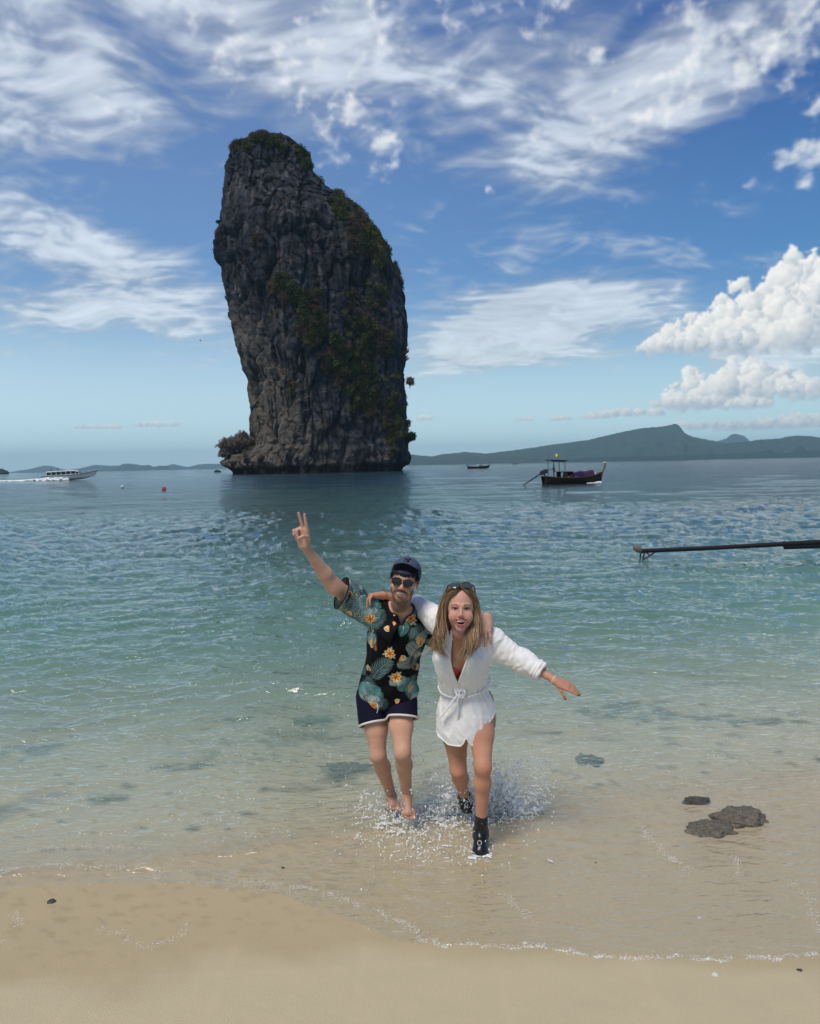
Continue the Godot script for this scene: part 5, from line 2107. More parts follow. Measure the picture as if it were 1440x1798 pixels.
func build_man() -> void:
	var root := thing("person", "bearded man in navy cap and dark floral shirt flashing two fingers, barefoot in the shallows", "person", Vector3(-0.12, 0, -4.95))
	var ro := root.position
	var j := func(px: float, py: float, d: float) -> Vector3: return at(px, py, d) - ro
	var skin := Color(0.57, 0.325, 0.220)
	var sn := noise(95, 1.0, 3)
	var neck: Vector3 = j.call(702, 1077, 4.83)
	var pel: Vector3 = j.call(679, 1222, 4.97)
	var up := (neck - pel).normalized()
	var rt := (Vector3(1, 0, 0.10) - up * up.x).normalized()
	var fw := rt.cross(up).normalized()
	var tb := Basis(rt, up, fw)
	var rsh: Vector3 = j.call(650, 1067, 4.86)
	var lsh: Vector3 = j.call(744, 1090, 4.93)
	var relb: Vector3 = j.call(587, 1030, 4.74)
	var rwri: Vector3 = j.call(534, 957, 4.58)
	var lelb: Vector3 = j.call(795, 1118, 5.02)
	var lwri: Vector3 = j.call(854, 1084, 4.63)
	var rhip: Vector3 = j.call(657, 1222, 4.99)
	var lhip: Vector3 = j.call(702, 1220, 4.96)
	var rkn: Vector3 = j.call(664, 1326, 4.90)
	var lkn: Vector3 = j.call(707, 1322, 4.76)
	var rank: Vector3 = j.call(687, 1396, 5.20)
	var lank: Vector3 = j.call(714, 1393, 4.97)
	var b := []
	# trunk
	b.append(Prim.ell(neck - up * 0.17, Vector3(0.165, 0.18, 0.108), 0.05, tb))
	b.append(Prim.ell(neck - up * 0.36, Vector3(0.140, 0.17, 0.098), 0.05, tb))
	b.append(Prim.ell(pel + up * 0.04, Vector3(0.155, 0.12, 0.105), 0.05, tb))
	b.append(Prim.cap(neck + up * 0.01, rsh, 0.060, 0.062, 0.04))
	b.append(Prim.cap(neck + up * 0.01, lsh, 0.060, 0.062, 0.04))
	# arms
	b.append(Prim.cap(rsh, relb, 0.060, 0.044, 0.03))
	b.append(Prim.cap(relb, relb.lerp(rwri, 0.30), 0.043, 0.043, 0.05))
	b.append(Prim.cap(relb.lerp(rwri, 0.30), rwri, 0.043, 0.0275, 0.03))
	b.append(Prim.cap(lsh, lelb, 0.060, 0.044, 0.03))
	b.append(Prim.cap(lelb, lwri, 0.043, 0.028, 0.02))
	# legs
	for e in [[rhip, rkn, rank, 0.5], [lhip, lkn, lank, -0.5]]:
		var th: Vector3 = e[0]
		var kn: Vector3 = e[1]
		var an: Vector3 = e[2]
		b.append(Prim.cap(th, th.lerp(kn, 0.55), 0.088, 0.073, 0.03))
		b.append(Prim.cap(th.lerp(kn, 0.55), kn, 0.073, 0.050, 0.03))
		b.append(Prim.cap(kn, kn.lerp(an, 0.30) + Vector3(0.002, 0, -0.012), 0.048, 0.051, 0.03))
		b.append(Prim.cap(kn.lerp(an, 0.30) + Vector3(0, 0, -0.012), an, 0.051, 0.033, 0.03))
	var ho := Transform3D(Basis(Vector3.BACK, -0.20) * Basis(Vector3.UP, -0.13) * Basis(Vector3.RIGHT, -0.05), j.call(710.5, 1020, 4.73)).scaled_local(Vector3.ONE * 1.11)
	neck_prims(b, ho, neck - up * 0.01, 0.058)
	var m := MB.new()
	var plain := func(p: Vector3) -> Color:
		var t := 1.0 + 0.14 * sn.get_noise_3dv(p * 9.0) + 0.05 * sn.get_noise_3dv(p * 55.0)
		var c := Color(skin.r * t, skin.g * t, skin.b * t)
		if p.y < 0.62:                                      # hair on the shins, redder knees
			c = c.lerp(Color(0.30, 0.165, 0.11), 0.16 + 0.35 * maxf(sn.get_noise_3d(p.x * 120.0, p.y * 40.0, p.z * 120.0), 0.0))
		return c
	nets(m, b, 0.012, plain)
	# head, hands and feet on finer grids, joined into the same surface
	var hp := []
	head_prims(hp, ho, false)
	neck_prims(hp, ho, ho * Vector3(0, -0.13, -0.02), 0.058)
	var inv := ho.affine_inverse()
	var fc := func(p: Vector3) -> Color: return face_colour(inv * p, skin, false, sn)
	nets(m, hp, 0.0032, fc)
	var h1 := [Prim.cap(relb.lerp(rwri, 0.8), rwri, 0.031, 0.0275, 0.02)]
	hand(h1, rwri, Vector3(-0.10, 1.0, 0.22), Vector3(-0.30, -0.15, 1.0), 1.16, [[0.35, 0.7, 0.55, -0.35], [0.02, 0.03, 0.03, 0.02], [0.05, 0.06, 0.05, -0.09], [1.45, 1.5, 0.9, -0.05], [1.35, 1.5, 0.9, -0.10]], 1.0)
	nets(m, h1, 0.0035, plain)
	var h2 := [Prim.cap(lelb.lerp(lwri, 0.8), lwri, 0.031, 0.0275, 0.02)]
	hand(h2, lwri, Vector3(-0.20, -0.62, 0.62), Vector3(-0.1, -0.70, -0.70), 1.12, [[0.2, 0.2, 0.1, 0.0], [0.32, 0.30, 0.2, 0.14], [0.34, 0.30, 0.2, -0.02], [0.36, 0.30, 0.2, -0.18], [0.38, 0.30, 0.2, -0.38]], -1.0)
	nets(m, h2, 0.0035, plain)
	var f1 := []
	foot(f1, lank, j.call(718, 1436, 4.88), Vector3(0.05, 0.62, 0.75).normalized(), 1.0)
	nets(m, f1, 0.004, plain)
	var f2 := []
	foot(f2, rank, j.call(692, 1420, 5.08), Vector3(0.0, 0.9, 0.4).normalized(), 1.0)
	nets(m, f2, 0.004, plain)
	part(root, "body", m.mesh(), skin_mat())
	teeth(root, ho, false)
	# dark fringe and hair over the ears
	var hm := MB.new()
	var pick := rng(92)
	for k in 90:
		var x := pick.randf_range(-0.066, 0.066)
		var z := 0.082 * sqrt(maxf(1.0 - pow(x / 0.085, 2.0), 0.0)) + 0.004
		var y1 := 0.030 + 0.016 * pick.randf() + 0.10 * maxf(0.0, x * 0.12)
		hm.col = Color(0.020, 0.013, 0.010) * pick.randf_range(0.7, 1.6)
		hm.tube([ho * Vector3(x * 0.95, 0.070, z * 0.90), ho * Vector3(x, 0.058, z + 0.002), ho * Vector3(x + pick.randf_range(-0.010, 0.006), y1 - 0.004, z + 0.004)], [0.004, 0.004, 0.0012], 4, 0.6, false)
	for s in [-1.0, 1.0]:
		for k in 30:
			var z := pick.randf_range(-0.07, 0.04)
			hm.tube([ho * Vector3(s * 0.074, 0.045, z), ho * Vector3(s * 0.079, 0.03, z + 0.004), ho * Vector3(s * 0.077, pick.randf_range(-0.01, 0.02), z + 0.006)], [0.004, 0.004, 0.0015], 4, 0.6, false)
	part(root, "hair", hm.mesh(), vmat(0.5, 0.4))
	shades(root, ho, Transform3D(Basis(Vector3.RIGHT, 0.06), Vector3(0, 0.0, 0.1035)), Color(0.012, 0.011, 0.012), Color(0.020, 0.017, 0.016))
	# cap: crown of six panels, arched brim, embroidered monogram
	var cm := MB.new()
	var cap_c := Color(0.070, 0.088, 0.135)
	for a in 11:
		for k in 49:
			var th := PI * 0.5 * a / 10.0
			var ph := TAU * k / 48.0
			var seam := 1.0 - 0.012 * exp(-pow(sin(ph * 3.0) / 0.10, 2.0)) * sin(th)
			var r := Vector3(0.0845, 0.088, 0.103) * seam
			cm.col = cap_c * (1.0 + 0.2 * sn.get_noise_2d(ph * 20.0, th * 40.0))
			cm.p(ho * (Vector3(sin(th) * sin(ph) * r.x, cos(th) * r.y, sin(th) * cos(ph) * r.z) + Vector3(0, 0.048, -0.010)))
	for a in 10:
		for k in 48:
			var q := a * 49 + k
			cm.q(q, q + 49, q + 50, q + 1)
	var cap := part(root, "cap", cm.mesh(), vmat(0.85, 0.2))
	var bm := MB.new()
	for side in 2:
		for v in 7:
			for u in 21:
				var uu := u / 10.0 - 1.0
				var vv := v / 6.0
				var x := 0.082 * uu * (1.0 - 0.05 * vv)
				var z := 0.098 * sqrt(maxf(1.0 - pow(uu * 0.93, 2.0), 0.0)) - 0.012 + 0.052 * vv * pow(maxf(1.0 - pow(absf(uu), 2.6), 0.0), 0.8)
				var y := 0.064 - 0.036 * uu * uu + 0.046 * vv - (0.004 if side else 0.0)
				bm.col = Color(0.010, 0.011, 0.016) if side else cap_c * 1.05
				bm.p(ho * Vector3(x, y, z))
	for v in 6:
		for u in 20:
			var q := v * 21 + u
			bm.q(q, q + 21, q + 22, q + 1)
			bm.q(147 + q, 147 + q + 1, 147 + q + 22, 147 + q + 21)
	for u in 20:
		var q := 6 * 21 + u
		bm.q(q, 147 + q, 147 + q + 1, q + 1)
	part(cap, "brim", bm.mesh(), vmat(0.85, 0.2))
	var lm := MB.new()
	lm.col = Color(0.008, 0.008, 0.012)
	var on_cap := func(x: float, y: float) -> Vector3:     # a spot on the front panel
		var v := (y - 0.048) / 0.088
		return ho * Vector3(x, y, -0.010 + 0.103 * sqrt(maxf(1.0 - v * v - pow(x / 0.0845, 2.0), 0.0)) + 0.001)
	for st in [[-0.017, 0.086, -0.017, 0.114], [-0.017, 0.114, 0.010, 0.088], [0.010, 0.088, 0.010, 0.116], [-0.006, 0.117, 0.004, 0.104], [0.019, 0.117, 0.004, 0.104], [0.004, 0.104, 0.003, 0.083], [-0.022, 0.086, -0.012, 0.086], [0.005, 0.117, 0.015, 0.117], [-0.003, 0.082, 0.009, 0.082], [-0.022, 0.115, -0.013, 0.115]]:
		var pts := []
		for k in 4:
			pts.append(on_cap.call(lerpf(st[0], st[2], k / 3.0) * 0.85, 0.111 + (lerpf(st[1], st[3], k / 3.0) - 0.082) * 0.50))
		lm.tube(pts, [0.0028, 0.0028, 0.0028, 0.0028], 5)
	part(cap, "monogram", lm.mesh(), vmat(0.7, 0.3))
	# shirt
	var sp := []
	sp.append(Prim.ell(neck - up * 0.16, Vector3(0.190, 0.190, 0.140), 0.06, tb))
	sp.append(Prim.ell(neck - up * 0.36, Vector3(0.178, 0.24, 0.138), 0.06, tb))
	sp.append(Prim.ell(pel + up * 0.06, Vector3(0.196, 0.17, 0.148), 0.06, tb))
	sp.append(Prim.cap(neck - up * 0.005, rsh, 0.074, 0.086, 0.04))
	sp.append(Prim.cap(neck - up * 0.005, lsh, 0.074, 0.084, 0.04))
	sp.append(Prim.cap(rsh, rsh.lerp(relb, 1.0), 0.090, 0.086, 0.05))
	sp.append(Prim.cap(rsh + Vector3(0, -0.03, 0), rsh.lerp(relb, 1.0) + Vector3(0, -0.035, 0), 0.085, 0.074, 0.05))
	sp.append(Prim.cap(lsh, lsh.lerp(lelb, 0.8), 0.086, 0.082, 0.05))
	sp.append(Prim.cap(lsh, lsh.lerp(lelb, 0.30) - up * 0.08, 0.080, 0.066, 0.05))
	var fold := func(p: Vector3) -> float:
		var q := tb.inverse() * (p - neck)
		var low := smoothstep(0.1, 0.5, -q.y)
		return 0.006 * sin(q.x * 42.0 + 5.0 * sin(q.y * 7.0) + q.z * 18.0) * (0.25 + 0.75 * low) + 0.010 * sn.get_noise_3d(p.x * 9.0, p.y * 3.5, p.z * 9.0)
	var sm := MB.new()
	nets(sm, sp, 0.0085, func(_p: Vector3) -> Color: return Color.WHITE, fold)
	var rdir := (relb - rsh).normalized()
	var ldir := (lelb - lsh).normalized()
	var hem_p := pel - up * 0.035
	var vee: Vector3 = j.call(703, 1103, 4.7)
	var keep := func(p: Vector3) -> float:
		var q := tb.inverse() * (p - hem_p)
		var k := q.y + 0.02 * cos(q.x * 14.0) + 0.012 * sin(q.x * 30.0 + 1.0)
		if p.y > pel.y + 0.3:
			k = 1.0
		k = minf(k, (rsh + rdir * 0.232 - p).dot((rdir + Vector3(-0.25, -0.10, 0)).normalized()))
		if (p - lsh).dot(ldir) > 0.0 and p.x > lsh.x - 0.02:
			k = minf(k, (lsh + ldir * 0.17 - p).dot(ldir))
		# neck opening and the open front down to the top button
		var nq := tb.inverse() * (p - neck)
		k = minf(k, Vector2(nq.x * 0.95, nq.z + 0.0).length() - 0.083 + maxf(0.0, 0.02 - nq.y) * 3.0)
		var vq := tb.inverse() * (p - vee)
		if nq.z > 0.0:
			k = minf(k, maxf(absf(vq.x) - 0.60 * vq.y, -vq.y))
		return k
	sm = trim(sm, keep)
	var cloth := StandardMaterial3D.new()
	cloth.albedo_texture = floral()
	cloth.roughness = 0.8
	cloth.metallic_specular = 0.3
	cloth.uv1_triplanar = true
	cloth.uv1_triplanar_sharpness = 8.0
	cloth.uv1_scale = Vector3.ONE * 1.72
	cloth.uv1_offset = Vector3(0.13, 0.06, 0.0)
	var hems := rims.duplicate()
	var shirt := part(root, "shirt", sm.mesh(), cloth)
	add_rims(shirt, "hem", hems, 0.0032, Color(0.012, 0.013, 0.022), vmat(0.85, 0.2))
	for s in [-1.0, 1.0]:                                   # open camp collar
		var cl := MB.new()
		var rows := 9
		for a in rows:
			var t := a / float(rows - 1)
			var ang := lerpf(2.6, 0.22, t)
			var inner := neck + tb * Vector3(s * sin(ang) * 0.075, 0.030 - 0.05 * t, cos(ang) * 0.078 + 0.01)
			var outer := neck + tb * Vector3(s * (sin(ang) * 0.115 + 0.055 * sin(t * PI) * t), -0.010 - 0.065 * t - 0.06 * t * t, cos(ang) * 0.105 + 0.03 + 0.03 * t)
			if t > 0.85:
				inner = vee + tb * Vector3(s * 0.012, 0.02, 0.012)
			for c in 5:
				cl.p(inner.lerp(outer, c / 4.0) + tb * Vector3(0, 0.012 * sin(c / 4.0 * PI), 0.010 * sin(c / 4.0 * PI)))
		for a in rows - 1:
			for c in 4:
				var q := a * 5 + c
				if s > 0:
					cl.q(q, q + 1, q + 6, q + 5)
				else:
					cl.q(q, q + 5, q + 6, q + 1)
		part(shirt, "collar", cl.mesh(), cloth)
	# shorts with a white hem
	var hp2 := []
	hp2.append(Prim.ell(pel + up * 0.03, Vector3(0.178, 0.14, 0.132), 0.05, tb))
	for e in [[rhip + Vector3(-0.012, 0, 0), rkn, 0.109], [lhip + Vector3(0.008, 0, 0), lkn, 0.108]]:
		hp2.append(Prim.cap(e[0], (e[0] as Vector3).lerp(e[1], 0.62), e[2], e[2] * 0.95, 0.006))
	var wr := func(p: Vector3) -> float: return 0.005 * sn.get_noise_3d(p.x * 16.0, p.y * 7.0, p.z * 16.0)
	var rcut := rhip.lerp(rkn, 0.47)
	var lcut := lhip.lerp(lkn, 0.40)
	var rd := (rkn - rhip).normalized()
	var ld := (lkn - lhip).normalized()
	rd = (rd + Vector3(0.12, 0, 0.25)).normalized()
	ld = (ld + Vector3(-0.10, 0, -0.1)).normalized()
	var mid_x := (rhip.x + lhip.x) * 0.5
	var cut2 := func(p: Vector3) -> float:
		var kr := (rcut - p).dot(rd)
		var kl := (lcut - p).dot(ld)
		var t := smoothstep(-0.012, 0.012, p.x - (mid_x + 0.015 * smoothstep(pel.y, pel.y - 0.2, p.y)))
		return lerpf(kr, kl, t)
	var sh := MB.new()
	nets(sh, hp2, 0.0075, func(p: Vector3) -> Color:
		return Color(0.008, 0.010, 0.024), wr)
	sh = trim(sh, cut2)
	var trims := rims.duplicate()
	var shorts := part(root, "shorts", sh.mesh(), vmat(0.8, 0.25))
	add_rims(shorts, "white_hem", trims, 0.0075, Color(0.68, 0.63, 0.58), vmat(0.8, 0.25))
	var dr := MB.new()
	dr.col = Color(0.60, 0.58, 0.56)
	dr.tube([j.call(663, 1236, 4.80), j.call(664, 1244, 4.79), j.call(662, 1252, 4.80)], [0.003, 0.003, 0.003], 5)
	part(root, "drawstring", dr.mesh(), vmat(0.8))


func build_woman() -> void:
	var root := thing("person", "laughing woman in a belted white shirt and black water boots striding out of the shallows", "person", Vector3(0.34, 0, -4.72))
	var ro := root.position
	var j := func(px: float, py: float, d: float) -> Vector3: return at(px, py, d) - ro
	var skin := Color(0.52, 0.255, 0.160)
	var sn := noise(96, 1.0, 3)
	var neck: Vector3 = j.call(806, 1120, 4.60)
	var pel: Vector3 = j.call(818, 1232, 4.77)
	var up := (neck - pel).normalized()
	var rt := (Vector3(1, -0.12, -0.05) - up * Vector3(1, -0.12, -0.05).dot(up)).normalized()
	var fw := rt.cross(up).normalized()
	var tb := Basis(rt, up, fw)
	var rsh: Vector3 = j.call(774, 1088, 4.70)
	var lsh: Vector3 = j.call(866, 1124, 4.66)
	var relb: Vector3 = j.call(724, 1055, 4.99)
	var rwri: Vector3 = j.call(672, 1046, 4.82)
	var lelb: Vector3 = j.call(920, 1160, 4.62)
	var lwri: Vector3 = j.call(975, 1195, 4.52)
	var rhip: Vector3 = j.call(795, 1236, 4.79)
	var lhip: Vector3 = j.call(842, 1232, 4.76)
	var rkn: Vector3 = j.call(805, 1352, 4.74)
	var lkn: Vector3 = j.call(848, 1346, 4.55)
	var rank: Vector3 = j.call(816, 1400, 5.06)
	var lank: Vector3 = j.call(845, 1446, 4.62)
	var b := []
	b.append(Prim.ell(neck - up * 0.13, Vector3(0.135, 0.14, 0.088), 0.05, tb))
	b.append(Prim.ell(neck - up * 0.29, Vector3(0.110, 0.14, 0.080), 0.05, tb))
	b.append(Prim.ell(pel + up * 0.01, Vector3(0.150, 0.115, 0.105), 0.05, tb))
	for s in [-1.0, 1.0]:
		b.append(Prim.ell(neck - up * 0.175 + rt * s * 0.066 + fw * 0.066, Vector3(0.056, 0.058, 0.050), 0.03, tb))
	b.append(Prim.cap(neck + up * 0.005, rsh, 0.046, 0.048, 0.04))
	b.append(Prim.cap(neck + up * 0.005, lsh, 0.046, 0.048, 0.04))
	b.append(Prim.cap(rsh, relb, 0.045, 0.036, 0.03))
	b.append(Prim.cap(relb, rwri, 0.036, 0.023, 0.02))
	b.append(Prim.cap(lsh, lelb, 0.045, 0.036, 0.03))
	b.append(Prim.cap(lelb, lwri, 0.037, 0.022, 0.02))
	for e in [[rhip, rkn, rank], [lhip, lkn, lank]]:
		var th: Vector3 = e[0]
		var kn: Vector3 = e[1]
		var an: Vector3 = e[2]
		b.append(Prim.cap(th, th.lerp(kn, 0.5), 0.092, 0.077, 0.03))
		b.append(Prim.cap(th.lerp(kn, 0.5), kn, 0.077, 0.050, 0.03))
		b.append(Prim.cap(kn, kn.lerp(an, 0.30) + Vector3(0.001, 0, -0.010), 0.047, 0.050, 0.03))
		b.append(Prim.cap(kn.lerp(an, 0.30) + Vector3(0, 0, -0.010), an, 0.050, 0.031, 0.03))
	var ho := Transform3D(Basis(Vector3.BACK, -0.03) * Basis(Vector3.UP, -0.03) * Basis(Vector3.RIGHT, -0.10), j.call(808.5, 1067.5, 4.49)).scaled_local(Vector3.ONE * 1.08)
	neck_prims(b, ho, neck - up * 0.01, 0.046)
	var m := MB.new()
	var plain := func(p: Vector3) -> Color:
		var t := 1.0 + 0.13 * sn.get_noise_3dv(p * 8.0) + 0.04 * sn.get_noise_3dv(p * 50.0)
		var c := Color(skin.r * t, skin.g * t, skin.b * t)
		return c.lerp(Color(0.50, 0.19, 0.13), 0.35 * exp(-(p - lkn - Vector3(0, 0, 0.04)).length_squared() / 0.004))
	nets(m, b, 0.012, plain)
	var hp := []
	head_prims(hp, ho, true)
	neck_prims(hp, ho, ho * Vector3(0, -0.125, -0.02), 0.046)
	var inv := ho.affine_inverse()
	var fskin := Color(0.58, 0.305, 0.225)
	nets(m, hp, 0.003, func(p: Vector3) -> Color: return face_colour(inv * p, fskin, true, sn))
	var h1 := [Prim.cap(relb.lerp(rwri, 0.75), rwri, 0.027, 0.024, 0.02)]
	hand(h1, rwri, Vector3(-0.90, 0.12, 0.42), Vector3(-0.05, -0.95, 0.22), 1.0, [[0.3, 0.3, 0.2, 0.1], [0.75, 0.55, 0.3, 0.20], [0.80, 0.55, 0.3, 0.05], [0.85, 0.55, 0.3, -0.10], [0.9, 0.6, 0.3, -0.26]], -1.0)
	nets(m, h1, 0.0034, plain)
	var h2 := [Prim.cap(lelb.lerp(lwri, 0.75), lwri, 0.026, 0.0225, 0.02)]
	var tips := hand(h2, lwri, Vector3(0.84, -0.36, 0.20), Vector3(-0.25, -0.75, -0.55), 0.93, [[0.1, 0.2, 0.15, -0.45], [0.02, 0.06, 0.05, 0.03], [0.08, 0.12, 0.08, 0.0], [0.16, 0.2, 0.12, -0.03], [0.26, 0.24, 0.15, -0.07]], -1.0)
	nets(m, h2, 0.0034, func(p: Vector3) -> Color:
		for t in tips:
			if (p - t[0] - t[1] * 0.002).length() < 0.0095:
				return Color(0.045, 0.030, 0.040)
		return plain.call(p))
	part(root, "body", m.mesh(), skin_mat())
	eyes(root, ho, Color(0.075, 0.062, 0.045))
	var on_face := func(x: float, y: float, lift: float) -> Vector3:
		var z := 0.125
		while z > 0.03 and field(hp, ho * Vector3(x, y, z)) > 0.0:
			z -= 0.0006
		return ho * Vector3(x, y, z + lift)
	for s in [-1.0, 1.0]:
		var bw := MB.new()
		bw.col = Color(0.115, 0.062, 0.035)
		bw.tube([on_face.call(s * 0.0145, 0.0205, 0.0), on_face.call(s * 0.024, 0.0238, 0.0), on_face.call(s * 0.036, 0.0245, 0.0), on_face.call(s * 0.049, 0.0185, 0.0)], [0.0018, 0.0028, 0.0024, 0.0010], 6, 0.7)
		part(root, "eyebrow", bw.mesh(), vmat(0.7, 0.2))
		var ls := MB.new()
		ls.col = Color(0.030, 0.018, 0.014)
		ls.tube([on_face.call(s * 0.0165, -0.0012, 0.0), on_face.call(s * 0.023, 0.0042, 0.0006), on_face.call(s * 0.032, 0.0052, 0.0008), on_face.call(s * 0.041, 0.0038, 0.0008), on_face.call(s * 0.049, 0.0006, 0.001)], [0.0008, 0.0016, 0.0019, 0.0018, 0.0008], 6)
		part(root, "eyelashes", ls.mesh(), vmat(0.6, 0.3))
	teeth(root, ho, true)
	# coral bikini top
	var bk := []
	for s in [-1.0, 1.0]:
		bk.append(Prim.ell(neck - up * 0.178 + rt * s * 0.066 + fw * 0.067, Vector3(0.059, 0.060, 0.053), 0.02, tb))
	var bm := MB.new()
	nets(bm, bk, 0.006, func(_p: Vector3) -> Color: return Color(0.46, 0.075, 0.060))
	part(root, "bikini_top", bm.mesh(), vmat(0.7, 0.3))
	# shirt: crinkled white cotton, belted, open at the front
	var waist := neck.lerp(pel, 0.70)
	var cuff_l := lelb.lerp(lwri, 0.48)
	var sp := []
	sp.append(Prim.ell(neck - up * 0.14, Vector3(0.172, 0.165, 0.148), 0.05, tb))
	sp.append(Prim.ell(neck - up * 0.25, Vector3(0.158, 0.16, 0.140), 0.05, tb))
	sp.append(Prim.ell(waist, Vector3(0.148, 0.10, 0.118), 0.05, tb))
	sp.append(Prim.ell(pel + Vector3(0.0, -0.12, 0.028), Vector3(0.190, 0.30, 0.165), 0.05))
	sp.append(Prim.cap(neck + up * 0.0, rsh, 0.060, 0.070, 0.04))
	sp.append(Prim.cap(neck + up * 0.0, lsh, 0.060, 0.072, 0.04))
	sp.append(Prim.cap(rsh, relb, 0.068, 0.054, 0.05))
	sp.append(Prim.cap(rsh - up * 0.04, rsh.lerp(relb, 0.5) - up * 0.03, 0.070, 0.050, 0.05))
	sp.append(Prim.cap(lsh - up * 0.01, lelb, 0.070, 0.058, 0.05))
	sp.append(Prim.cap(lsh - up * 0.06 - rt * 0.02, lelb - up * 0.035, 0.075, 0.048, 0.05))
	sp.append(Prim.cap(lelb, cuff_l, 0.062, 0.050, 0.04))
	sp.append(Prim.cap(lelb - up * 0.03, cuff_l - up * 0.01, 0.055, 0.044, 0.04))
	var fold := func(p: Vector3) -> float:
		var q := tb.inverse() * (p - waist)
		var cinch := exp(-q.y * q.y / 0.012)
		var low := smoothstep(-0.30, -0.12, q.y)
		var o := 0.010 * cinch * (0.5 + 0.5 * sin(atan2(q.x, q.z) * 22.0 + 2.0 * sn.get_noise_1d(q.x * 30.0)))
		o += 0.0016 * sin(atan2(q.x, q.z + 0.02) * 34.0 + 6.0 * sn.get_noise_2d(q.x * 6.0, q.y * 4.0)) * smoothstep(0.25, 0.5, Vector2(q.x, q.z).length() * 3.0)
		o = o * (0.25 + 0.75 * low) + 0.004 * sn.get_noise_3d(p.x * 9.0, p.y * 4.0, p.z * 9.0)
		o += (0.0075 if q.x < 0.14 else 0.0016) * (0.35 - absf(sn.get_noise_3d((p.x + p.y * 0.6) * 11.0, (p.y - p.x * 0.4) * 4.0, p.z * 9.0 + 5.0)) * 2.0)
		if q.x > 0.16 and q.y > 0.0:
			var t := (p - lsh).dot((lelb - lsh).normalized())
			o += 0.0025 * sin(t * 120.0 + 7.0 * sn.get_noise_3dv(p * 9.0)) + 0.006 * exp(-pow((t - 0.045) / 0.012, 2.0))
		return o
	var white := Color(0.86, 0.84, 0.815)
	var sm := MB.new()
	var vee: Vector3 = j.call(803, 1197, 4.60)
	var top_l: Vector3 = j.call(796, 1118, 4.5)
	var top_r: Vector3 = j.call(836, 1112, 4.5)
	var cd := (lwri - lelb).normalized()
	var rdir := (relb - rsh).normalized()
	var keep := func(p: Vector3) -> float:
		var k := 1.0
		# hem: long tail at the front left, a slit, and a rise over the left thigh
		var q := p - pel
		if q.y < 0.05:
			var hem := ramp(0.20 * sin(atan2(q.x, maxf(q.z + 0.06, 0.0))), [[-0.22, -0.10], [-0.165, -0.185], [-0.10, -0.220], [-0.04, -0.222], [-0.025, -0.20], [-0.012, -0.16], [0.0, -0.195], [0.016, -0.222], [0.05, -0.165], [0.10, -0.095], [0.15, -0.05], [0.19, -0.015], [0.24, -0.01]])
			if q.z < 0.0:
				hem = -0.17
			k = minf(k, q.y - hem)
		k = minf(k, (cuff_l - p).dot(cd) if (p - lelb).dot(cd) > 0.0 and q.x > 0.2 else 1.0)
		if q.x < -0.1 and q.y > 0.1:
			k = minf(k, (rsh + rdir * 0.30 - p).dot(rdir))
		# neck and open front
		var nq := tb.inverse() * (p - neck)
		k = minf(k, Vector2(nq.x, nq.z).length() - 0.062 + maxf(0.0, -0.01 - nq.y) * 3.0)
		if nq.z > 0.0:
			var t := clampf((p.y - vee.y) / (top_l.y - vee.y), 0.0, 1.6)
			var xl := lerpf(vee.x, top_l.x, t) - 0.030 * sin(minf(t, 1.0) * PI)
			var xr := lerpf(vee.x, top_r.x, t) - 0.006 * sin(minf(t, 1.0) * PI)
			k = minf(k, maxf(maxf(xl - p.x, p.x - xr), vee.y - p.y))
		return k
	nets(sm, sp, 0.0075, func(p: Vector3) -> Color:
		return white, fold)
	sm = trim(sm, keep)
	var gauze := vmat(0.85, 0.2)
	gauze.heightmap_enabled = true
	var gz := noise(97, 0.06, 3)
	gauze.heightmap_texture = noise_texture(gz, 512)
	gauze.heightmap_scale = 0.14
	gauze.uv1_triplanar = true
	gauze.uv1_scale = Vector3(9.0, 2.2, 9.0)
	gauze.backlight_enabled = true
	gauze.backlight = Color(0.35, 0.33, 0.31)
	var hems := rims.duplicate()
	var shirt := part(root, "shirt", sm.mesh(), gauze)
	add_rims(shirt, "hem", hems, 0.0042, Color(0.84, 0.82, 0.80), gauze)
	# front bands, rolled cuff, buttons
	var lines := []
	for side in 2:
		var line := []
		var rad := []
		for k in 13:
			var t := k / 12.0 * 1.08
			var x := (lerpf(vee.x, top_l.x, t) - 0.030 * sin(minf(t, 1.0) * PI)) if side == 0 else (lerpf(vee.x, top_r.x, t) - 0.006 * sin(minf(t, 1.0) * PI))
			var y := lerpf(vee.y, top_l.y, t)
			var lo := 0.0
			var hi := 0.3
			for s in 18:                                    # out from inside until the shirt's surface
				var zz := (lo + hi) * 0.5
				if field(sp, Vector3(x, y, neck.z - 0.05 + zz)) < 0.0:
					lo = zz
				else:
					hi = zz
			line.append(Vector3(x + (-0.008 if side == 0 else 0.008), y, neck.z - 0.05 + lo + 0.001))
			rad.append(0.0095)
		var bmb := MB.new()
		bmb.col = Color(0.84, 0.82, 0.80)
		bmb.tube(line, rad, 8, 0.28)
		part(shirt, "front_band", bmb.mesh(), gauze)
		lines.append(line)
	for k in 3:
		var bt := MB.new()
		bt.col = Color(0.62, 0.58, 0.54)
		bt.ball(Transform3D(Basis.IDENTITY, (lines[1][3 + 3 * k] as Vector3) + Vector3(0.002, 0, 0.006)), Vector3(0.005, 0.005, 0.002), 6, 10)
		part(shirt, "button", bt.mesh(), vmat(0.3))
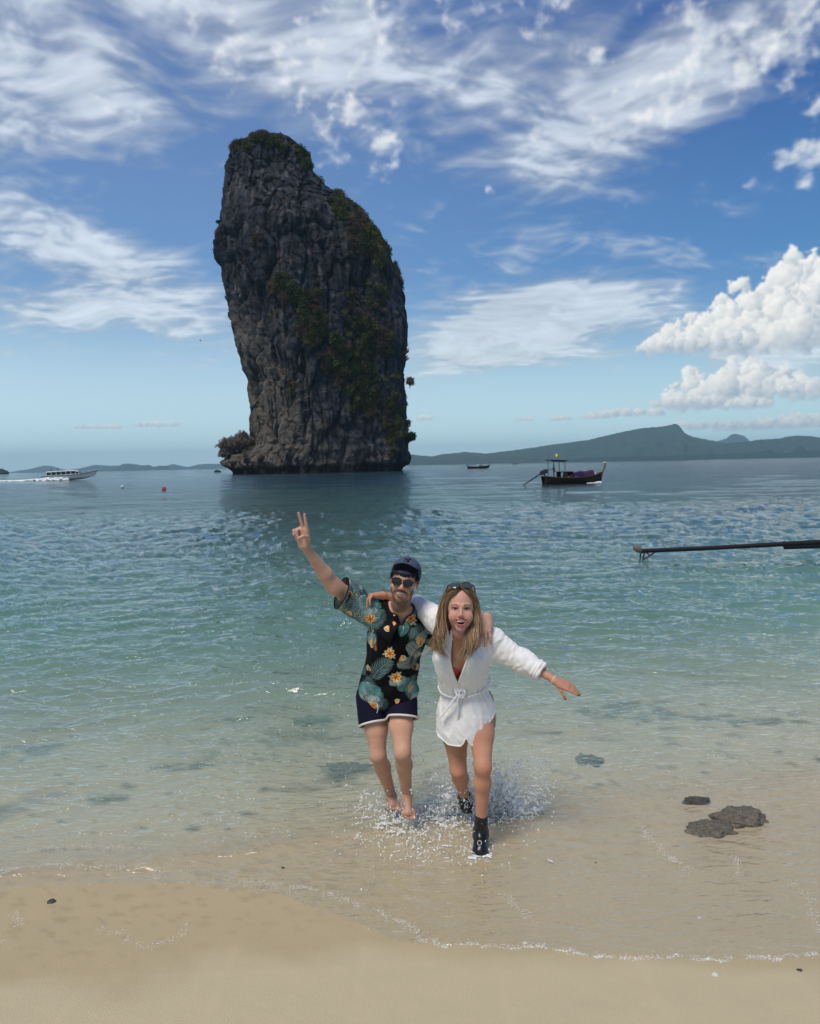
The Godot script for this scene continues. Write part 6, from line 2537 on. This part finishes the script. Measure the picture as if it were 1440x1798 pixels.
	for e in [[cuff_l, cd, 0.054, 2]]:
		for k in 3:
			var cf := MB.new()
			cf.col = Color(0.84, 0.82, 0.80)
			var ring := []
			var rr := []
			var s1: Vector3 = (e[1] as Vector3).cross(Vector3.BACK).normalized()
			var s2: Vector3 = (e[1] as Vector3).cross(s1).normalized()
			for a in 25:
				var an := TAU * a / 24.0
				var wob := 1.0 + 0.05 * sin(an * 3.0 + k * 2.0)
				ring.append(e[0] + e[1] * (-0.016 + 0.016 * k) + (s1 * cos(an) + s2 * sin(an)) * (e[2] - 0.003 * absf(k - 1)) * wob)
				rr.append(0.0125 + 0.002 * sin(an * 5.0 + k))
			cf.tube(ring, rr, 8, 1.0, false)
			part(shirt, "rolled_cuff", cf.mesh(), gauze)
	# belt, knot and two tails
	var belt := MB.new()
	belt.col = Color(0.86, 0.84, 0.82)
	var bl := []
	var br := []
	for a in 41:
		var an := TAU * a / 40.0
		var c := waist + tb * Vector3(sin(an) * 0.145, 0.010 * sin(an), cos(an) * 0.119)
		for s in 12:
			if field(sp, c) < 0.004:
				c += tb * Vector3(sin(an), 0, cos(an)) * 0.003
		bl.append(c)
		br.append(0.0056)
	belt.tube(bl, br, 7, 0.9, false)
	var kn: Vector3 = j.call(806, 1212, 4.585)
	part(root, "belt", belt.mesh(), gauze)
	var knot := MB.new()
	knot.col = Color(0.86, 0.84, 0.82)
	for lp in [[0.0, 0.0, 0.022, 0.030, 0.3], [0.018, -0.018, 0.017, 0.026, -0.3], [0.004, 0.012, 0.018, 0.014, 0.9]]:
		var ring := []
		var rr := []
		for a in 17:
			var an := TAU * a / 16.0
			var p2 := Vector2(cos(an) * lp[2], sin(an) * lp[3]).rotated(lp[4])
			ring.append(kn + Vector3(p2.x + lp[0], p2.y + lp[1], 0.010 + 0.006 * sin(an * 2.0)))
			rr.append(0.0085)
		knot.tube(ring, rr, 7, 0.9, false)
	knot.ball(Transform3D(Basis.IDENTITY, kn + Vector3(0, 0.004, 0.010)), Vector3(0.016, 0.014, 0.014), 8, 10)
	part(root, "belt_knot", knot.mesh(), gauze)
	for tl in [[[804, 1218, 4.57], [797, 1228, 4.565], [786, 1243, 4.575], [774, 1258, 4.60]], [[806, 1220, 4.57], [803, 1232, 4.565], [805, 1246, 4.575], [804, 1262, 4.60]]]:
		var tm := MB.new()
		tm.col = Color(0.86, 0.84, 0.82)
		var pts := []
		for q in tl:
			pts.append(j.call(q[0], q[1], q[2]))
		tm.tube(pts, [0.008, 0.010, 0.011, 0.012], 7, 0.55)
		part(root, "belt_tail", tm.mesh(), gauze)
	# hair: long, wavy, dark at the roots and fair at the ends
	var hm := MB.new()
	var pick := rng(93)
	var tones := [Color(0.17, 0.098, 0.050), Color(0.26, 0.160, 0.082), Color(0.38, 0.255, 0.140), Color(0.54, 0.395, 0.235), Color(0.12, 0.068, 0.036), Color(0.33, 0.210, 0.110)]
	var left := []
	var right := []
	for k in 11:
		var z := lerpf(0.014, -0.085, k / 10.0)
		var w := k / 10.0
		var root_p := Vector3(0.0, 0.118, 0.030 - 0.055 * w)
		left.append([ho * root_p, ho * Vector3(-0.056, 0.096, z * 0.9), ho * Vector3(-0.089, 0.030, z * 0.85 - 0.010), ho * Vector3(-0.102, -0.055, z * 0.7 - 0.004),
			ho * Vector3(-0.108, -0.130, z * 0.55 + 0.030), ho * Vector3(-0.118 - 0.02 * w, -0.205, z * 0.4 + 0.045), ho * Vector3(-0.128 + 0.06 * (1.0 - w), -0.275 + 0.03 * w, z * 0.3 + 0.050)])
		right.append([ho * root_p, ho * Vector3(0.056, 0.096, z * 0.9), ho * Vector3(0.086, 0.030, z * 0.85 - 0.012), ho * Vector3(0.088, -0.055, z * 0.7 - 0.012),
			ho * Vector3(0.066 + 0.012 * w, -0.130, z * 0.5 + 0.040), ho * Vector3(0.042 + 0.02 * w, -0.205, z * 0.3 + 0.075), ho * Vector3(0.026 - 0.05 * (1.0 - w), -0.275, z * 0.2 + 0.085)])
	for s in [-1.0, 1.0]:                                   # locks parted over the forehead
		var fringe := []
		for k in 5:
			var w := k / 4.0
			fringe.append([ho * Vector3(0.002 * s, 0.114 - 0.004 * w, 0.052 - 0.02 * w), ho * Vector3(s * 0.034, 0.094 + 0.006 * w, 0.070 - 0.02 * w), ho * Vector3(s * 0.066, 0.060 + 0.01 * w, 0.046 - 0.02 * w), ho * Vector3(s * 0.084, 0.010, 0.012 - 0.015 * w), ho * Vector3(s * 0.094, -0.060, 0.006 - 0.02 * w), ho * Vector3(s * 0.098, -0.130, 0.030)])
		strands(hm, fringe, 30, 0.0020, 0.011, tones, pick, 0.012)
	strands(hm, left, 58, 0.0021, 0.022, tones, pick, 0.026)
	strands(hm, right, 48, 0.0021, 0.020, tones, pick, 0.026)
	var back := []
	for k in 6:
		var x := -0.06 + 0.024 * k
		back.append([ho * Vector3(x * 0.3, 0.122, 0.0), ho * Vector3(x, 0.100, -0.085), ho * Vector3(x * 1.3, 0.0, -0.112), ho * Vector3(x * 1.4, -0.10, -0.10), ho * Vector3(x * 1.5, -0.19, -0.085)])
	strands(hm, back, 12, 0.005, 0.022, tones, pick, 0.008)
	# root cap close to the skull, and fine strays in the wind
	var cap_m := MB.new()
	cap_m.ball(ho * Transform3D(Basis.IDENTITY, Vector3(0, 0.040, -0.016)), Vector3(0.080, 0.090, 0.098), 20, 28)
	var scalp := trim(cap_m, func(p: Vector3) -> float:
		var q := inv * p
		return maxf(q.y - 0.094 - 0.30 * maxf(q.z - 0.03, -0.9) + 1.2 * absf(q.x) * absf(q.x) / 0.08 * 0.4 if q.z > -0.01 else 1.0, -q.z - 0.0))
	for k in scalp.c.size():
		scalp.c[k] = Color(0.17, 0.10, 0.052)
	hm.add(scalp)
	strands(hm, [[ho * Vector3(-0.09, -0.15, 0.03), ho * Vector3(-0.15, -0.22, 0.03), ho * Vector3(-0.20, -0.25, 0.02), ho * Vector3(-0.26, -0.255, 0.02)]], 7, 0.0012, 0.03, tones, pick, 0.012)
	part(root, "hair", hm.mesh(), vmat(0.5, 0.4))
	shades(root, ho, Transform3D(Basis(Vector3.RIGHT, -0.75), Vector3(0, 0.128, 0.060)), Color(0.014, 0.013, 0.014), Color(0.050, 0.062, 0.060), 0.032, 0.027, 0.022)
	# wrist strap and hair tie
	for e in [[lwri - (lwri - lelb).normalized() * 0.01, (lwri - lelb).normalized(), 0.026, Color(0.60, 0.50, 0.42), "bracelet", 0.0045], [rwri - (rwri - relb).normalized() * 0.006, (rwri - relb).normalized(), 0.027, Color(0.015, 0.013, 0.014), "hair_tie", 0.003]]:
		var bmx := MB.new()
		bmx.col = e[3]
		var ring := []
		var rr := []
		var s1: Vector3 = (e[1] as Vector3).cross(Vector3.BACK).normalized()
		var s2: Vector3 = (e[1] as Vector3).cross(s1).normalized()
		for a in 21:
			var an := TAU * a / 20.0
			ring.append(e[0] + (s1 * cos(an) + s2 * sin(an)) * e[2])
			rr.append(e[5])
		bmx.tube(ring, rr, 6, 1.0, false)
		part(root, e[4], bmx.mesh(), vmat(0.5))
	# black water boots, the near one with its white ring
	var fr: Vector3 = j.call(843, 1503, 4.50)
	for e in [[lank, fr, Vector3(0.0, 0.80, 0.60), 0.06, lkn], [rank, j.call(822, 1424, 4.98), Vector3(0.0, 0.75, 0.66), 0.035, rkn]]:
		var an: Vector3 = e[0]
		var shin := (e[4] - an).normalized() as Vector3
		var bp := []
		var low := an - shin * (0.070 if e[3] > 0.05 else 0.03)
		var toe: Vector3 = e[1]
		var fwd := (toe - low).normalized()
		bp.append(Prim.cap(an + shin * 0.035, low, 0.0415, 0.043, 0.03))
		bp.append(Prim.cap(low, toe - fwd * 0.03 + Vector3(0, 0.012, 0), 0.044, 0.036, 0.03))
		bp.append(Prim.cap(low - Vector3(0, 0.015, 0.015), toe - fwd * 0.035 - Vector3(0, 0.004, 0), 0.036, 0.034, 0.03))
		bp.append(Prim.ell(toe - fwd * 0.028, Vector3(0.047, 0.028, 0.040), 0.02))
		var sn2 := func(p: Vector3) -> float: return 0.004 * sn.get_noise_3d(p.x * 22.0, p.y * 30.0, p.z * 22.0)
		var bmb := MB.new()
		nets(bmb, bp, 0.006, func(p: Vector3) -> Color:
			var t := 1.0 + 0.9 * sn.get_noise_3dv(p * 40.0)
			return Color(0.009 * t, 0.010 * t, 0.012 * t), sn2)
		var boot := part(root, "boot", bmb.mesh(), vmat(0.32, 0.5))
		if e[3] > 0.05:
			var rg := MB.new()
			rg.col = Color(0.52, 0.52, 0.52)
			var ring := []
			var rr := []
			for a in 25:
				var an2 := TAU * a / 24.0
				var dd := 4.2
				var p: Vector3 = j.call(842.0 + cos(an2) * 3.6, 1480.0 + sin(an2) * 4.0, dd)
				while dd < 4.8 and field(bp, p) > 0.001:
					dd += 0.002
					p = j.call(842.0 + cos(an2) * 3.6, 1480.0 + sin(an2) * 4.0, dd)
				ring.append(p)
				rr.append(0.0021)
			rg.tube(ring, rr, 6, 1.0, false)
			part(boot, "ring_mark", rg.mesh(), vmat(0.5))


# ------------------------------------------------------------------ things along the shore
func seabed_at(px: float, py: float) -> Vector3:
	var p := on_level(px, py, 0.0)
	for k in 4:
		p = on_level(px, py, sand_h(p.x, -p.z))
	return p


func build_shore_things() -> void:
	# the long propeller shaft of a longtail boat, reaching in from the right
	var s0 := on_level(1127, 985, 0.0)
	var d := -s0.z
	var root := thing("boat_propeller_shaft", "long black propeller shaft of a moored boat reaching in over the water from the right", "boat part", s0)
	var j := func(px: float, py: float, dd: float) -> Vector3: return at(px, py, dd) - s0
	var black := vmat(0.5, 0.4)
	var m := MB.new()
	m.col = Color(0.012, 0.011, 0.012)
	m.tube([j.call(1127, 967, d), j.call(1250, 962, d - 0.1), j.call(1380, 955, d - 0.2), j.call(1700, 938, d - 0.5)], [0.048, 0.052, 0.058, 0.07], 10)
	m.col = Color(0.05, 0.022, 0.02)
	m.tube([j.call(1129, 969.5, d + 0.02), j.call(1240, 965.2, d - 0.08)], [0.022, 0.022], 6)
	part(root, "shaft", m.mesh(), black)
	var hs := MB.new()
	hs.col = Color(0.010, 0.010, 0.012)
	hs.tube([j.call(1377, 960.2, d - 0.18), j.call(1450, 957.5, d - 0.25), j.call(1700, 946, d - 0.48)], [0.062, 0.066, 0.07], 10)
	hs.tube([j.call(1377, 950, d - 0.2), j.call(1378, 963, d - 0.2)], [0.03, 0.03], 6)
	part(root, "housing", hs.mesh(), black)
	var bulb := MB.new()
	bulb.col = Color(0.16, 0.14, 0.12)
	var ax: Vector3 = (j.call(1127, 967, d) - j.call(1112, 957, d)).normalized()
	var b := Basis(ax.cross(Vector3.BACK).normalized(), ax, ax.cross(Vector3.BACK).normalized().cross(ax))
	bulb.lathe(Transform3D(b, j.call(1113, 959, d)), [[0.0, 0.0], [0.055, 0.008], [0.082, 0.05], [0.088, 0.11], [0.075, 0.17], [0.045, 0.22], [0.03, 0.26]], 18)
	part(root, "foam_bulb", bulb.mesh(), vmat(0.9, 0.2))
	for e in [[1125, 968, 1123.5, 987], [1132, 969, 1128, 986], [1150, 970, 1130.5, 982], [1133, 969, 1140, 974]]:
		var g := MB.new()
		g.col = Color(0.012, 0.011, 0.012)
		g.tube([j.call(e[0], e[1], d), j.call(e[2], e[3], d)], [0.018, 0.016], 6)
		part(root, "guard_strut", g.mesh(), black)
	var hub := MB.new()
	hub.col = Color(0.02, 0.018, 0.016)
	hub.tube([j.call(1124, 965, d), j.call(1130, 969, d)], [0.055, 0.05], 10)
	part(root, "hub", hub.mesh(), black)
	# stones awash and on the bottom
	for e in [[1248, 1460, 0.145, 0.055, 0.10, 0.26, "dark wet rock nearest the right foreground, the lower of the touching pair", 101, 0.150], [1297, 1441, 0.175, 0.080, 0.12, 0.26, "dark wet rock behind and right of its touching neighbour, the taller of the pair", 102, 0.155],
			[1222, 1408, 0.10, 0.022, 0.06, 0.35, "flat rock just under the surface behind the wet rock pair", 103, 0.085], [548, 1268, 0.17, 0.035, 0.13, 0.6, "drowned rock under clear water left of the man's shorts", 104, 0.11], [618, 1350, 0.17, 0.03, 0.11, 0.6, "drowned mossy rock under water left of the man's knees", 105, 0.11],
			[1036, 1340, 0.11, 0.045, 0.09, 0.75, "small drowned rock right of the splash behind the woman", 106, 0.11]]:
		var p := seabed_at(e[0], e[1])
		var o := thing("shore_rock", e[6], "rock", p, 0.0, "rocks in the shallows")
		var c := Color(e[8] * 1.05, e[8] * 0.90, e[8] * 0.68)
		var lump := rock_lump(e[7], Vector3(e[2], e[3], e[4]), e[5], c, 30)
		for k in lump.v.size():
			if lump.c[k].r > e[8] * 1.35:
				lump.c[k] = Color(0.16, 0.14, 0.10)
		var rm := vmat(0.38, 0.5)
		rm.heightmap_enabled = true
		rm.heightmap_texture = pebble_tex()
		rm.heightmap_scale = 1.5
		rm.uv1_triplanar = true
		rm.uv1_scale = Vector3.ONE * 5.0
		part(o, "stone", lump.mesh(), rm)
	for e in [[90, 1584, 0.020, 0.05, "small dark stone on the wet sand at the far left"], [497, 1524, 0.008, 0.04, "tiny dark pebble on the wet sand left of the man's feet"], [922, 1656, 0.010, 0.55, "white shell fragment on the wet sand below the near boot"], [1257, 1712, 0.014, 0.6, "white shell at the foam edge near the bottom right"],
			[1404, 1704, 0.009, 0.05, "tiny dark pebble at the right end of the foam edge"], [1046, 1515, 0.006, 0.04, "tiny dark speck of stone right of the near boot"], [1228, 1612, 0.009, 0.50, "pale pebble under the thin film below the wet rock pair"]]:
		var p := seabed_at(e[0], e[1])
		var o := thing("pebble", e[4], "pebble", p, 0.0, "pebbles on the sand")
		var lump := rock_lump(int(e[0]), Vector3(e[2] * 1.3, e[2] * 0.7, e[2]), 0.3, Color(e[3], e[3] * 0.94, e[3] * 0.84), 8)
		part(o, "stone", lump.mesh(), vmat(0.5, 0.4))
	# a bird far out
	var bp := at(352, 598, 160.0)
	var bird := thing("bird", "tiny dark bird gliding left of the sea stack", "bird", bp)
	var bm := MB.new()
	bm.col = Color(0.02, 0.02, 0.025)
	bm.ball(Transform3D(Basis.IDENTITY, Vector3.ZERO), Vector3(0.22, 0.07, 0.08), 6, 8)
	for s in [-1.0, 1.0]:
		bm.tube([Vector3(0, 0.02, 0), Vector3(0.02 * s, 0.12, 0.35 * s), Vector3(-0.10, 0.04, 0.75 * s)], [0.06, 0.05, 0.01], 5, 0.3)
	part(bird, "body", bm.mesh(), vmat(0.8, 0.2))
	# foam: beads and bubbles along the edges where the swash has stopped
	var r := rng(120)
	var ball := MB.new()
	ball.ball(Transform3D.IDENTITY, Vector3.ONE, 4, 6)
	var bead := ball.mesh()
	var lines := [[[0, 1655], [24, 1640], [38, 1622], [30, 1600]], [[180, 1625], [225, 1650], [265, 1664], [315, 1642], [332, 1612]], [[0, 1538], [60, 1532], [150, 1529], [240, 1527], [330, 1531]], [[425, 1545], [500, 1556], [560, 1563], [640, 1592], [690, 1616], [738, 1642]],
		[[1128, 1452], [1150, 1484], [1180, 1510], [1210, 1530]], [[880, 1568], [915, 1600], [948, 1628]], [[1282, 1500], [1296, 1520], [1300, 1545]], [[20, 1508], [120, 1500], [260, 1496]], [[1390, 1550], [1420, 1580], [1440, 1640]]]
	var density := [110, 90, 160, 190, 150, 90, 60, 90, 70]
	var edge := []
	for k in 60:
		var x := lerpf(0.0, 2.0, k / 59.0)
		edge.append(Vector2(x, swash(x) + 0.012))
	var places := []
	for l in lines.size():
		var pts := []
		for q in lines[l]:
			var p := seabed_at(q[0], q[1])
			pts.append(Vector2(p.x, -p.z))
		froth(places, pts, density[l], 0.020, r)
	froth(places, edge, 260, 0.011, r)
	var fo := scatter(self, "swash_foam", bead, mat(Color(0.70, 0.68, 0.62), 0.45), places)
	tag(fo, "thin white lines of foam left along the edges of the swash", "foam")
	# low ridges of foam on the wavelets' broken crests, near the beach on the left
	var specks := []
	for k in 2600:
		var px := r.randf_range(0, 1440)
		var py := 1180.0 + 340.0 * pow(r.randf(), 0.8) - px * 0.04
		var p := on_level(px, py, 0.0)
		var dd := -p.z
		var a := dd - shore(p.x)
		if a < -0.05 or g_wave.get_noise_2d(p.x * 1.3 + 40.0, dd * 2.6) < 0.30:
			continue
		var size := r.randf_range(0.0015, 0.004)
		specks.append(Transform3D(Basis.IDENTITY.scaled(Vector3(size * 2.0, size * 0.5, size)), Vector3(p.x, water_h(p.x, dd, 0.03) + 0.001, p.z)))
	var sp := scatter(self, "foam_flecks", bead, mat(Color(0.80, 0.80, 0.77), 0.45), specks)
	tag(sp, "scattered white flecks of foam drifting on the shallow water", "foam")


var pebble_texture: ImageTexture


func pebble_tex() -> ImageTexture:
	if pebble_texture == null:
		pebble_texture = noise_texture(noise(121, 0.03, 5), 512)
	return pebble_texture


func froth(places: Array, pts: Array, per_metre: float, wide: float, r: RandomNumberGenerator) -> void:
	for k in pts.size() - 1:
		var a: Vector2 = pts[k]
		var b: Vector2 = pts[k + 1]
		var n := int(a.distance_to(b) * per_metre * 3.2)
		for i in n:
			var t := r.randf()
			var p := a.lerp(b, t)
			var gap := g_ripple.get_noise_2d(p.x * 4.0, p.y * 4.0)
			if gap < -0.18:
				continue
			var w := wide * (0.5 + 0.9 * (gap + 0.2))
			p += Vector2(r.randfn(), r.randfn()) * w * 0.9 + Vector2(g_big.get_noise_2d(p.x * 6.0, p.y * 6.0), g_big.get_noise_2d(p.x * 6.0 + 50.0, p.y * 6.0)) * 0.035
			var size := r.randf_range(0.0009, 0.0024) * (1.0 + 0.6 * gap)
			places.append(Transform3D(Basis.IDENTITY.scaled(Vector3(size * 1.3, size * 0.75, size * 1.3)), Vector3(p.x, maxf(water_h(p.x, p.y, 0.02), sand_h(p.x, p.y)) + size * 0.3, -p.y)))


# ------------------------------------------------------------------ splashing water
func build_splashes() -> void:
	var r := rng(131)
	var water := StandardMaterial3D.new()
	water.transparency = BaseMaterial3D.TRANSPARENCY_ALPHA
	water.albedo_color = Color(0.97, 0.98, 0.97, 0.85)
	water.roughness = 0.08
	var thin_water := StandardMaterial3D.new()
	thin_water.transparency = BaseMaterial3D.TRANSPARENCY_ALPHA
	thin_water.albedo_color = Color(0.97, 0.98, 0.97, 0.60)
	thin_water.roughness = 0.10
	var ball := MB.new()
	ball.ball(Transform3D.IDENTITY, Vector3.ONE, 5, 8)
	var drop := ball.mesh()
	# each: where it starts, way it flies, how far the fan opens, height, filaments, drops
	var jets := [
		["splash", "tall fan of splashing water flung up behind the woman's near leg", [[862, 1425, 5.06, 0.40, 1.75, 0.42, 150, 1000], [872, 1415, 5.12, 0.75, 1.35, 0.35, 130, 900], [880, 1400, 5.15, 0.55, 1.0, 0.45, 100, 500]], [[862, 1425, 5.08, 0.55, 0.60, 0.42], [868, 1420, 5.14, 0.95, 0.45, 0.38], [855, 1425, 5.12, 0.15, 0.5, 0.34]]],
		["splash", "low splash of white water around the woman's far boot", [[808, 1420, 5.12, -0.55, 0.95, 0.45, 160, 900], [826, 1425, 5.02, 0.15, 0.85, 0.30, 90, 500], [812, 1380, 5.06, 0.0, 0.6, 0.3, 20, 220]], [[806, 1420, 5.14, -0.75, 0.5, 0.24], [822, 1415, 5.16, 0.3, 0.5, 0.26]]],
		["splash", "splash of drops around the man's bare feet", [[702, 1436, 5.0, 0.1, 0.35, 0.8, 90, 600], [690, 1415, 5.15, -0.4, 0.5, 0.5, 60, 300]], []],
		["splash", "small splash thrown up at the toe of the near black boot", [[843, 1508, 4.5, 0.0, 0.20, 1.0, 60, 260]], []],
		["splash", "scattered drops falling over the wet sand in front of the man", [[715, 1470, 4.8, 0.0, 0.32, 0.9, 30, 600], [790, 1480, 4.8, 0.1, 0.28, 1.1, 30, 400]], []]]
	for jt in jets:
		var base := on_level(jt[2][0][0], jt[2][0][1], 0.02)
		base.z = -jt[2][0][2]
		var root := thing(jt[0], jt[1], "splash", base, 0.0, "splashes around the runners' feet")
		var web := MB.new()
		var drops := []
		for e in jt[2]:
			var o: Vector3 = at(e[0], e[1], e[2]) - base
			o.y = maxf(o.y, 0.0)
			for k in e[6]:
				var v := Vector3(e[3] + r.randfn() * e[5], absf(e[4] + r.randfn() * 0.35), r.randfn() * 0.5 * e[5] + 0.15) * r.randf_range(0.7, 1.9)
				var t0 := r.randf_range(0.0, 0.24)
				var t1 := t0 + r.randf_range(0.006, 0.028)
				var s := o + Vector3(r.randfn() * 0.05, 0, r.randfn() * 0.04)
				var pts := []
				var rad := []
				for i in 8:
					var t := lerpf(t0, t1, i / 7.0)
					var p := s + v * t * 1.5 + Vector3(0, -4.9 * t * t * 1.6, 0) + Vector3(r.randfn(), r.randfn(), r.randfn()) * 0.004
					pts.append(p)
					rad.append(r.randf_range(0.0010, 0.0042) * (0.35 if i == 0 or i == 7 else 1.0))
				if (pts[7] as Vector3).y > -0.01 and (pts[7] as Vector3).y < 0.42 and absf((pts[7] as Vector3).x) < 0.42:
					web.tube(pts, rad, 6)
			for k in e[7]:
				var v := Vector3(e[3] + r.randfn() * e[5], absf(e[4] + r.randfn() * 0.5), r.randfn() * 0.6 * e[5] + 0.2) * r.randf_range(0.5, 2.6)
				var t := r.randf_range(0.02, 0.30)
				var p := o + Vector3(r.randfn() * 0.05, 0, r.randfn() * 0.05) + v * t * 1.4 + Vector3(0, -4.9 * t * t * 1.3, 0)
				if p.y > 0.42 or absf(p.x) > 0.42:
					continue
				if p.y < 0.004:
					p.y = 0.004 + 0.05 * r.randf() * r.randf()
				var size := 0.0011 + 0.0042 * pow(r.randf(), 3.5)
				drops.append(Transform3D(Basis(Vector3.BACK, r.randf() * 3.0).scaled(Vector3(size, size * r.randf_range(1.0, 2.2), size)), p))
		for sh in jt[3]:                                    # torn sheets of water
			var m := MB.new()
			var o: Vector3 = at(sh[0], sh[1], sh[2]) - base
			var n := noise(int(sh[0]), 1.0, 3)
			var nu := 44
			var nv := 34
			var keep := PackedFloat32Array()
			for v in nv + 1:
				for u in nu + 1:
					var uu := u / float(nu) * 2.0 - 1.0
					var vv := v / float(nv)
					var ang: float = sh[3] + uu * sh[4]
					var reach: float = sh[5] * (0.75 + 0.5 * n.get_noise_2d(uu * 3.0, 5.0))
					var p := o + Vector3(sin(ang) * vv * reach, cos(ang) * vv * reach - 0.35 * vv * vv * sh[5] * absf(sin(ang)), -0.05 * uu + 0.10 * vv * vv)
					p += Vector3(n.get_noise_2d(u * 0.16, v * 0.16), n.get_noise_2d(u * 0.16 + 40.0, v * 0.16), 2.0 * n.get_noise_2d(u * 0.12, v * 0.12 + 80.0)) * 0.05 * (0.3 + vv)
					keep.append(n.get_noise_2d(u * 0.30, v * 0.22 + 20.0) - lerpf(-0.42, 0.28, vv) - 0.35 * pow(absf(uu), 4.0))
					m.p(p)
			for v in nv:
				for u in nu:
					var q := v * (nu + 1) + u
					if minf(keep[q], keep[q + nu + 2]) > 0.0:
						m.q(q, q + 1, q + nu + 2, q + nu + 1)
						if maxf(maxf(keep[q], keep[q + 1]), keep[q + nu + 1]) < 0.10 and r.randf() < 0.7:   # beads along the torn edge
							var size := r.randf_range(0.0015, 0.0042)
							drops.append(Transform3D(Basis.IDENTITY.scaled(Vector3.ONE * size), m.v[q]))
			if m.i.size():
				part(root, "sheet", m.mesh(), thin_water).set_meta("kind", "stuff")
		part(root, "filaments", web.mesh(), water).set_meta("kind", "stuff")
		scatter(root, "drops", drop, water, drops)
	# churned foam on the water around the feet
	var bead := MB.new()
	bead.ball(Transform3D.IDENTITY, Vector3.ONE, 4, 6)
	var places := []
	for e in [[820, 1436, 0.22, 0.10, 1500], [700, 1446, 0.20, 0.08, 1100], [770, 1425, 0.20, 0.10, 700], [843, 1512, 0.085, 0.035, 420], [880, 1432, 0.16, 0.08, 600], [735, 1500, 0.24, 0.10, 380]]:
		var c := on_level(e[0], e[1], 0.01)
		for k in e[4]:
			var ang := r.randf() * TAU
			var rad := sqrt(r.randf())
			var x: float = c.x + cos(ang) * rad * e[2]
			var z: float = c.z + sin(ang) * rad * e[3] * 1.6
			if g_ripple.get_noise_2d(x * 3.5, z * 5.0) < -0.02 + 0.25 * rad:
				continue
			var size := r.randf_range(0.0014, 0.0052)
			places.append(Transform3D(Basis.IDENTITY.scaled(Vector3(size * 1.4, size * 0.7, size * 1.4)), Vector3(x, maxf(water_h(x, -z, 0.02), sand_h(x, -z)) + size * 0.3, z)))
	var fo := scatter(self, "churned_foam", bead.mesh(), mat(Color(0.80, 0.81, 0.79), 0.4), places)
	tag(fo, "churned white foam spread on the water around the runners' feet", "foam")
